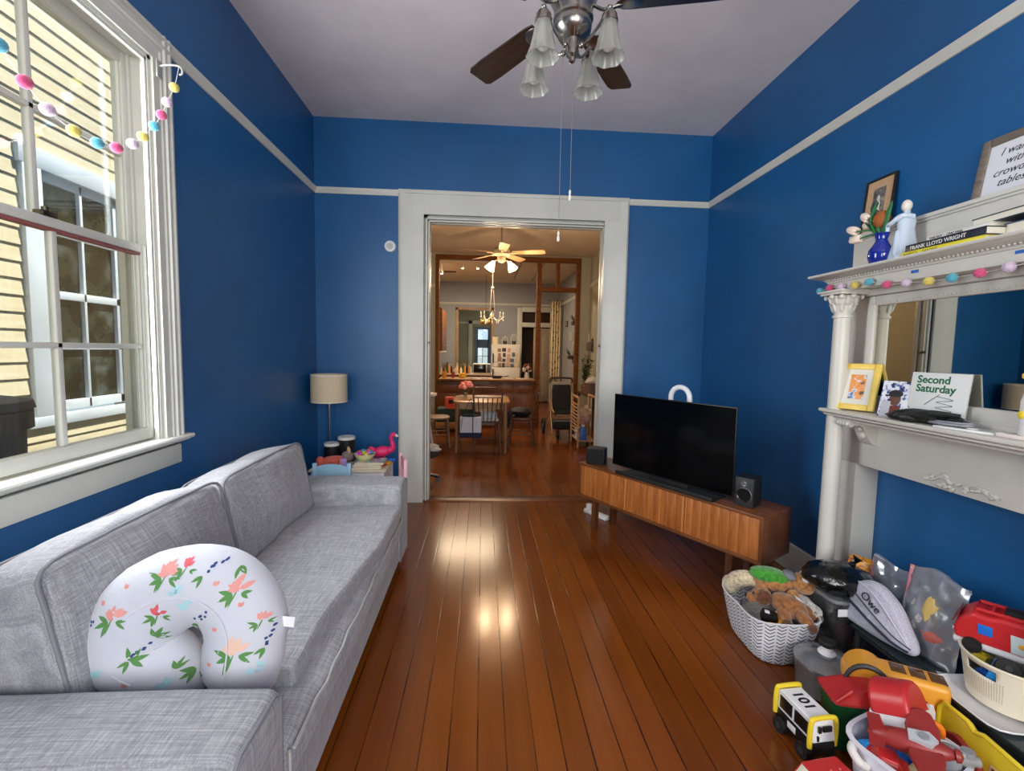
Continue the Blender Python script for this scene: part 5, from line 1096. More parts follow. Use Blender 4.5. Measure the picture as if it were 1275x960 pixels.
b = MB(); b.bb(-.085, -.045, -.0572, -.0545, .065, .105, bevel=.003); b.build('cab_window', BLU, fe)
b = MB(); b.box((-.148, 0, .095), (.004, .085, .045), (0, .45, 0), bevel=.001); b.build('windscreen', plain('dull_red_glass', (120, 40, 46), .2), fe)
for s in (-.035, .035): b = MB(); b.ell((-.153, s, .045), (.006, .012, .012)); b.build('headlight', CHROME, fe)
b = MB(); b.tube([(-.09, -.03, .15), (.10, -.03, .15), (.10, .03, .15), (-.09, .03, .15)], .007, 8, closed=True); [b.cyl((x, -.03, .15), (x, .03, .15), .005, seg=8) for x in (-.05, -.01, .03, .07)]; b.build('ladder', RED, fe)
b = MB(); b.bb(-.02, .03, -.02, .02, .143, .165, bevel=.005); b.build('ladder_base', BLACKM, fe)
for (x, y) in ((-.1, -.058), (.1, -.058), (-.1, .058), (.1, .058)): b = MB(); b.cyl((x, y-.01, .012), (x, y+.01, .012), .028, seg=20); b.build('wheel', BLACKM, fe)

# ------------------------------------------------------------------ toys on the floor
tk = thing('toy_police_truck', 'white and black toy truck marked 101 with yellow bumpers', 'toy truck', (1.262, 1.60, 0), rad(5)); tk.scale = (.84, .84, .84)
b = MB(); b.bb(-.058, .058, -.115, .115, .035, .10, bevel=.01); b.build('lower_body', BLACK, tk)
b = MB(); b.prism([(-.115, .10), (.115, .10), (.10, .185), (.09, .198), (-.09, .198), (-.10, .185)], .112, Matrix(((0, 0, 1, -.056), (1, 0, 0, 0), (0, 1, 0, 0), (0, 0, 0, 1)))); o = b.build('cabin', WHP, tk); md = o.modifiers.new('round', 'BEVEL'); md.width = .006; md.segments = 2
for sx in (-.0565, .0565):
    for (y0, y1) in ((-.085, -.005), (.008, .085)): b = MB(); b.bb(sx-.001, sx+.001, y0, y1, .115, .175, bevel=.0008); b.build('side_window', BLACK, tk)
for sy in (.109,): b = MB(); b.box((0, sy, .148), (.085, .003, .045), (.16 if sy < 0 else -.16, 0, 0), bevel=.001); b.build('end_window', plain('tinted_grey', (150, 152, 160), .2), tk)
b = MB(); [b.bb(x0, x1, -.1165, -.1085, z0, z1, bevel=.0008) for x0, x1, z0, z1 in ((-.03, -.016, .145, .172), (-.008, .034, .148, .172), (-.036, -.026, .108, .13))]; b.build('rear_vent', BLACK, tk)
for sy in (-.104, .104):
    b = MB(); b.tube(smoothpath([(-.062, sy, .075), (-.064, sy, .14), (-.06, sy, .19), (-.045, sy*.97, .203), (.045, sy*.97, .203), (.06, sy, .19), (.064, sy, .14), (.062, sy, .075)], 4), .0105, 8); b.build('roll_bar', YEL, tk)
for sx in (-.06, .06):
    for sy in (-.07, .07):
        b = MB(); b.cyl((sx-.014, sy, .034), (sx+.014, sy, .034), .034, seg=24); w_ = b.build('wheel', BLACKM, tk); b = MB(); b.cyl((sx-.0155, sy, .034), (sx+.0155, sy, .034), .015, seg=16); b.build('hub', plain('dark_grey_plastic'[:], (50, 50, 54), .5), w_)
b = MB(); b.bb(-.0595, -.058, -.02, .03, .06, .09, bevel=.0005); b.build('door_badge', WHP, tk)
text('lettering', 'IOI'.replace('IOI', '101'), BLACK, .072, tk, TR((-.024, .062, .1985), (0, 0, rad(-90))), .0006, 0, .0015)
b = MB(); b.ell((.075, .07, .10), (.012, .014, .012)); b.build('beacon', YEL, tk)

gb = thing('toy_bin', 'green toy bin with a tilted dark red hopper lid', 'toy', (1.445, 1.60, 0), rad(-12)); gb.scale = (1, 1, 1.08)
b = MB(); b.rings([sq_ring(.07, .055, 0, e=10), sq_ring(.085, .068, .175, e=10), sq_ring(.088, .071, .18, e=10)]); b.build('body', GRN, gb)
b = MB(); b.rings([sq_ring(.093, .075, .178, e=10), sq_ring(.093, .075, .186, e=10), [(p[0]*.5+.025, p[1]*.72+.012, .216+.012*p[0]/.09) for p in sq_ring(.093, .075, .2, e=10)]]); b.build('lid', plain('smoky_red', (178, 46, 44), .2), gb)
b = MB(); b.tube([(-.02, -.042, .216), (-.085, -.068, .188)], .003, 6); b.build('lid_ridge', plain('pale_red', (206, 84, 80), .3), gb)

yb = thing('toy_bus', 'orange-yellow toy bus with round drum end behind the red truck', 'toy', (1.645, 1.605, 0), (0, 0, rad(-33))); yb.scale = (.92, .95, 1.08)
b = MB(); b.rbox((.02, 0, .155), (.27, .115, .22), .022, (8, 4, 4)); b.build('body', ORY, yb)
b = MB(); b.cyl((-.115, -.062, .19), (-.115, .062, .19), .082, seg=32); b.build('drum', ORY, yb)
b = MB(); b.tube([(-.115+.08*cos(a*pi/14), -.064, .19+.08*sin(a*pi/14)) for a in range(28)], .009, 6, closed=True); b.build('drum_ring', plain('dark_grey_plastic'[:], (50, 50, 54), .5), yb)
for x0 in (-.01, .055, .12): b = MB(); b.bb(x0-.026, x0+.026, -.032, .032, .262, .2675, bevel=.002); b.build('window', plain('tinted_brown', (92, 62, 34), .25), yb)
b = MB(); b.bb(-.045, -.015, -.0605, -.057, .19, .225, bevel=.002); b.build('side_window', plain('tinted_brown'[:], (92, 62, 34), .25), yb)
for x in (-.07, .10):
    for y in (-.05, .05): b = MB(); b.cyl((x, y-.01, .03), (x, y+.01, .03), .03, seg=20); b.build('wheel', BLACKM, yb)

tx, tyy = 1.462, 1.378
tub = thing('toy_tub', 'white oval tub heaped with small toys', 'tub', (tx, tyy, 0), rad(20))
b = MB(); b.rings([sq_ring(.125, .105, 0, e=3.5), sq_ring(.135, .113, .006, e=3.5), sq_ring(.152, .13, .172, e=3.5), sq_ring(.165, .142, .178, e=3.5), sq_ring(.165, .142, .184, e=3.5), sq_ring(.15, .128, .184, e=3.5), sq_ring(.13, .108, .012, e=3.5)]); b.build('tub_wall', plain('lilac_white_plastic', (222, 222, 232), .35), tub)
b = MB(); b.tube(smoothpath([(-.148, .085, .165), (-.17, .075, .16), (-.172, .05, .14), (-.15, .04, .125)], 5), .014, 10); b.build('handle', plain('rope_white', (216, 212, 208), .6), tub)
TZ0 = .012
def fl_block(label, x, y, z, rot, d, m): return block(label, x, y, z, rot, d, m)
fl_block('large blue block at the bottom of the white tub', 1.465, 1.385, TZ0, (0, 0, .4), (.15, .12, .08), BLU)
fl_block('upright blue block at the left of the white tub', 1.345, 1.425, .11, (.2, .2, .3), (.05, .035, .05), SKY)
fl_block('blue block under the red plane in the white tub', 1.40, 1.40, .11, (.1, .3, .9), (.06, .05, .05), BLU)
wbk = thing('wooden_block', 'flat pale wooden block at the near side of the white tub', 'block', (1.425, 1.305, .112), (.12, -.10, .35)); b = MB(); b.bb(-.06, .06, -.035, .035, 0, .028, bevel=.004); b.build('body', wood('pale_pine', (206, 178, 130), (230, 206, 160), .5, (2, 14, 14)), wbk); b = MB(); b.bb(-.062, -.05, -.036, .036, .002, .026, bevel=.003); b.build('end_grain', plain('pine_end', (190, 156, 110), .7), wbk)
rc = thing('toy_car', 'small red toy car in the left of the white tub', 'toy car', (1.378, 1.365, .115), (.15, .1, rad(-30))); b = MB(); b.prism([(-.06, 0), (.06, 0), (.06, .022), (.035, .03), (.02, .05), (-.03, .05), (-.045, .028), (-.06, .024)], .055, TR((0, .0275, .012), (rad(90), 0, 0))); o = b.build('body', RED, rc); md = o.modifiers.new('round', 'BEVEL'); md.width = .005; md.segments = 2
b = MB(); b.bb(-.028, .018, -.029, .029, .042, .055, bevel=.002); b.build('window', plain('pale_red_glass', (214, 120, 116), .2), rc)
for x in (-.035, .035):
    for y in (-.027, .027): b = MB(); b.cyl((x, y-.006, .012), (x, y+.006, .012), .014, seg=16); b.build('wheel', BLACKM, rc)
rt = thing('toy_dump_truck', 'large red toy truck with white ladder frame on the back of the tub', 'toy truck', (1.525, 1.45, .175), (rad(-24), rad(16), rad(26))); rt.scale = (1.02, 1.02, 1.02)
b = MB(); b.prism([(-.09, 0)]+[(-.005+.085*cos(pi-pi*i/16), .045+.075*sin(pi-pi*i/16)) for i in range(17)]+[(.08, 0)], .12, TR((0, .06, .035), (rad(90), 0, 0))); o = b.build('tank', RED, rt); md = o.modifiers.new('round', 'BEVEL'); md.width = .012; md.segments = 3; md.limit_method = 'ANGLE'; md.angle_limit = rad(50)
b = MB(); pr = [(-.10, .0), (-.085, -.018), (-.06, -.012), (-.045, .01), (.10, .012), (.12, .03), (.12, .055), (.09, .06), (.075, .045), (-.08, .04), (-.1, .02)]; b.prism(pr, .125, TR((.0, .0625, .018), (rad(90), 0, 0))); b.build('frame', WHP, rt)
b = MB(); b.bb(.07, .13, -.05, .05, .02, .085, bevel=.012); b.build('cab', RED, rt); b = MB(); b.bb(.078, .115, -.052, .052, .05, .075, bevel=.003); b.build('window', GREY, rt)
b = MB(); b.bb(-.01, .025, -.0655, -.062, .022, .045, bevel=.001); b.build('badge', RED, rt)
for x in (-.06, .07):
    for y in (-.06, .06): b = MB(); b.cyl((x, y-.012, 0), (x, y+.012, 0), .03, seg=20); b.build('wheel', BLACKM, rt)
pl = thing('toy_plane', 'dark red toy aeroplane with grey cockpit on top of the tub', 'toy plane', (1.458, 1.318, .205), (rad(14), rad(-8), rad(-40)))
b = MB(); b.ell((-.03, 0, .035), (.115, .036, .034), seg=20, rg=14); b.build('fuselage', DRED, pl)
wp = [(-.035, 0), (.045, 0), (.05, .06), (.035, .115), (.01, .13), (-.02, .12), (-.04, .06)]
for s in (1, -1): b = MB(); b.prism([(x, s*y) for x, y in wp], .016, TR((.0, 0, .032), (s*.12, 0, 0))); o = b.build('wing', DRED, pl); md = o.modifiers.new('round', 'BEVEL'); md.width = .006; md.segments = 2
b = MB(); b.prism([(-.135, 0), (-.09, 0), (-.105, .06), (-.14, .06)], .012, TR((0, .006, .05), (rad(90), 0, 0))); b.prism([(-.14, -.055), (-.10, -.05), (-.09, 0), (-.10, .05), (-.14, .055)], .010, TR((0, 0, .034))); b.build('tail', DRED, pl)
b = MB(); b.prism([(-.035, -.018), (.02, -.024), (.04, 0), (.02, .024), (-.035, .018)], .016, TR((.0, 0, .058))); ck = b.build('cockpit', plain('light_grey_plastic', (186, 188, 192), .4), pl); b = MB(); b.cyl((.005, 0, .074), (.005, 0, .080), .013, seg=18); b.build('pilot_dial', GREY, ck)
b = MB(); b.lathe([(.02, 0), (.018, .012), (.001, .02)], 16, TR((.078, 0, .035), (0, rad(90), 0))); b.build('nose_cone', DRED, pl)
gp_ = thing('toy_pipe', 'grey plastic pipe pieces at the right of the tub', 'toy', (1.545, 1.315, .15), rad(20)); b = MB(); b.cyl((0, 0, 0), (0, 0, .075), .032, seg=24); b.cyl((.04, -.03, .02), (.04, -.03, .08), .018, seg=18); b.cyl((-.01, 0, .05), (.06, -.05, .05), .016, seg=16); b.build('pipe', GREY, gp_); b = MB(); b.tube([(.033*cos(a*pi/12), .033*sin(a*pi/12), .073) for a in range(24)], .005, 6, closed=True); b.build('collar', plain('light_grey_plastic'[:], (186, 188, 192), .4), gp_)
oc = thing('toy_clip', 'orange toy clip beside the red truck cab in the tub', 'toy', (1.572, 1.405, .17), rad(-20)); b = MB(); b.tube(smoothpath([(-.03, 0, .0), (-.03, 0, .05), (.0, 0, .068), (.03, 0, .05), (.03, 0, .0)], 4), .011, 10); b.build('clip', ORA, oc); b = MB(); b.bb(-.042, .042, -.012, .012, -.02, .0, bevel=.004); b.build('foot', ORA, oc)
bs = thing('toy_stick', 'blue toy rod between the grey pipes and the red plane', 'toy', (1.505, 1.29, .15), (.3, .2, .8)); b = MB(); b.cyl((-.05, 0, .01), (.05, 0, .01), .012, seg=12); b.build('rod', BLU, bs); b = MB(); b.ell((.05, 0, .01), .018); b.build('knob', BLU, bs)
rb = thing('toy_ball', 'orange-yellow ball at the near edge of the tub', 'ball', (1.475, 1.262, .12)); b = MB(); b.ell((0, 0, .03), .032); b.build('ball_shell', ORY, rb); b = MB(); b.tube([(.0322*cos(a*pi/12), 0, .03+.0322*sin(a*pi/12)) for a in range(24)], .0012, 5, closed=True); b.build('seam', ORA, rb)

yr = thing('toy_ramp', 'yellow plastic ramp with dark red piece, leaning on the glass table', 'toy', (1.655, 1.315, .0), (0, rad(-80), rad(-8)))
b = MB(); pr = [(0, -.17), (.02, -.19), (.22, -.16), (.25, -.12), (.25, .02), (.235, .05), (.25, .08), (.245, .17), (.22, .185), (.0, .15)]; b.prism(pr, .016); o = b.build('plate', YEL, yr); md = o.modifiers.new('round', 'BEVEL'); md.width = .005; md.segments = 2
b = MB(); b.tube([(x, y, .018) for x, y in pr], .008, 8, closed=True); b.build('raised_rim', YEL, yr)
b = MB(); b.bb(.165, .185, -.075, -.02, .016, .019, bevel=.004); lb_ = b.build('label', plain('cream_label', (236, 222, 180), .5), yr); b = MB(); b.bb(.170, .180, -.067, -.028, .0185, .0205, bevel=.001); b.build('label_print', DRED, lb_)
b = MB(); b.prism([(.02, .0), (.06, -.07), (.12, -.08), (.17, -.02), (.19, .06), (.16, .12), (.09, .1)], .02, TR((0, .03, .018))); o = b.build('red_panel', DRED, yr); md = o.modifiers.new('round', 'BEVEL'); md.width = .006; md.segments = 2

rf = thing('toy_fire_car', 'red toy rescue car with white windows, nearest on the floor', 'toy car', (1.155, 1.365, 0), rad(8))
b = MB(); b.prism([(-.12, .02), (.12, .02), (.12, .075), (.11, .105), (-.03, .108), (-.065, .075), (-.115, .062)], .11, TR((0, .055, 0), (rad(90), 0, 0))); o = b.build('body', RED, rf); md = o.modifiers.new('round', 'BEVEL'); md.width = .01; md.segments = 3
b = MB(); b.box((-.052, 0, .094), (.003, .085, .035), (0, .75, 0), bevel=.001); b.build('windscreen', plain('cream_window', (214, 204, 186), .3), rf)
for s in (-.0565, .0565): b = MB(); b.bb(-.03, .02, s-.0015, s+.0015, .065, .095, bevel=.0008); b.build('side_window', plain('cream_window'[:], (214, 204, 186), .3), rf)
b = MB(); [b.ell((.0+.035*i, 0, .109), (.005, .005, .004)) for i in range(3)]; b.build('roof_stud', plain('pale_red', (206, 84, 80), .3), rf)
b = MB(); b.bb(-.13, -.118, -.05, .05, .025, .055, bevel=.004); b.build('bumper', plain('cream_window'[:], (214, 204, 186), .3), rf)
for x in (-.07, .07):
    for y in (-.055, .055): b = MB(); b.cyl((x, y-.012, .026), (x, y+.012, .026), .026, seg=20); b.build('wheel', BLACKM, rf)
bd_ = thing('toy_dish', 'blue plastic dish between the red car and the tub', 'toy', (1.225, 1.245, 0)); b = MB(); b.lathe([(.03, 0), (.045, .03), (.055, .06), (.057, .065), (.053, .065), (.04, .03), (.001, .008)], 28); b.build('dish', BLU, bd_); b = MB(); b.tube([(.056*cos(a*pi/14), .056*sin(a*pi/14), .065) for a in range(28)], .004, 6, closed=True); b.build('rim', BLU, bd_)
# ------------------------------------------------------------------ oak partition and peninsula
pt = thing('oak_partition', 'orange oak post and beam frame between dining room and kitchen', 'partition', (0, PY, 0))
for (nm, x0, x1, z0, z1) in (('post', -.96, -.89, 0, 3.38), ('post', 1.08, 1.17, 0, 3.29), ('post', 1.89, 1.97, 0, 3.38), ('beam', -.89, 1.89, 3.29, 3.38), ('transom_bar', 1.17, 1.89, 2.70, 2.79), ('short_post', 1.47, 1.54, 2.79, 3.29)):
    b = MB(); b.bb(x0, x1, -.03, .09, z0, z1, bevel=.004); b.build(nm, OAK, pt)
pn = thing('peninsula_cabinet', 'panelled brown oak base cabinet below the pass-through', 'cabinet', (0, PY, 0))
OAK2 = wood('brown_oak', (92, 50, 22), (146, 86, 42), .45, (9, 9, 1))
b = MB(); b.bb(-.885, 1.075, -.02, .5, 0, .86); b.build('carcass', OAK2, pn)
for i in range(5):
    x0 = -.87+i*.39; b = MB(); b.bb(x0+.01, x0+.37, -.038, -.02, .62, .83, bevel=.004); dw = b.build('drawer', OAK2, pn); b = MB(); b.bb(x0+.05, x0+.33, -.044, -.036, .655, .795, bevel=.004); b.build('raised_panel', OAK2, dw)
    b = MB(); b.bb(x0+.01, x0+.37, -.038, -.02, .06, .60, bevel=.004); dd = b.build('door', OAK2, pn); b = MB(); b.bb(x0+.06, x0+.32, -.046, -.036, .11, .55, bevel=.006); b.build('raised_panel', OAK2, dd); b = MB(); b.ell((x0+.335, -.05, .5), (.012, .014, .012)); b.build('knob', mat('dark_brass', (90, 84, 72), .35, 1), dd)
ctp = thing('countertop', 'tan countertop on the oak peninsula', 'countertop', (0, PY, .86)); b = MB(); b.bb(-.885, 1.075, -.17, .56, 0, .04, bevel=.008); b.build('slab', paint('tan_laminate', (176, 132, 92), .4), ctp); b = MB(); b.bb(-.885, 1.075, -.175, -.165, .004, .036, bevel=.003); b.build('edge_strip', OAK, ctp)
vr = thing('letter_tray', 'pale metal letter tray fixed under the countertop edge', 'tray', (-.02, PY-.045, .80)); b = MB(); b.bb(-.15, .15, -.03, 0, 0, .05, bevel=.004); b.build('tray_front', plain('pale_green_metal', (176, 170, 140), .4), vr); b = MB(); b.bb(-.14, .14, -.032, -.03, .012, .04, bevel=.001); b.build('slot', plain('slot_grey', (120, 112, 92), .5), vr)

# ------------------------------------------------------------------ kitchen
BEIGE = paint('beige_laminate', (196, 176, 146), .4)
bc_ = thing('base_cabinet', 'oak base cabinet with counter along the back of the kitchen', 'cabinet', (-.65, 12.05, 0)); b = MB(); b.bb(-.88, .88, -.3, .3, 0, .84); b.build('carcass', OAK2, bc_); b = MB(); b.bb(-.9, .9, -.33, .32, .84, .88, bevel=.006); b.build('counter', BEIGE, bc_)
for i in range(4): b = MB(); b.bb(-.86+.43*i, -.45+.43*i, -.32, -.3, .1, .8, bevel=.005); b.build('door', OAK, bc_)
uc = thing('wall_cabinet', 'orange oak wall cabinet at the left of the kitchen', 'cabinet', (XL, 11.2, 1.45)); b = MB(); b.bb(.0, .62, -.7, .7, 0, .98, bevel=.006); b.build('carcass', OAK, uc)
for i in range(3): b = MB(); b.bb(.62, .64, -.69+.465*i, -.69+.465*i+.45, .02, .96, bevel=.005); d_ = b.build('door', OAK, uc); b = MB(); b.ell((.65, -.27+.465*i, .12), .014); b.build('knob', NICKEL, d_)
b = MB(); b.bb(.0, .63, -.71, .71, -.03, .0, bevel=.004); b.build('light_rail', plain('cream_rail', (232, 212, 170), .5), uc)
fg = thing('refrigerator', 'white refrigerator covered with photos and cards', 'refrigerator', (.62, 12.65, 0)); FRW = plain('fridge_white', (214, 208, 196), .35)
b = MB(); b.bb(-.38, .38, -.3, .36, .02, 1.65, bevel=.01); b.build('cabinet', FRW, fg)
for (z0, z1) in ((.06, 1.04), (1.055, 1.65)):
    b = MB(); b.bb(-.38, .38, -.36, -.3, z0, z1, bevel=.015); d_ = b.build('door', FRW, fg); b = MB(); b.bb(-.36, -.33, -.40, -.36, z0+.1 if z0 > 1 else .7, z0+.35 if z0 > 1 else 1.0, bevel=.006); b.build('handle', BLACKM, d_)
rng = random.Random(11)
for i in range(22):
    x = -.28+(i % 6)*.115+rng.uniform(-.02, .02); z = 1.10+(i//6)*.135+rng.uniform(-.015, .015); w = rng.uniform(.035, .055); h = rng.uniform(.04, .06)
    c = [(226, 220, 206), (150, 110, 90), (60, 50, 50), (200, 160, 140), (90, 100, 110), (214, 196, 160)][i % 6]
    k = thing('photo_print', 'photo or card stuck on the freezer door', 'photo', (.62+x, 12.288, z), (0, rng.uniform(-.1, .1), 0), 'cards on the refrigerator'); b = MB(); b.bb(-w, w, -.001, .001, -h, h); b.build('print', plain('print_paper_%d' % (i % 6), c, .5), k)
# things standing on the refrigerator and counters
ck = thing('cake_tin', 'cream round tin on top of the refrigerator', 'tin', (.34, 12.6, 1.652)); b = MB(); b.lathe([(.09, 0), (.09, .17), (.093, .172), (.093, .2), (.001, .205)], 24); b.build('tin_body', plain('cream_tin', (222, 208, 180), .5), ck); b = MB(); b.ell((0, 0, .21), .015); b.build('knob', BLACKM, ck)
for (x, l, h) in ((.60, 'smaller wire basket on top of the refrigerator', .22), (.84, 'larger wire basket with dark pot on top of the refrigerator', .30)):
    k = thing('wire_basket', l, 'basket', (x, 12.6, 1.652)); b = MB()
    for i in range(8): a = i*pi/4; b.tube([(.07*cos(a), .07*sin(a), 0), (.1*cos(a), .1*sin(a), h*.5), (.06*cos(a), .06*sin(a), h*.85), (0, 0, h)], .005, 6)
    b.build('wires', plain('pale_wire', (206, 200, 190), .4, metal=.4), k); b = MB(); b.lathe([(.04, 0), (.055, .03), (.055, .09), (.001, .1)], 16); b.build('pot', BLACKM, k)
mw = thing('microwave', 'white microwave with black front on the back counter', 'microwave', (-.02, 11.95, .88)); b = MB(); b.bb(-.23, .23, -.17, .17, .01, .26, bevel=.01); b.build('casing', FRW, mw); b = MB(); b.bb(-.215, .12, -.176, -.168, .03, .24, bevel=.004); b.build('door', mat('oven_black', (20, 20, 22), .15), mw); b = MB(); b.bb(.13, .215, -.176, -.168, .03, .24, bevel=.003); b.build('control_panel', plain('panel_grey', (70, 70, 72), .4), mw); b = MB(); b.bb(.105, .115, -.19, -.176, .05, .22, bevel=.003); b.build('handle', FRW, mw)
BOT = [(226, 206, 160), (120, 60, 30), (236, 220, 190), (60, 80, 50), (226, 150, 50), (40, 36, 36), (196, 120, 70), (210, 200, 180)]
rng = random.Random(4)
for i in range(16):
    x = -1.05+i*.05; h = rng.uniform(.12, .30); r = rng.uniform(.022, .034); y = 11.78+(i % 2)*.09
    k = thing('bottle', 'bottle or jar in the crowded row on the back counter', 'bottle', (x, y, .881), 0, 'bottles on the back counter'); b = MB(); b.lathe([(r, 0), (r, h*.6), (r*.4, h*.78), (r*.4, h*.95)], 14); b.build('body', mat('bottle_%d' % (i % 8), BOT[i % 8], .25), k); b = MB(); b.cyl((0, 0, h*.93), (0, 0, h), r*.45, seg=10); b.build('cap', [BLACKM, RED, WHP][i % 3], k)
for i, (x, l, c, r, h) in enumerate(((-.80, 'orange utensil crock on the peninsula', (226, 150, 60), .05, .14), (-.62, 'red jar on the peninsula counter', (170, 50, 40), .035, .1), (-.42, 'yellow bowl of fruit on the peninsula counter', (232, 190, 60), .08, .06), (.30, 'dark pan lying on the peninsula counter', (40, 36, 36), .11, .05))):
    k = thing('crock' if i == 0 else 'jar' if i == 1 else 'bowl' if i == 2 else 'pan', l, 'kitchenware', (x, PY+.28, .901)); b = MB(); b.lathe([(r*.8, 0), (r, h*.4), (r, h), (r*.9, h), (r*.8, h*.3), (.001, h*.2)], 20); b.build('body', plain('crock_%d' % i, c, .4), k)
    b = MB()
    if i == 0:
        [b.cyl((.02*cos(j), .02*sin(j), .05), (.05*cos(j*1.7), .05*sin(j*1.7), .30), .006, seg=6) for j in range(6)]; b.build('utensils', OAK2, k)
    elif i == 1: b.lathe([(r*1.02, h), (r*1.02, h+.015), (.001, h+.016)], 16); b.build('lid', BLACKM, k)
    elif i == 2: [b.ell((.035*cos(j*1.3), .035*sin(j*1.3), .07), .035, seg=10, rg=8) for j in range(5)]; b.build('fruit', plain('fruit_orange', (240, 170, 60), .5), k)
    else: b.cyl((r, 0, .035), (r+.14, 0, .05), .009, seg=8); b.build('handle', BLACKM, k)
for i, (x, rz) in enumerate(((.05, .2), (.55, -.3), (.75, .1), (.88, .5), (-.2, .0))):
    k = thing('mail_pile', ['white paper near the middle of the peninsula', 'pale papers right of the pan on the peninsula', 'papers beside the white flowers on the peninsula', 'rightmost papers on the peninsula', 'paper left of the middle of the peninsula'][i], 'papers', (x, PY-.04, .901), rz); b = MB(); [b.box((0, 0, .004+.006*j), (.15, .10, .005), (0, 0, .15*j)) for j in range(3)]; b.build('sheets', plain('paper_white', (220, 212, 200), .7), k)
wf = thing('flower_vase', 'white and rust flower bunch at the right end of the peninsula', 'flowers', (.93, PY+.2, .901)); b = MB(); b.lathe([(.04, 0), (.055, .05), (.04, .12), (.045, .14)], 18); b.build('vase', WHP, wf)
for i in range(9): b = MB(); a = i*2.4; lump(b, (.06*cos(a), .06*sin(a), .19+.03*(i % 4)), (.045, .045, .04), w=.3, s=i); b.build('bloom', [plain('white_bloom', (222, 210, 200), .8), plain('rust_bloom', (120, 62, 50), .8)][i % 2], wf)
# chandelier, pendant, track lights
GL = mat('lit_bulb', (255, 220, 160), .4, emit=(255, 206, 140), es=6)
ch_ = thing('chandelier', 'crystal chandelier hanging in the kitchen', 'chandelier', (.215, 11.3, H2)); b = MB(); b.cyl((0, 0, 0), (0, 0, -.4), .006, seg=8); b.tube([(-.02, 0, -.41), (-.06, 0, -1.0)], .006, 6); b.tube([(.02, 0, -.41), (.06, 0, -1.0)], .006, 6); b.ell((0, 0, -.41), .04); b.ell((0, 0, -1.1), (.06, .06, .1)); b.build('stem', plain('pale_metal', (214, 200, 180), .3, metal=.5), ch_)
CRY = mat('crystal', (236, 226, 212), .1, spec=.9, trans=.3)
for i in range(8):
    a = i*pi/4; b = MB(); b.tube(smoothpath([(.04*cos(a), .04*sin(a), -1.12), (.16*cos(a), .16*sin(a), -1.2), (.27*cos(a), .27*sin(a), -1.12)], 5), .007, 6); ar_ = b.build('arm', plain('pale_metal'[:], (214, 200, 180), .3), ch_); b = MB(); b.lathe([(.03, 0), (.012, .01), (.012, .08), (.018, .1), (.001, .14)], 10, c=(.27*cos(a), .27*sin(a), -1.12)); b.build('candle', CRY, ar_); b = MB(); b.ell((.27*cos(a), .27*sin(a), -1.19), (.016, .016, .035), seg=8, rg=6); b.ell((.15*cos(a), .15*sin(a), -1.25), (.016, .016, .035), seg=8, rg=6); b.build('drops', CRY, ar_)
pd = thing('pendant_lamp', 'gold metal pendant below and left of the chandelier', 'pendant lamp', (.06, 11.9, H2)); b = MB(); b.cyl((0, 0, 0), (0, 0, -1.14), .005, seg=6); b.build('cord', BLACKM, pd); b = MB(); GLD = mat('gold_metal', (206, 160, 80), .25, .8)
for i in range(6): a = i*pi/3; b.ell((.09*cos(a), .09*sin(a), -1.2), (.06, .035, .06), (0, .5, a), 10, 8)
b.build('gold_leaves', GLD, pd); b = MB(); b.ell((0, 0, -1.2), .04); b.build('bulb', GL, pd)
for i, (x, y, z) in enumerate(((-.48, 10.5, 3.32), (-.14, 10.5, 3.32), (-.95, 10.6, 3.20))):
    t = thing('track_spot', ['left spotlight of the pair on the kitchen ceiling', 'right spotlight of the pair on the kitchen ceiling', 'lone spotlight by the left end of the oak frame'][i], 'spotlight', (x, y, H2)); b = MB(); b.cyl((0, 0, 0), (0, 0, z-3.36), .008, seg=8); b.lathe([(.025, .04), (.032, 0), (.03, -.02), (.028, -.02)], 16, c=(0, 0, z-3.40)); b.build('housing', plain('spot_white', (220, 210, 190), .4), t); b = MB(); b.ell((0, 0, z-3.42), (.026, .026, .018)); b.build('bulb', mat('spot_bulb', (255, 226, 180), .4, emit=(255, 214, 150), es=9), t)
vt = thing('ceiling_vent', 'small dark slotted vent in the kitchen ceiling', 'vent', (-.84, 11.6, H2-.01)); b = MB(); b.bb(-.16, .16, -.09, .09, 0, .01); b.build('frame', plain('vent_frame', (150, 130, 110), .6), vt); b = MB(); [b.box((0, -.06+.03*i, -.002), (.28, .018, .004), (.4, 0, 0)) for i in range(5)]; b.build('louvres', plain('vent_dark', (60, 54, 50), .6), vt)
for i, x in enumerate((.80, 1.30)): b = MB(); b.bb(x, x+.03, 10.2, 12.6, H2-.015, H2); struct('trim_%d' % (13+i), b, plain('ceiling_batten', (150, 132, 112), .6), 'dark ceiling batten')

# kitchen back door, transom and curtain
dr2 = thing('door_2', 'white cased kitchen back door with transom', 'door', (0, KY, 0)); dr2['kind'] = 'structure'
b = MB()
for (x0, x1, z0, z1) in ((.98, 1.12, 0, 2.72), (1.93, 2.04, 0, 2.72), (1.12, 1.93, 2.60, 2.74), (1.12, 1.93, 2.17, 2.30)): b.bb(x0, x1, -.03, .02, z0, z1, bevel=.005)
b.build('casing', WHITE, dr2)
b = MB(); b.bb(1.14, 1.91, .04, .05, 2.30, 2.60); b.build('transom_pane', mat('dim_glass', (60, 42, 32), .1), dr2); b = MB(); b.bb(1.5, 1.53, .02, .05, 2.30, 2.60); b.build('transom_bar', WHITE, dr2)
lf = thing('door_3', 'beige panelled door leaf standing ajar', 'door', (1.92, KY+.03, 0), rad(180+24)); lf['kind'] = 'structure'; DP_ = paint('beige_door', (190, 172, 150), .5)
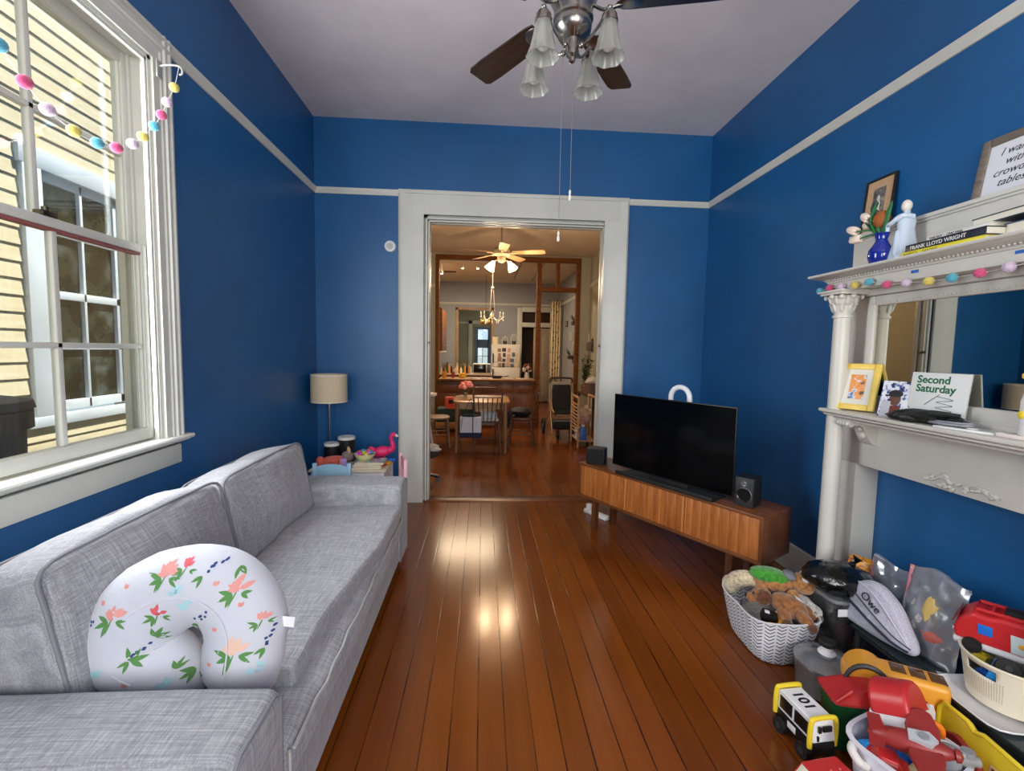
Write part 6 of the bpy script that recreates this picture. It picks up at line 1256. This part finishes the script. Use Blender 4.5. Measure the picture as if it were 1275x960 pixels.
b = MB(); b.bb(0, .52, -.02, .02, .02, 2.14, bevel=.004); b.build('leaf', DP_, lf); b = MB(); [b.bb(x, x+.19, -.028, .028, z0, z1, bevel=.008) for x in (.05, .28) for (z0, z1) in ((.15, .9), (1.05, 1.95))]; b.build('raised_panels', DP_, lf); b = MB(); b.ell((.46, .05, 1.0), .025); b.build('handle', BLACKM, lf)
crt = thing('curtain', 'cream curtain printed with small dark leaves', 'curtain', (1.97, 12.5, .55)); cm = mat('leaf_print_cotton', (232, 218, 184), .9); q = NT(cm); vo = q.add('ShaderNodeTexVoronoi', i_Scale=1.0, i_Randomness=.6); q.link(q.coords((11, 11, 7)), vo.inputs['Vector']); q.base(q.mix(q.math('LESS_THAN', vo.outputs['Distance'], .26), srgb(230, 214, 176), srgb(96, 82, 62)))
b = MB(); b.grid(48, 6, lambda u, v: ((u-.5)*.29*(1-.04*v), .035*sin(u*26), v*2.3)); o = b.build('cloth', cm, crt); md = o.modifiers.new('thickness', 'SOLIDIFY'); md.thickness = .003
b = MB(); b.cyl((-.2, 0, 2.31), (.2, 0, 2.31), .012, seg=10); b.ell((-.2, 0, 2.31), .02); b.build('rod', plain('rod_brass', (150, 120, 80), .4, metal=.6), crt)
for i, (y, z, w, h, l) in enumerate(((10.9, 1.62, .16, .20, 'small pale frame on the grey wall, lower left of the frames'), (10.5, 1.85, .13, .30, 'tall pale frame on the grey wall, nearest the oak post'), (11.3, 1.86, .14, .18, 'small dark frame on the grey wall, middle of the frames'), (11.9, 2.2, .14, .14, 'highest small frame on the grey wall'))):
    pframe('framed_picture', l, 'picture', (XR-.012, y, z-h/2), rad(-90), 0, w*1.6, h, .018, .02, [plain('pale_frame', (206, 200, 190), .5), BLACKM][i % 2], noise_pic('small_print_%d' % i, [(.35, (70, 66, 62)), (.5, (150, 146, 138)), (.65, (206, 200, 188))], 20, i))
for i, (y, z) in enumerate(((10.6, 2.15), (11.0, 1.35))):
    s_ = thing('wall_planter', ['upper wall planter with dark foliage on the grey kitchen wall', 'lower wall planter with dark foliage on the grey kitchen wall'][i], 'planter', (XR, y, z)); b = MB(); b.rbox((-.07, 0, 0), (.12, .2, .09), .02, 3); b.build('pot', plain('dark_planter', (60, 60, 60), .6), s_)
    for j in range(7): b = MB(); b.tube(smoothpath([(-.07, -.06+.02*j, .03), (-.10-.02*(j % 3), -.09+.03*j, .12), (-.13-.02*(j % 2), -.14+.045*j, .17+.03*(j % 3))], 4), [.006, .01, .016, .018, .018, .016, .012, .008, .003], 6, flat=.25); b.build('leaf', plain('dark_leaf', (58, 66, 50), .6), s_)

# ------------------------------------------------------------------ dining room
DW = wood('dining_maple', (150, 104, 62), (196, 150, 100), .35); DKW = wood('dark_chair_wood', (64, 40, 28), (104, 68, 46), .4)
dt = thing('dining_table', 'light wood dining table with rounded corners', 'table', (-.01, 7.05, 0)); b = MB(); b.rings([sq_ring(.40, .50, .725, e=7), sq_ring(.42, .52, .73, e=7), sq_ring(.42, .52, .748, e=7), sq_ring(.41, .51, .753, e=7)]); b.build('tabletop', DW, dt); b = MB(); [b.bb(x0, x1, y0, y1, .64, .725) for (x0, x1, y0, y1) in ((-.34, .34, -.44, -.42), (-.34, .34, .42, .44), (-.34, -.32, -.42, .42), (.32, .34, -.42, .42))]; b.build('apron', DW, dt)
for sx in (-.345, .345):
    for sy in (-.44, .44): b = MB(); b.cyl((sx, sy, .725), (sx*1.03, sy*1.03, 0), .032, .02, 14); b.build('leg', wood('table_leg', (120, 84, 56), (160, 118, 80), .4, (9, 9, 1)), dt)
def dchair(label, loc, rz, m, hb=.88):
    c = thing('dining_chair', label, 'chair', loc, rz); b = MB(); b.rings([sq_ring(.19, .19, .435, e=4), sq_ring(.2, .2, .44, e=4), sq_ring(.2, .2, .46, e=4), sq_ring(.18, .18, .465, e=4)]); b.build('seat', m, c)
    for sx in (-1, 1):
        b = MB(); b.cyl((sx*.16, .15, .44), (sx*.19, .19, 0), .018, .013, 10); b.build('leg', m, c); b = MB(); b.cyl((sx*.16, -.15, .44), (sx*.19, -.20, 0), .018, .013, 10); b.build('leg', m, c)
        b = MB(); b.cyl((sx*.175, -.17, .45), (sx*.205, -.25, hb), .014, .012, 10); b.ell((sx*.206, -.252, hb+.01), (.016, .016, .022)); b.build('back_post', m, c)
    b = MB(); b.tube([(-.205+.41*i/10, -.25-.02*sin(pi*i/10), hb-.05) for i in range(11)], .026, 8, flat=.4); b.build('top_rail', m, c)
    for i in range(5): x = -.12+.06*i; b = MB(); b.cyl((x*.9, -.175, .455), (x*1.15, -.262, hb-.06), .007, seg=8); b.build('spindle', m, c)
    b = MB(); b.cyl((-.178, .17, .2), (-.178, -.175, .2), .009, seg=8); b.build('stretcher', m, c); b = MB(); b.cyl((.178, .17, .2), (.178, -.175, .2), .009, seg=8); b.build('stretcher', m, c); b = MB(); b.cyl((-.178, 0, .2), (.178, 0, .2), .009, seg=8); b.build('cross_stretcher', m, c); return c
dchair('dark spindle-back chair with a tote bag hung on its back', (.08, 6.70, 0), 0, DKW)
dchair('spindle-back chair at the left side of the dining table', (-.70, 7.10, 0), rad(-80), wood('greyed_oak', (120, 92, 68), (160, 128, 98), .45))
dchair('spindle-back chair with a black coat, right of the dining table', (.62, 7.15, 0), rad(82), DKW)
dchair('spindle-back chair at the far side of the dining table', (.05, 7.85, 0), pi, DKW)
ct_ = thing('coat', 'black coat folded over the right dining chair', 'coat', (.60, 7.15, .468)); b = MB(); lump(b, (0, 0, .07), (.17, .19, .075), w=.22, s=3); b.build('coat_body', BLACKM, ct_); b = MB(); b.tube(smoothpath([(-.13, -.1, .08), (-.19, -.12, .02), (-.2, -.1, -.08), (-.19, -.08, -.16)], 5), .04, 10); b.build('sleeve', BLACKM, ct_)
tb_ = thing('tote_bag', 'white canvas tote bag with navy base and straps, hung on the chair', 'bag', (-.155, 6.36, .27)); CAN = plain('canvas_white', (208, 208, 216), .85); NAV = plain('navy_canvas', (26, 32, 66), .85)
b = MB(); b.rbox((0, 0, .185), (.30, .10, .23), .02, 4); b.build('bag_body', CAN, tb_); b = MB(); b.rbox((0, 0, .045), (.305, .105, .08), .02, 4); b.build('base', NAV, tb_)
for sy in (-.056, .056): b = MB(); b.tube([(.03, sy, .02), (.03, sy, .30), (.02, sy*.4, .46), (.0, 0, .55), (-.05, sy*.4, .46), (-.11, sy, .30), (-.13, sy, .14)], [.02, .02, .014, .014, .014, .012, .01], 8, flat=.3); b.build('strap', NAV, tb_)
b = MB(); lump(b, (0, 0, .31), (.13, .045, .03), w=.2); b.build('contents', plain('dark_teal_cloth', (30, 50, 56), .8), tb_)
pp = thing('newspaper', 'white folded papers on the seat of the dark dining chair', 'papers', (.10, 6.70, .467), .1); b = MB(); b.bb(-.14, .14, -.1, .1, 0, .03, bevel=.006); b.build('sheets', plain('paper_white', (220, 212, 200), .7), pp); b = MB(); b.box((.0, -.02, .07), (.24, .02, .12), (-.5, 0, 0), bevel=.004); b.build('fold', plain('paper_blueish', (206, 214, 226), .7), pp)
fv = thing('flower_arrangement', 'pink flowers in a glass on the dining table', 'flowers', (-.26, 7.15, .754)); b = MB(); b.lathe([(.03, 0), (.035, .09), (.032, .09), (.028, .01)], 16); b.build('glass', clear('vase_glass', (236, 240, 240), .2), fv)
for i in range(16): a = i*2.4; r = .10*math.sqrt(i/16); b = MB(); lump(b, (r*cos(a), r*sin(a), .16+.04*(1-i/16)+.02*(i % 3)), (.036, .036, .03), w=.4, s=i); b.build('bloom', plain('pink_bloom_%d' % (i % 2), [(232, 128, 128), (240, 168, 160)][i % 2], .8), fv)
b = MB(); [b.cyl((0, 0, .02), (.07*cos(i*1.1), .07*sin(i*1.1), .16), .003, seg=6) for i in range(6)]; b.build('stems', LG, fv)
hc = thing('high_chair', 'yellow-brown wooden high chair with white tray at the far left', 'high chair', (-.92, 6.45, 0)); YW = wood('yellow_wood', (170, 122, 50), (206, 160, 84), .4, (9, 9, 1))
for (sx, sy) in ((-.2, -.2), (.2, -.2), (-.2, .2), (.2, .2)): b = MB(); b.cyl((sx*.7, sy*.7, .6), (sx*1.1, sy*1.1, 0), .016, seg=10); b.build('leg', WHP if sx > 0 else YW, hc)
b = MB(); b.bb(-.16, .16, -.16, .16, .58, .61, bevel=.01); b.build('seat', YW, hc); b = MB(); b.bb(-.16, .16, .14, .165, .6, 1.02, bevel=.01); b.build('backrest', YW, hc); b = MB(); b.rings([sq_ring(.26, .16, .84, e=5), sq_ring(.28, .18, .85, e=5), sq_ring(.28, .18, .875, e=5), sq_ring(.25, .15, .868, e=5)]); b.build('tray', WHP, hc)
tbx = thing('toy_chest', 'dark green low toy chest beyond the left dining chair', 'chest', (-.50, 8.5, 0)); b = MB(); b.bb(-.32, .32, -.2, .2, .18, .42, bevel=.01); b.build('chest_body', plain('dark_green_box', (30, 52, 46), .6), tbx); b = MB(); b.bb(-.34, .34, -.22, .22, .06, .18, bevel=.01); b.build('base', wood('chest_wood', (130, 92, 56), (170, 128, 84), .5), tbx)
for s in (-.28, .28): b = MB(); b.bb(s-.03, s+.03, -.18, .18, 0, .06); b.build('foot', BLACKM, tbx)
rbx = thing('cash_register', 'red-orange toy box on the dark green chest', 'toy', (-.55, 8.45, .42)); b = MB(); b.prism([(-.12, 0), (.12, 0), (.12, .14), (.02, .2), (-.12, .2)], .22, TR((0, .11, 0), (rad(90), 0, 0))); b.build('body', plain('red_orange', (214, 78, 44), .4), rbx); b = MB(); b.bb(-.06, .03, -.114, -.11, .09, .16, bevel=.002); b.build('panel', BLACKM, rbx)
stl = thing('rolling_stool', 'low round dark rolling stool just past the left jamb', 'stool', (-.655, 5.12, 0)); b = MB(); b.lathe([(.001, .30), (.17, .30), (.195, .315), (.2, .34), (.19, .365), (.15, .375), (.001, .378)], 32); b.build('seat', plain('dark_brown_leather', (58, 46, 42), .5), stl); b = MB(); b.cyl((0, 0, .07), (0, 0, .31), .022, seg=14); b.build('column', BLACK, stl)
for i in range(5):
    a = i*2*pi/5+.15; b = MB(); b.tube([(0, 0, .10), (.17*cos(a), .17*sin(a), .065)], .016, 8); lg = b.build('leg', BLACK, stl); b = MB(); b.cyl((.17*cos(a)-.012*sin(a), .17*sin(a)+.012*cos(a), .026), (.17*cos(a)+.012*sin(a), .17*sin(a)-.012*cos(a), .026), .026, seg=14); b.cyl((.17*cos(a), .17*sin(a), .03), (.17*cos(a), .17*sin(a), .065), .007, seg=8); b.build('castor', BLACK, lg)
tw = thing('towel', 'white towel crumpled on the low dark stool', 'towel', (-.62, 5.10, .375)); b = MB(); lump(b, (0, 0, .035), (.14, .11, .04), w=.3, s=9); b.build('cloth', plushmat('white_towel', (222, 214, 208)), tw); b = MB(); lump(b, (.10, -.06, .02), (.07, .05, .025), w=.3, s=2); b.build('fold', plushmat('white_towel'[:], (222, 214, 208)), tw)
# stroller
sr = thing('stroller', 'black baby stroller with pale metal frame by the oak post', 'stroller', (1.40, 7.95, 0)); FRM = plain('champagne_frame', (186, 160, 128), .3, metal=.7)
for s in (-1, 1):
    b = MB(); b.tube(smoothpath([(s*.20, -.25, .10), (s*.205, -.05, .42), (s*.205, .08, .72), (s*.20, .14, .94)], 5), .014, 10); b.build('side_tube', FRM, sr)
    b = MB(); b.tube(smoothpath([(s*.20, .0, .46), (s*.24, .22, .28), (s*.26, .32, .15)], 5), .013, 10); b.build('rear_strut', FRM, sr)
    b = MB(); b.tube([(s*.26-.02+.0, .32+.13*cos(a*pi/12), .14+.13*sin(a*pi/12)) for a in range(24)], .022, 8, closed=True); w_ = b.build('rear_wheel', BLACKM, sr); b = MB(); b.cyl((s*.26-.035, .32, .14), (s*.26-.005, .32, .14), .03, seg=12); [b.cyl((s*.26-.02, .32, .14), (s*.26-.02, .32+.12*cos(k), .14+.12*sin(k)), .006, seg=6) for k in (.3, 1.6, 2.8, 4.1, 5.3)]; b.build('hub', GREY, w_)
    b = MB(); b.tube([(s*.11, -.28+.075*cos(a*pi/10), .085+.075*sin(a*pi/10)) for a in range(20)], .02, 8, closed=True); w_ = b.build('front_wheel', BLACKM, sr); b = MB(); b.cyl((s*.11-.02, -.28, .085), (s*.11+.02, -.28, .085), .03, seg=12); b.build('hub', plain('hub_grey', (80, 76, 74), .5), w_)
    b = MB(); b.tube(smoothpath([(s*.19, .02, .66), (s*.19, -.12, .50), (s*.14, -.19, .42), (0, -.21, .40)], 5), .013, 10); b.build('bumper_bar', FRM, sr)
b = MB(); b.tube(smoothpath([(-.20, .14, .92), (-.195, .16, .99), (-.15, .17, 1.02), (.15, .17, 1.02), (.195, .16, .99), (.20, .14, .92)], 5), .018, 10); b.build('handle_bar', plain('handle_brown', (60, 44, 36), .5), sr)
b = MB(); b.rbox((0, .06, .66), (.34, .07, .52), .05, 5, rot=(rad(-14), 0, 0)); b.build('seat_back', plain('stroller_black', (24, 25, 27), .85), sr); b = MB(); b.rbox((0, -.07, .43), (.33, .28, .06), .025, 4); b.build('seat', plain('stroller_black'[:], (24, 25, 27), .85), sr)
b = MB(); b.rbox((0, .12, .88), (.37, .06, .16), .03, 4, rot=(rad(-14), 0, 0)); b.build('canopy', plain('canopy_grey', (150, 142, 136), .85), sr); b = MB(); b.rbox((0, -.03, .22), (.36, .42, .13), .03, 4); b.build('basket', plain('stroller_black'[:], (24, 25, 27), .85), sr); b = MB(); b.bb(-.18, .18, -.245, -.235, .30, .315); b.build('trim_strip', plain('strip_grey', (120, 122, 126), .4), sr)
# slatted rack, things on it, console and plant
rk = thing('drying_rack', 'pale wooden slatted rack beside the stroller', 'rack', (1.63, 7.25, 0)); PWD = wood('pale_rack_wood', (180, 140, 104), (214, 176, 140), .5, (9, 9, 1))
for (x, y) in ((-.14, -.28), (.14, -.28), (-.14, .28), (.14, .28)): b = MB(); b.bb(x-.014, x+.014, y-.014, y+.014, 0, .80-.0*y, bevel=.003); b.build('leg', PWD, rk)
for x in (-.14, .14): b = MB(); b.bb(x-.012, x+.012, -.30, .30, .77, .80, bevel=.003); b.build('top_rail', PWD, rk)
for i in range(9): b = MB(); z = .22+i*.055; b.bb(-.152, -.14, -.28, .28, z, z+.02, bevel=.002); b.build('slat', PWD, rk)
b = MB(); b.bb(-.14, .14, -.28, .28, .10, .115); b.build('shelf', PWD, rk)
for i, (x, y, c, l, h) in enumerate(((1.585, 7.05, (70, 120, 200), 'blue detergent bottle on the rack shelf', .24), (1.545, 7.2, (226, 226, 232), 'white jug on the rack shelf', .22))):
    k = thing('jug', l, 'bottle', (x, y, .116)); b = MB(); b.rings([sq_ring(.055, .045, 0, e=4), sq_ring(.06, .05, .02, e=4), sq_ring(.06, .05, h*.65, e=4), sq_ring(.025, .025, h*.85, e=2), sq_ring(.025, .025, h*.9, e=2)]); b.build('body', plain('jug_%d' % i, c, .35), k); b = MB(); b.cyl((0, 0, h*.88), (0, 0, h), .028, seg=14); b.build('cap', [WHP, RED][i], k); b = MB(); b.bb(-.062, -.06, -.035, .035, h*.2, h*.55); b.build('label', [WHP, plain('label_blue', (90, 130, 190), .5)][i], k)
ly = thing('laundry', 'pile of pale and pink laundry hanging in the wooden rack', 'laundry', (1.66, 7.24, .36)); b = MB(); lump(b, (0, 0, .12), (.10, .22, .15), w=.3, s=5); b.build('pale_cloth', plushmat('taupe_cloth', (180, 152, 136)), ly); b = MB(); lump(b, (-.05, -.1, .02), (.06, .10, .07), w=.3, s=8); b.build('pink_cloth', plushmat('pink_cloth', (206, 140, 140)), ly)
bx_ = thing('storage_basket', 'brown woven basket on the side table by the right wall', 'basket', (1.98, 8.1, .74)); b = MB(); b.rings([sq_ring(.14, .22, 0, e=5), sq_ring(.16, .25, .2, e=5), sq_ring(.165, .255, .205, e=5), sq_ring(.15, .24, .2, e=5), sq_ring(.13, .21, .02, e=5)]); b.build('basket_wall', plain('brown_wicker', (110, 86, 74), .8), bx_); b = MB(); b.tube([(p[0], p[1], .205) for p in sq_ring(.16, .25, .2, e=5)], .008, 6, closed=True); b.build('rim', plain('brown_wicker'[:], (110, 86, 74), .8), bx_)
wc = thing('white_cloth', 'white cloth heaped in the brown basket', 'cloth', (1.97, 8.1, .76)); b = MB(); lump(b, (0, 0, .16), (.14, .21, .13), w=.3, s=6); b.build('cloth', plushmat('white_towel'[:], (222, 214, 208)), wc); b = MB(); lump(b, (-.05, -.12, .2), (.08, .09, .06), w=.3, s=3); b.build('fold', plushmat('white_towel'[:], (222, 214, 208)), wc)
sd_ = thing('side_table', 'dark side table against the right dining wall', 'table', (1.99, 8.25, 0)); b = MB(); b.bb(-.17, .17, -.45, .45, .71, .74, bevel=.004); b.build('top', DKW, sd_)
for (x, y) in ((-.14, -.42), (.14, -.42), (-.14, .42), (.14, .42)): b = MB(); b.bb(x-.018, x+.018, y-.018, y+.018, 0, .71); b.build('leg', DKW, sd_)
plt_ = thing('potted_plant', 'leafy green plant on the side table by the right wall', 'plant', (1.93, 8.55, .74)); b = MB(); b.lathe([(.06, 0), (.08, .12), (.085, .13), (.075, .13), (.001, .11)], 20); b.build('pot', plain('terracotta', (150, 96, 70), .7), plt_); PLM = plain('plant_green', (58, 84, 46), .5)
rng = random.Random(9)
for i in range(6):
    tx_, ty_ = rng.uniform(-.12, .10), rng.uniform(-.16, .16); hh = rng.uniform(.32, .62); pts = smoothpath([(0, 0, .1), (tx_*.4, ty_*.4, .1+hh*.5), (tx_, ty_, .1+hh)], 6); b = MB(); b.tube(pts, .005, 6); s_ = b.build('stem', plain('stem_brown', (84, 76, 48), .7), plt_); b = MB()
    for j, p in enumerate(pts[3:]):
        for sgn in (-1, 1): d = Vector((rng.uniform(-1, 1), sgn*rng.uniform(.4, 1), rng.uniform(-.1, .5))).normalized(); q0 = d.to_track_quat('X', 'Z').to_euler(); b.ell(p+d*.045, (.045, .022, .004), tuple(q0), 10, 6)
    b.build('leaves', PLM, s_)
sc_ = thing('wall_sconce', 'dark lantern sconce on the right dining wall', 'sconce', (XR, 9.05, 1.5)); b = MB(); b.bb(-.02, 0, -.05, .05, 0, .26, bevel=.004); b.build('back_plate', plain('sconce_brown', (84, 66, 54), .5), sc_); b = MB(); b.bb(-.12, -.03, -.045, .045, .02, .18, bevel=.006); b.build('lantern', plain('sconce_glass', (120, 108, 96), .2), sc_); b = MB(); b.lathe([(.012, .2), (.014, .26), (.02, .3), (.008, .36), (.001, .37)], 12, c=(-.075, 0, 0)); b.build('candle', plain('candle_cream', (206, 196, 176), .5), sc_)
# dining ceiling fan with lit shades
df = thing('ceiling_fan', 'pale wood ceiling fan with lit shades in the dining room', 'ceiling fan', (.25, 6.8, H2)); b = MB(); b.lathe([(.001, 0), (.07, 0), (.06, -.05), (.015, -.06)], 24); b.build('canopy', plain('fan_cream', (214, 190, 160), .4), df); b = MB(); b.cyl((0, 0, -.05), (0, 0, 2.98-H2), .012, seg=12); b.build('downrod', plain('fan_cream'[:], (214, 190, 160), .4), df)
b = MB(); b.lathe([(.02, 2.99-H2), (.10, 2.97-H2), (.13, 2.93-H2), (.12, 2.88-H2), (.06, 2.85-H2), (.06, 2.80-H2), (.04, 2.77-H2), (.001, 2.76-H2)], 28); b.build('motor_housing', plain('fan_cream'[:], (214, 190, 160), .4), df)
LBW = wood('light_fan_blade', (206, 160, 116), (232, 190, 146), .4, (2, 12, 12))
for k in range(5):
    a = rad(-16+72*k); b = MB(); b.prism([(.17, -.05), (.25, -.06), (.60, -.07), (.64, -.05), (.64, .05), (.60, .07), (.25, .06), (.17, .05)], .008, TR((0, 0, 2.90-H2), (rad(-13), 0, 0))); bl = b.build('blade', LBW, df, rot=(0, 0, a)); b = MB(); b.bb(.10, .22, -.02, .02, 2.89-H2, 2.90-H2, bevel=.003); b.build('blade_iron', plain('fan_cream'[:], (214, 190, 160), .4), bl)
SHG = mat('glowing_shade', (255, 230, 190), .5, emit=(255, 214, 160), es=7)
for k in range(2):
    a = rad([192, -12][k]); ux, uy = cos(a), sin(a); b = MB(); b.tube([(.04*ux, .04*uy, 2.80-H2), (.09*ux, .09*uy, 2.79-H2), (.11*ux, .11*uy, 2.77-H2)], .009, 8); am = b.build('light_arm', plain('fan_cream'[:], (214, 190, 160), .4), df)
    b = MB(); b.lathe([(.022, 0), (.034, -.03), (.056, -.08), (.074, -.13), (.070, -.13), (.05, -.08), (.03, -.03)], 20, TR((.115*ux, .115*uy, 2.775-H2), (.5*uy, -.5*ux, 0)), caps=False); b.build('glass_shade', SHG, am)
    point('fan_bulb', (.25+.17*ux, 6.8+.17*uy, 2.60), DINE/2, WARM, .05)
area('kitchen_ceiling_light', (-.3, 10.9, 3.35), (0, 0, 0), 1.4, .6, KIT, (1, .78, .52))
point('far_room_light', (.6, 14.6, 2.6), 8, (1, .85, .65), .1)  # bare point light in the room beyond the kitchen, no fixture modelled
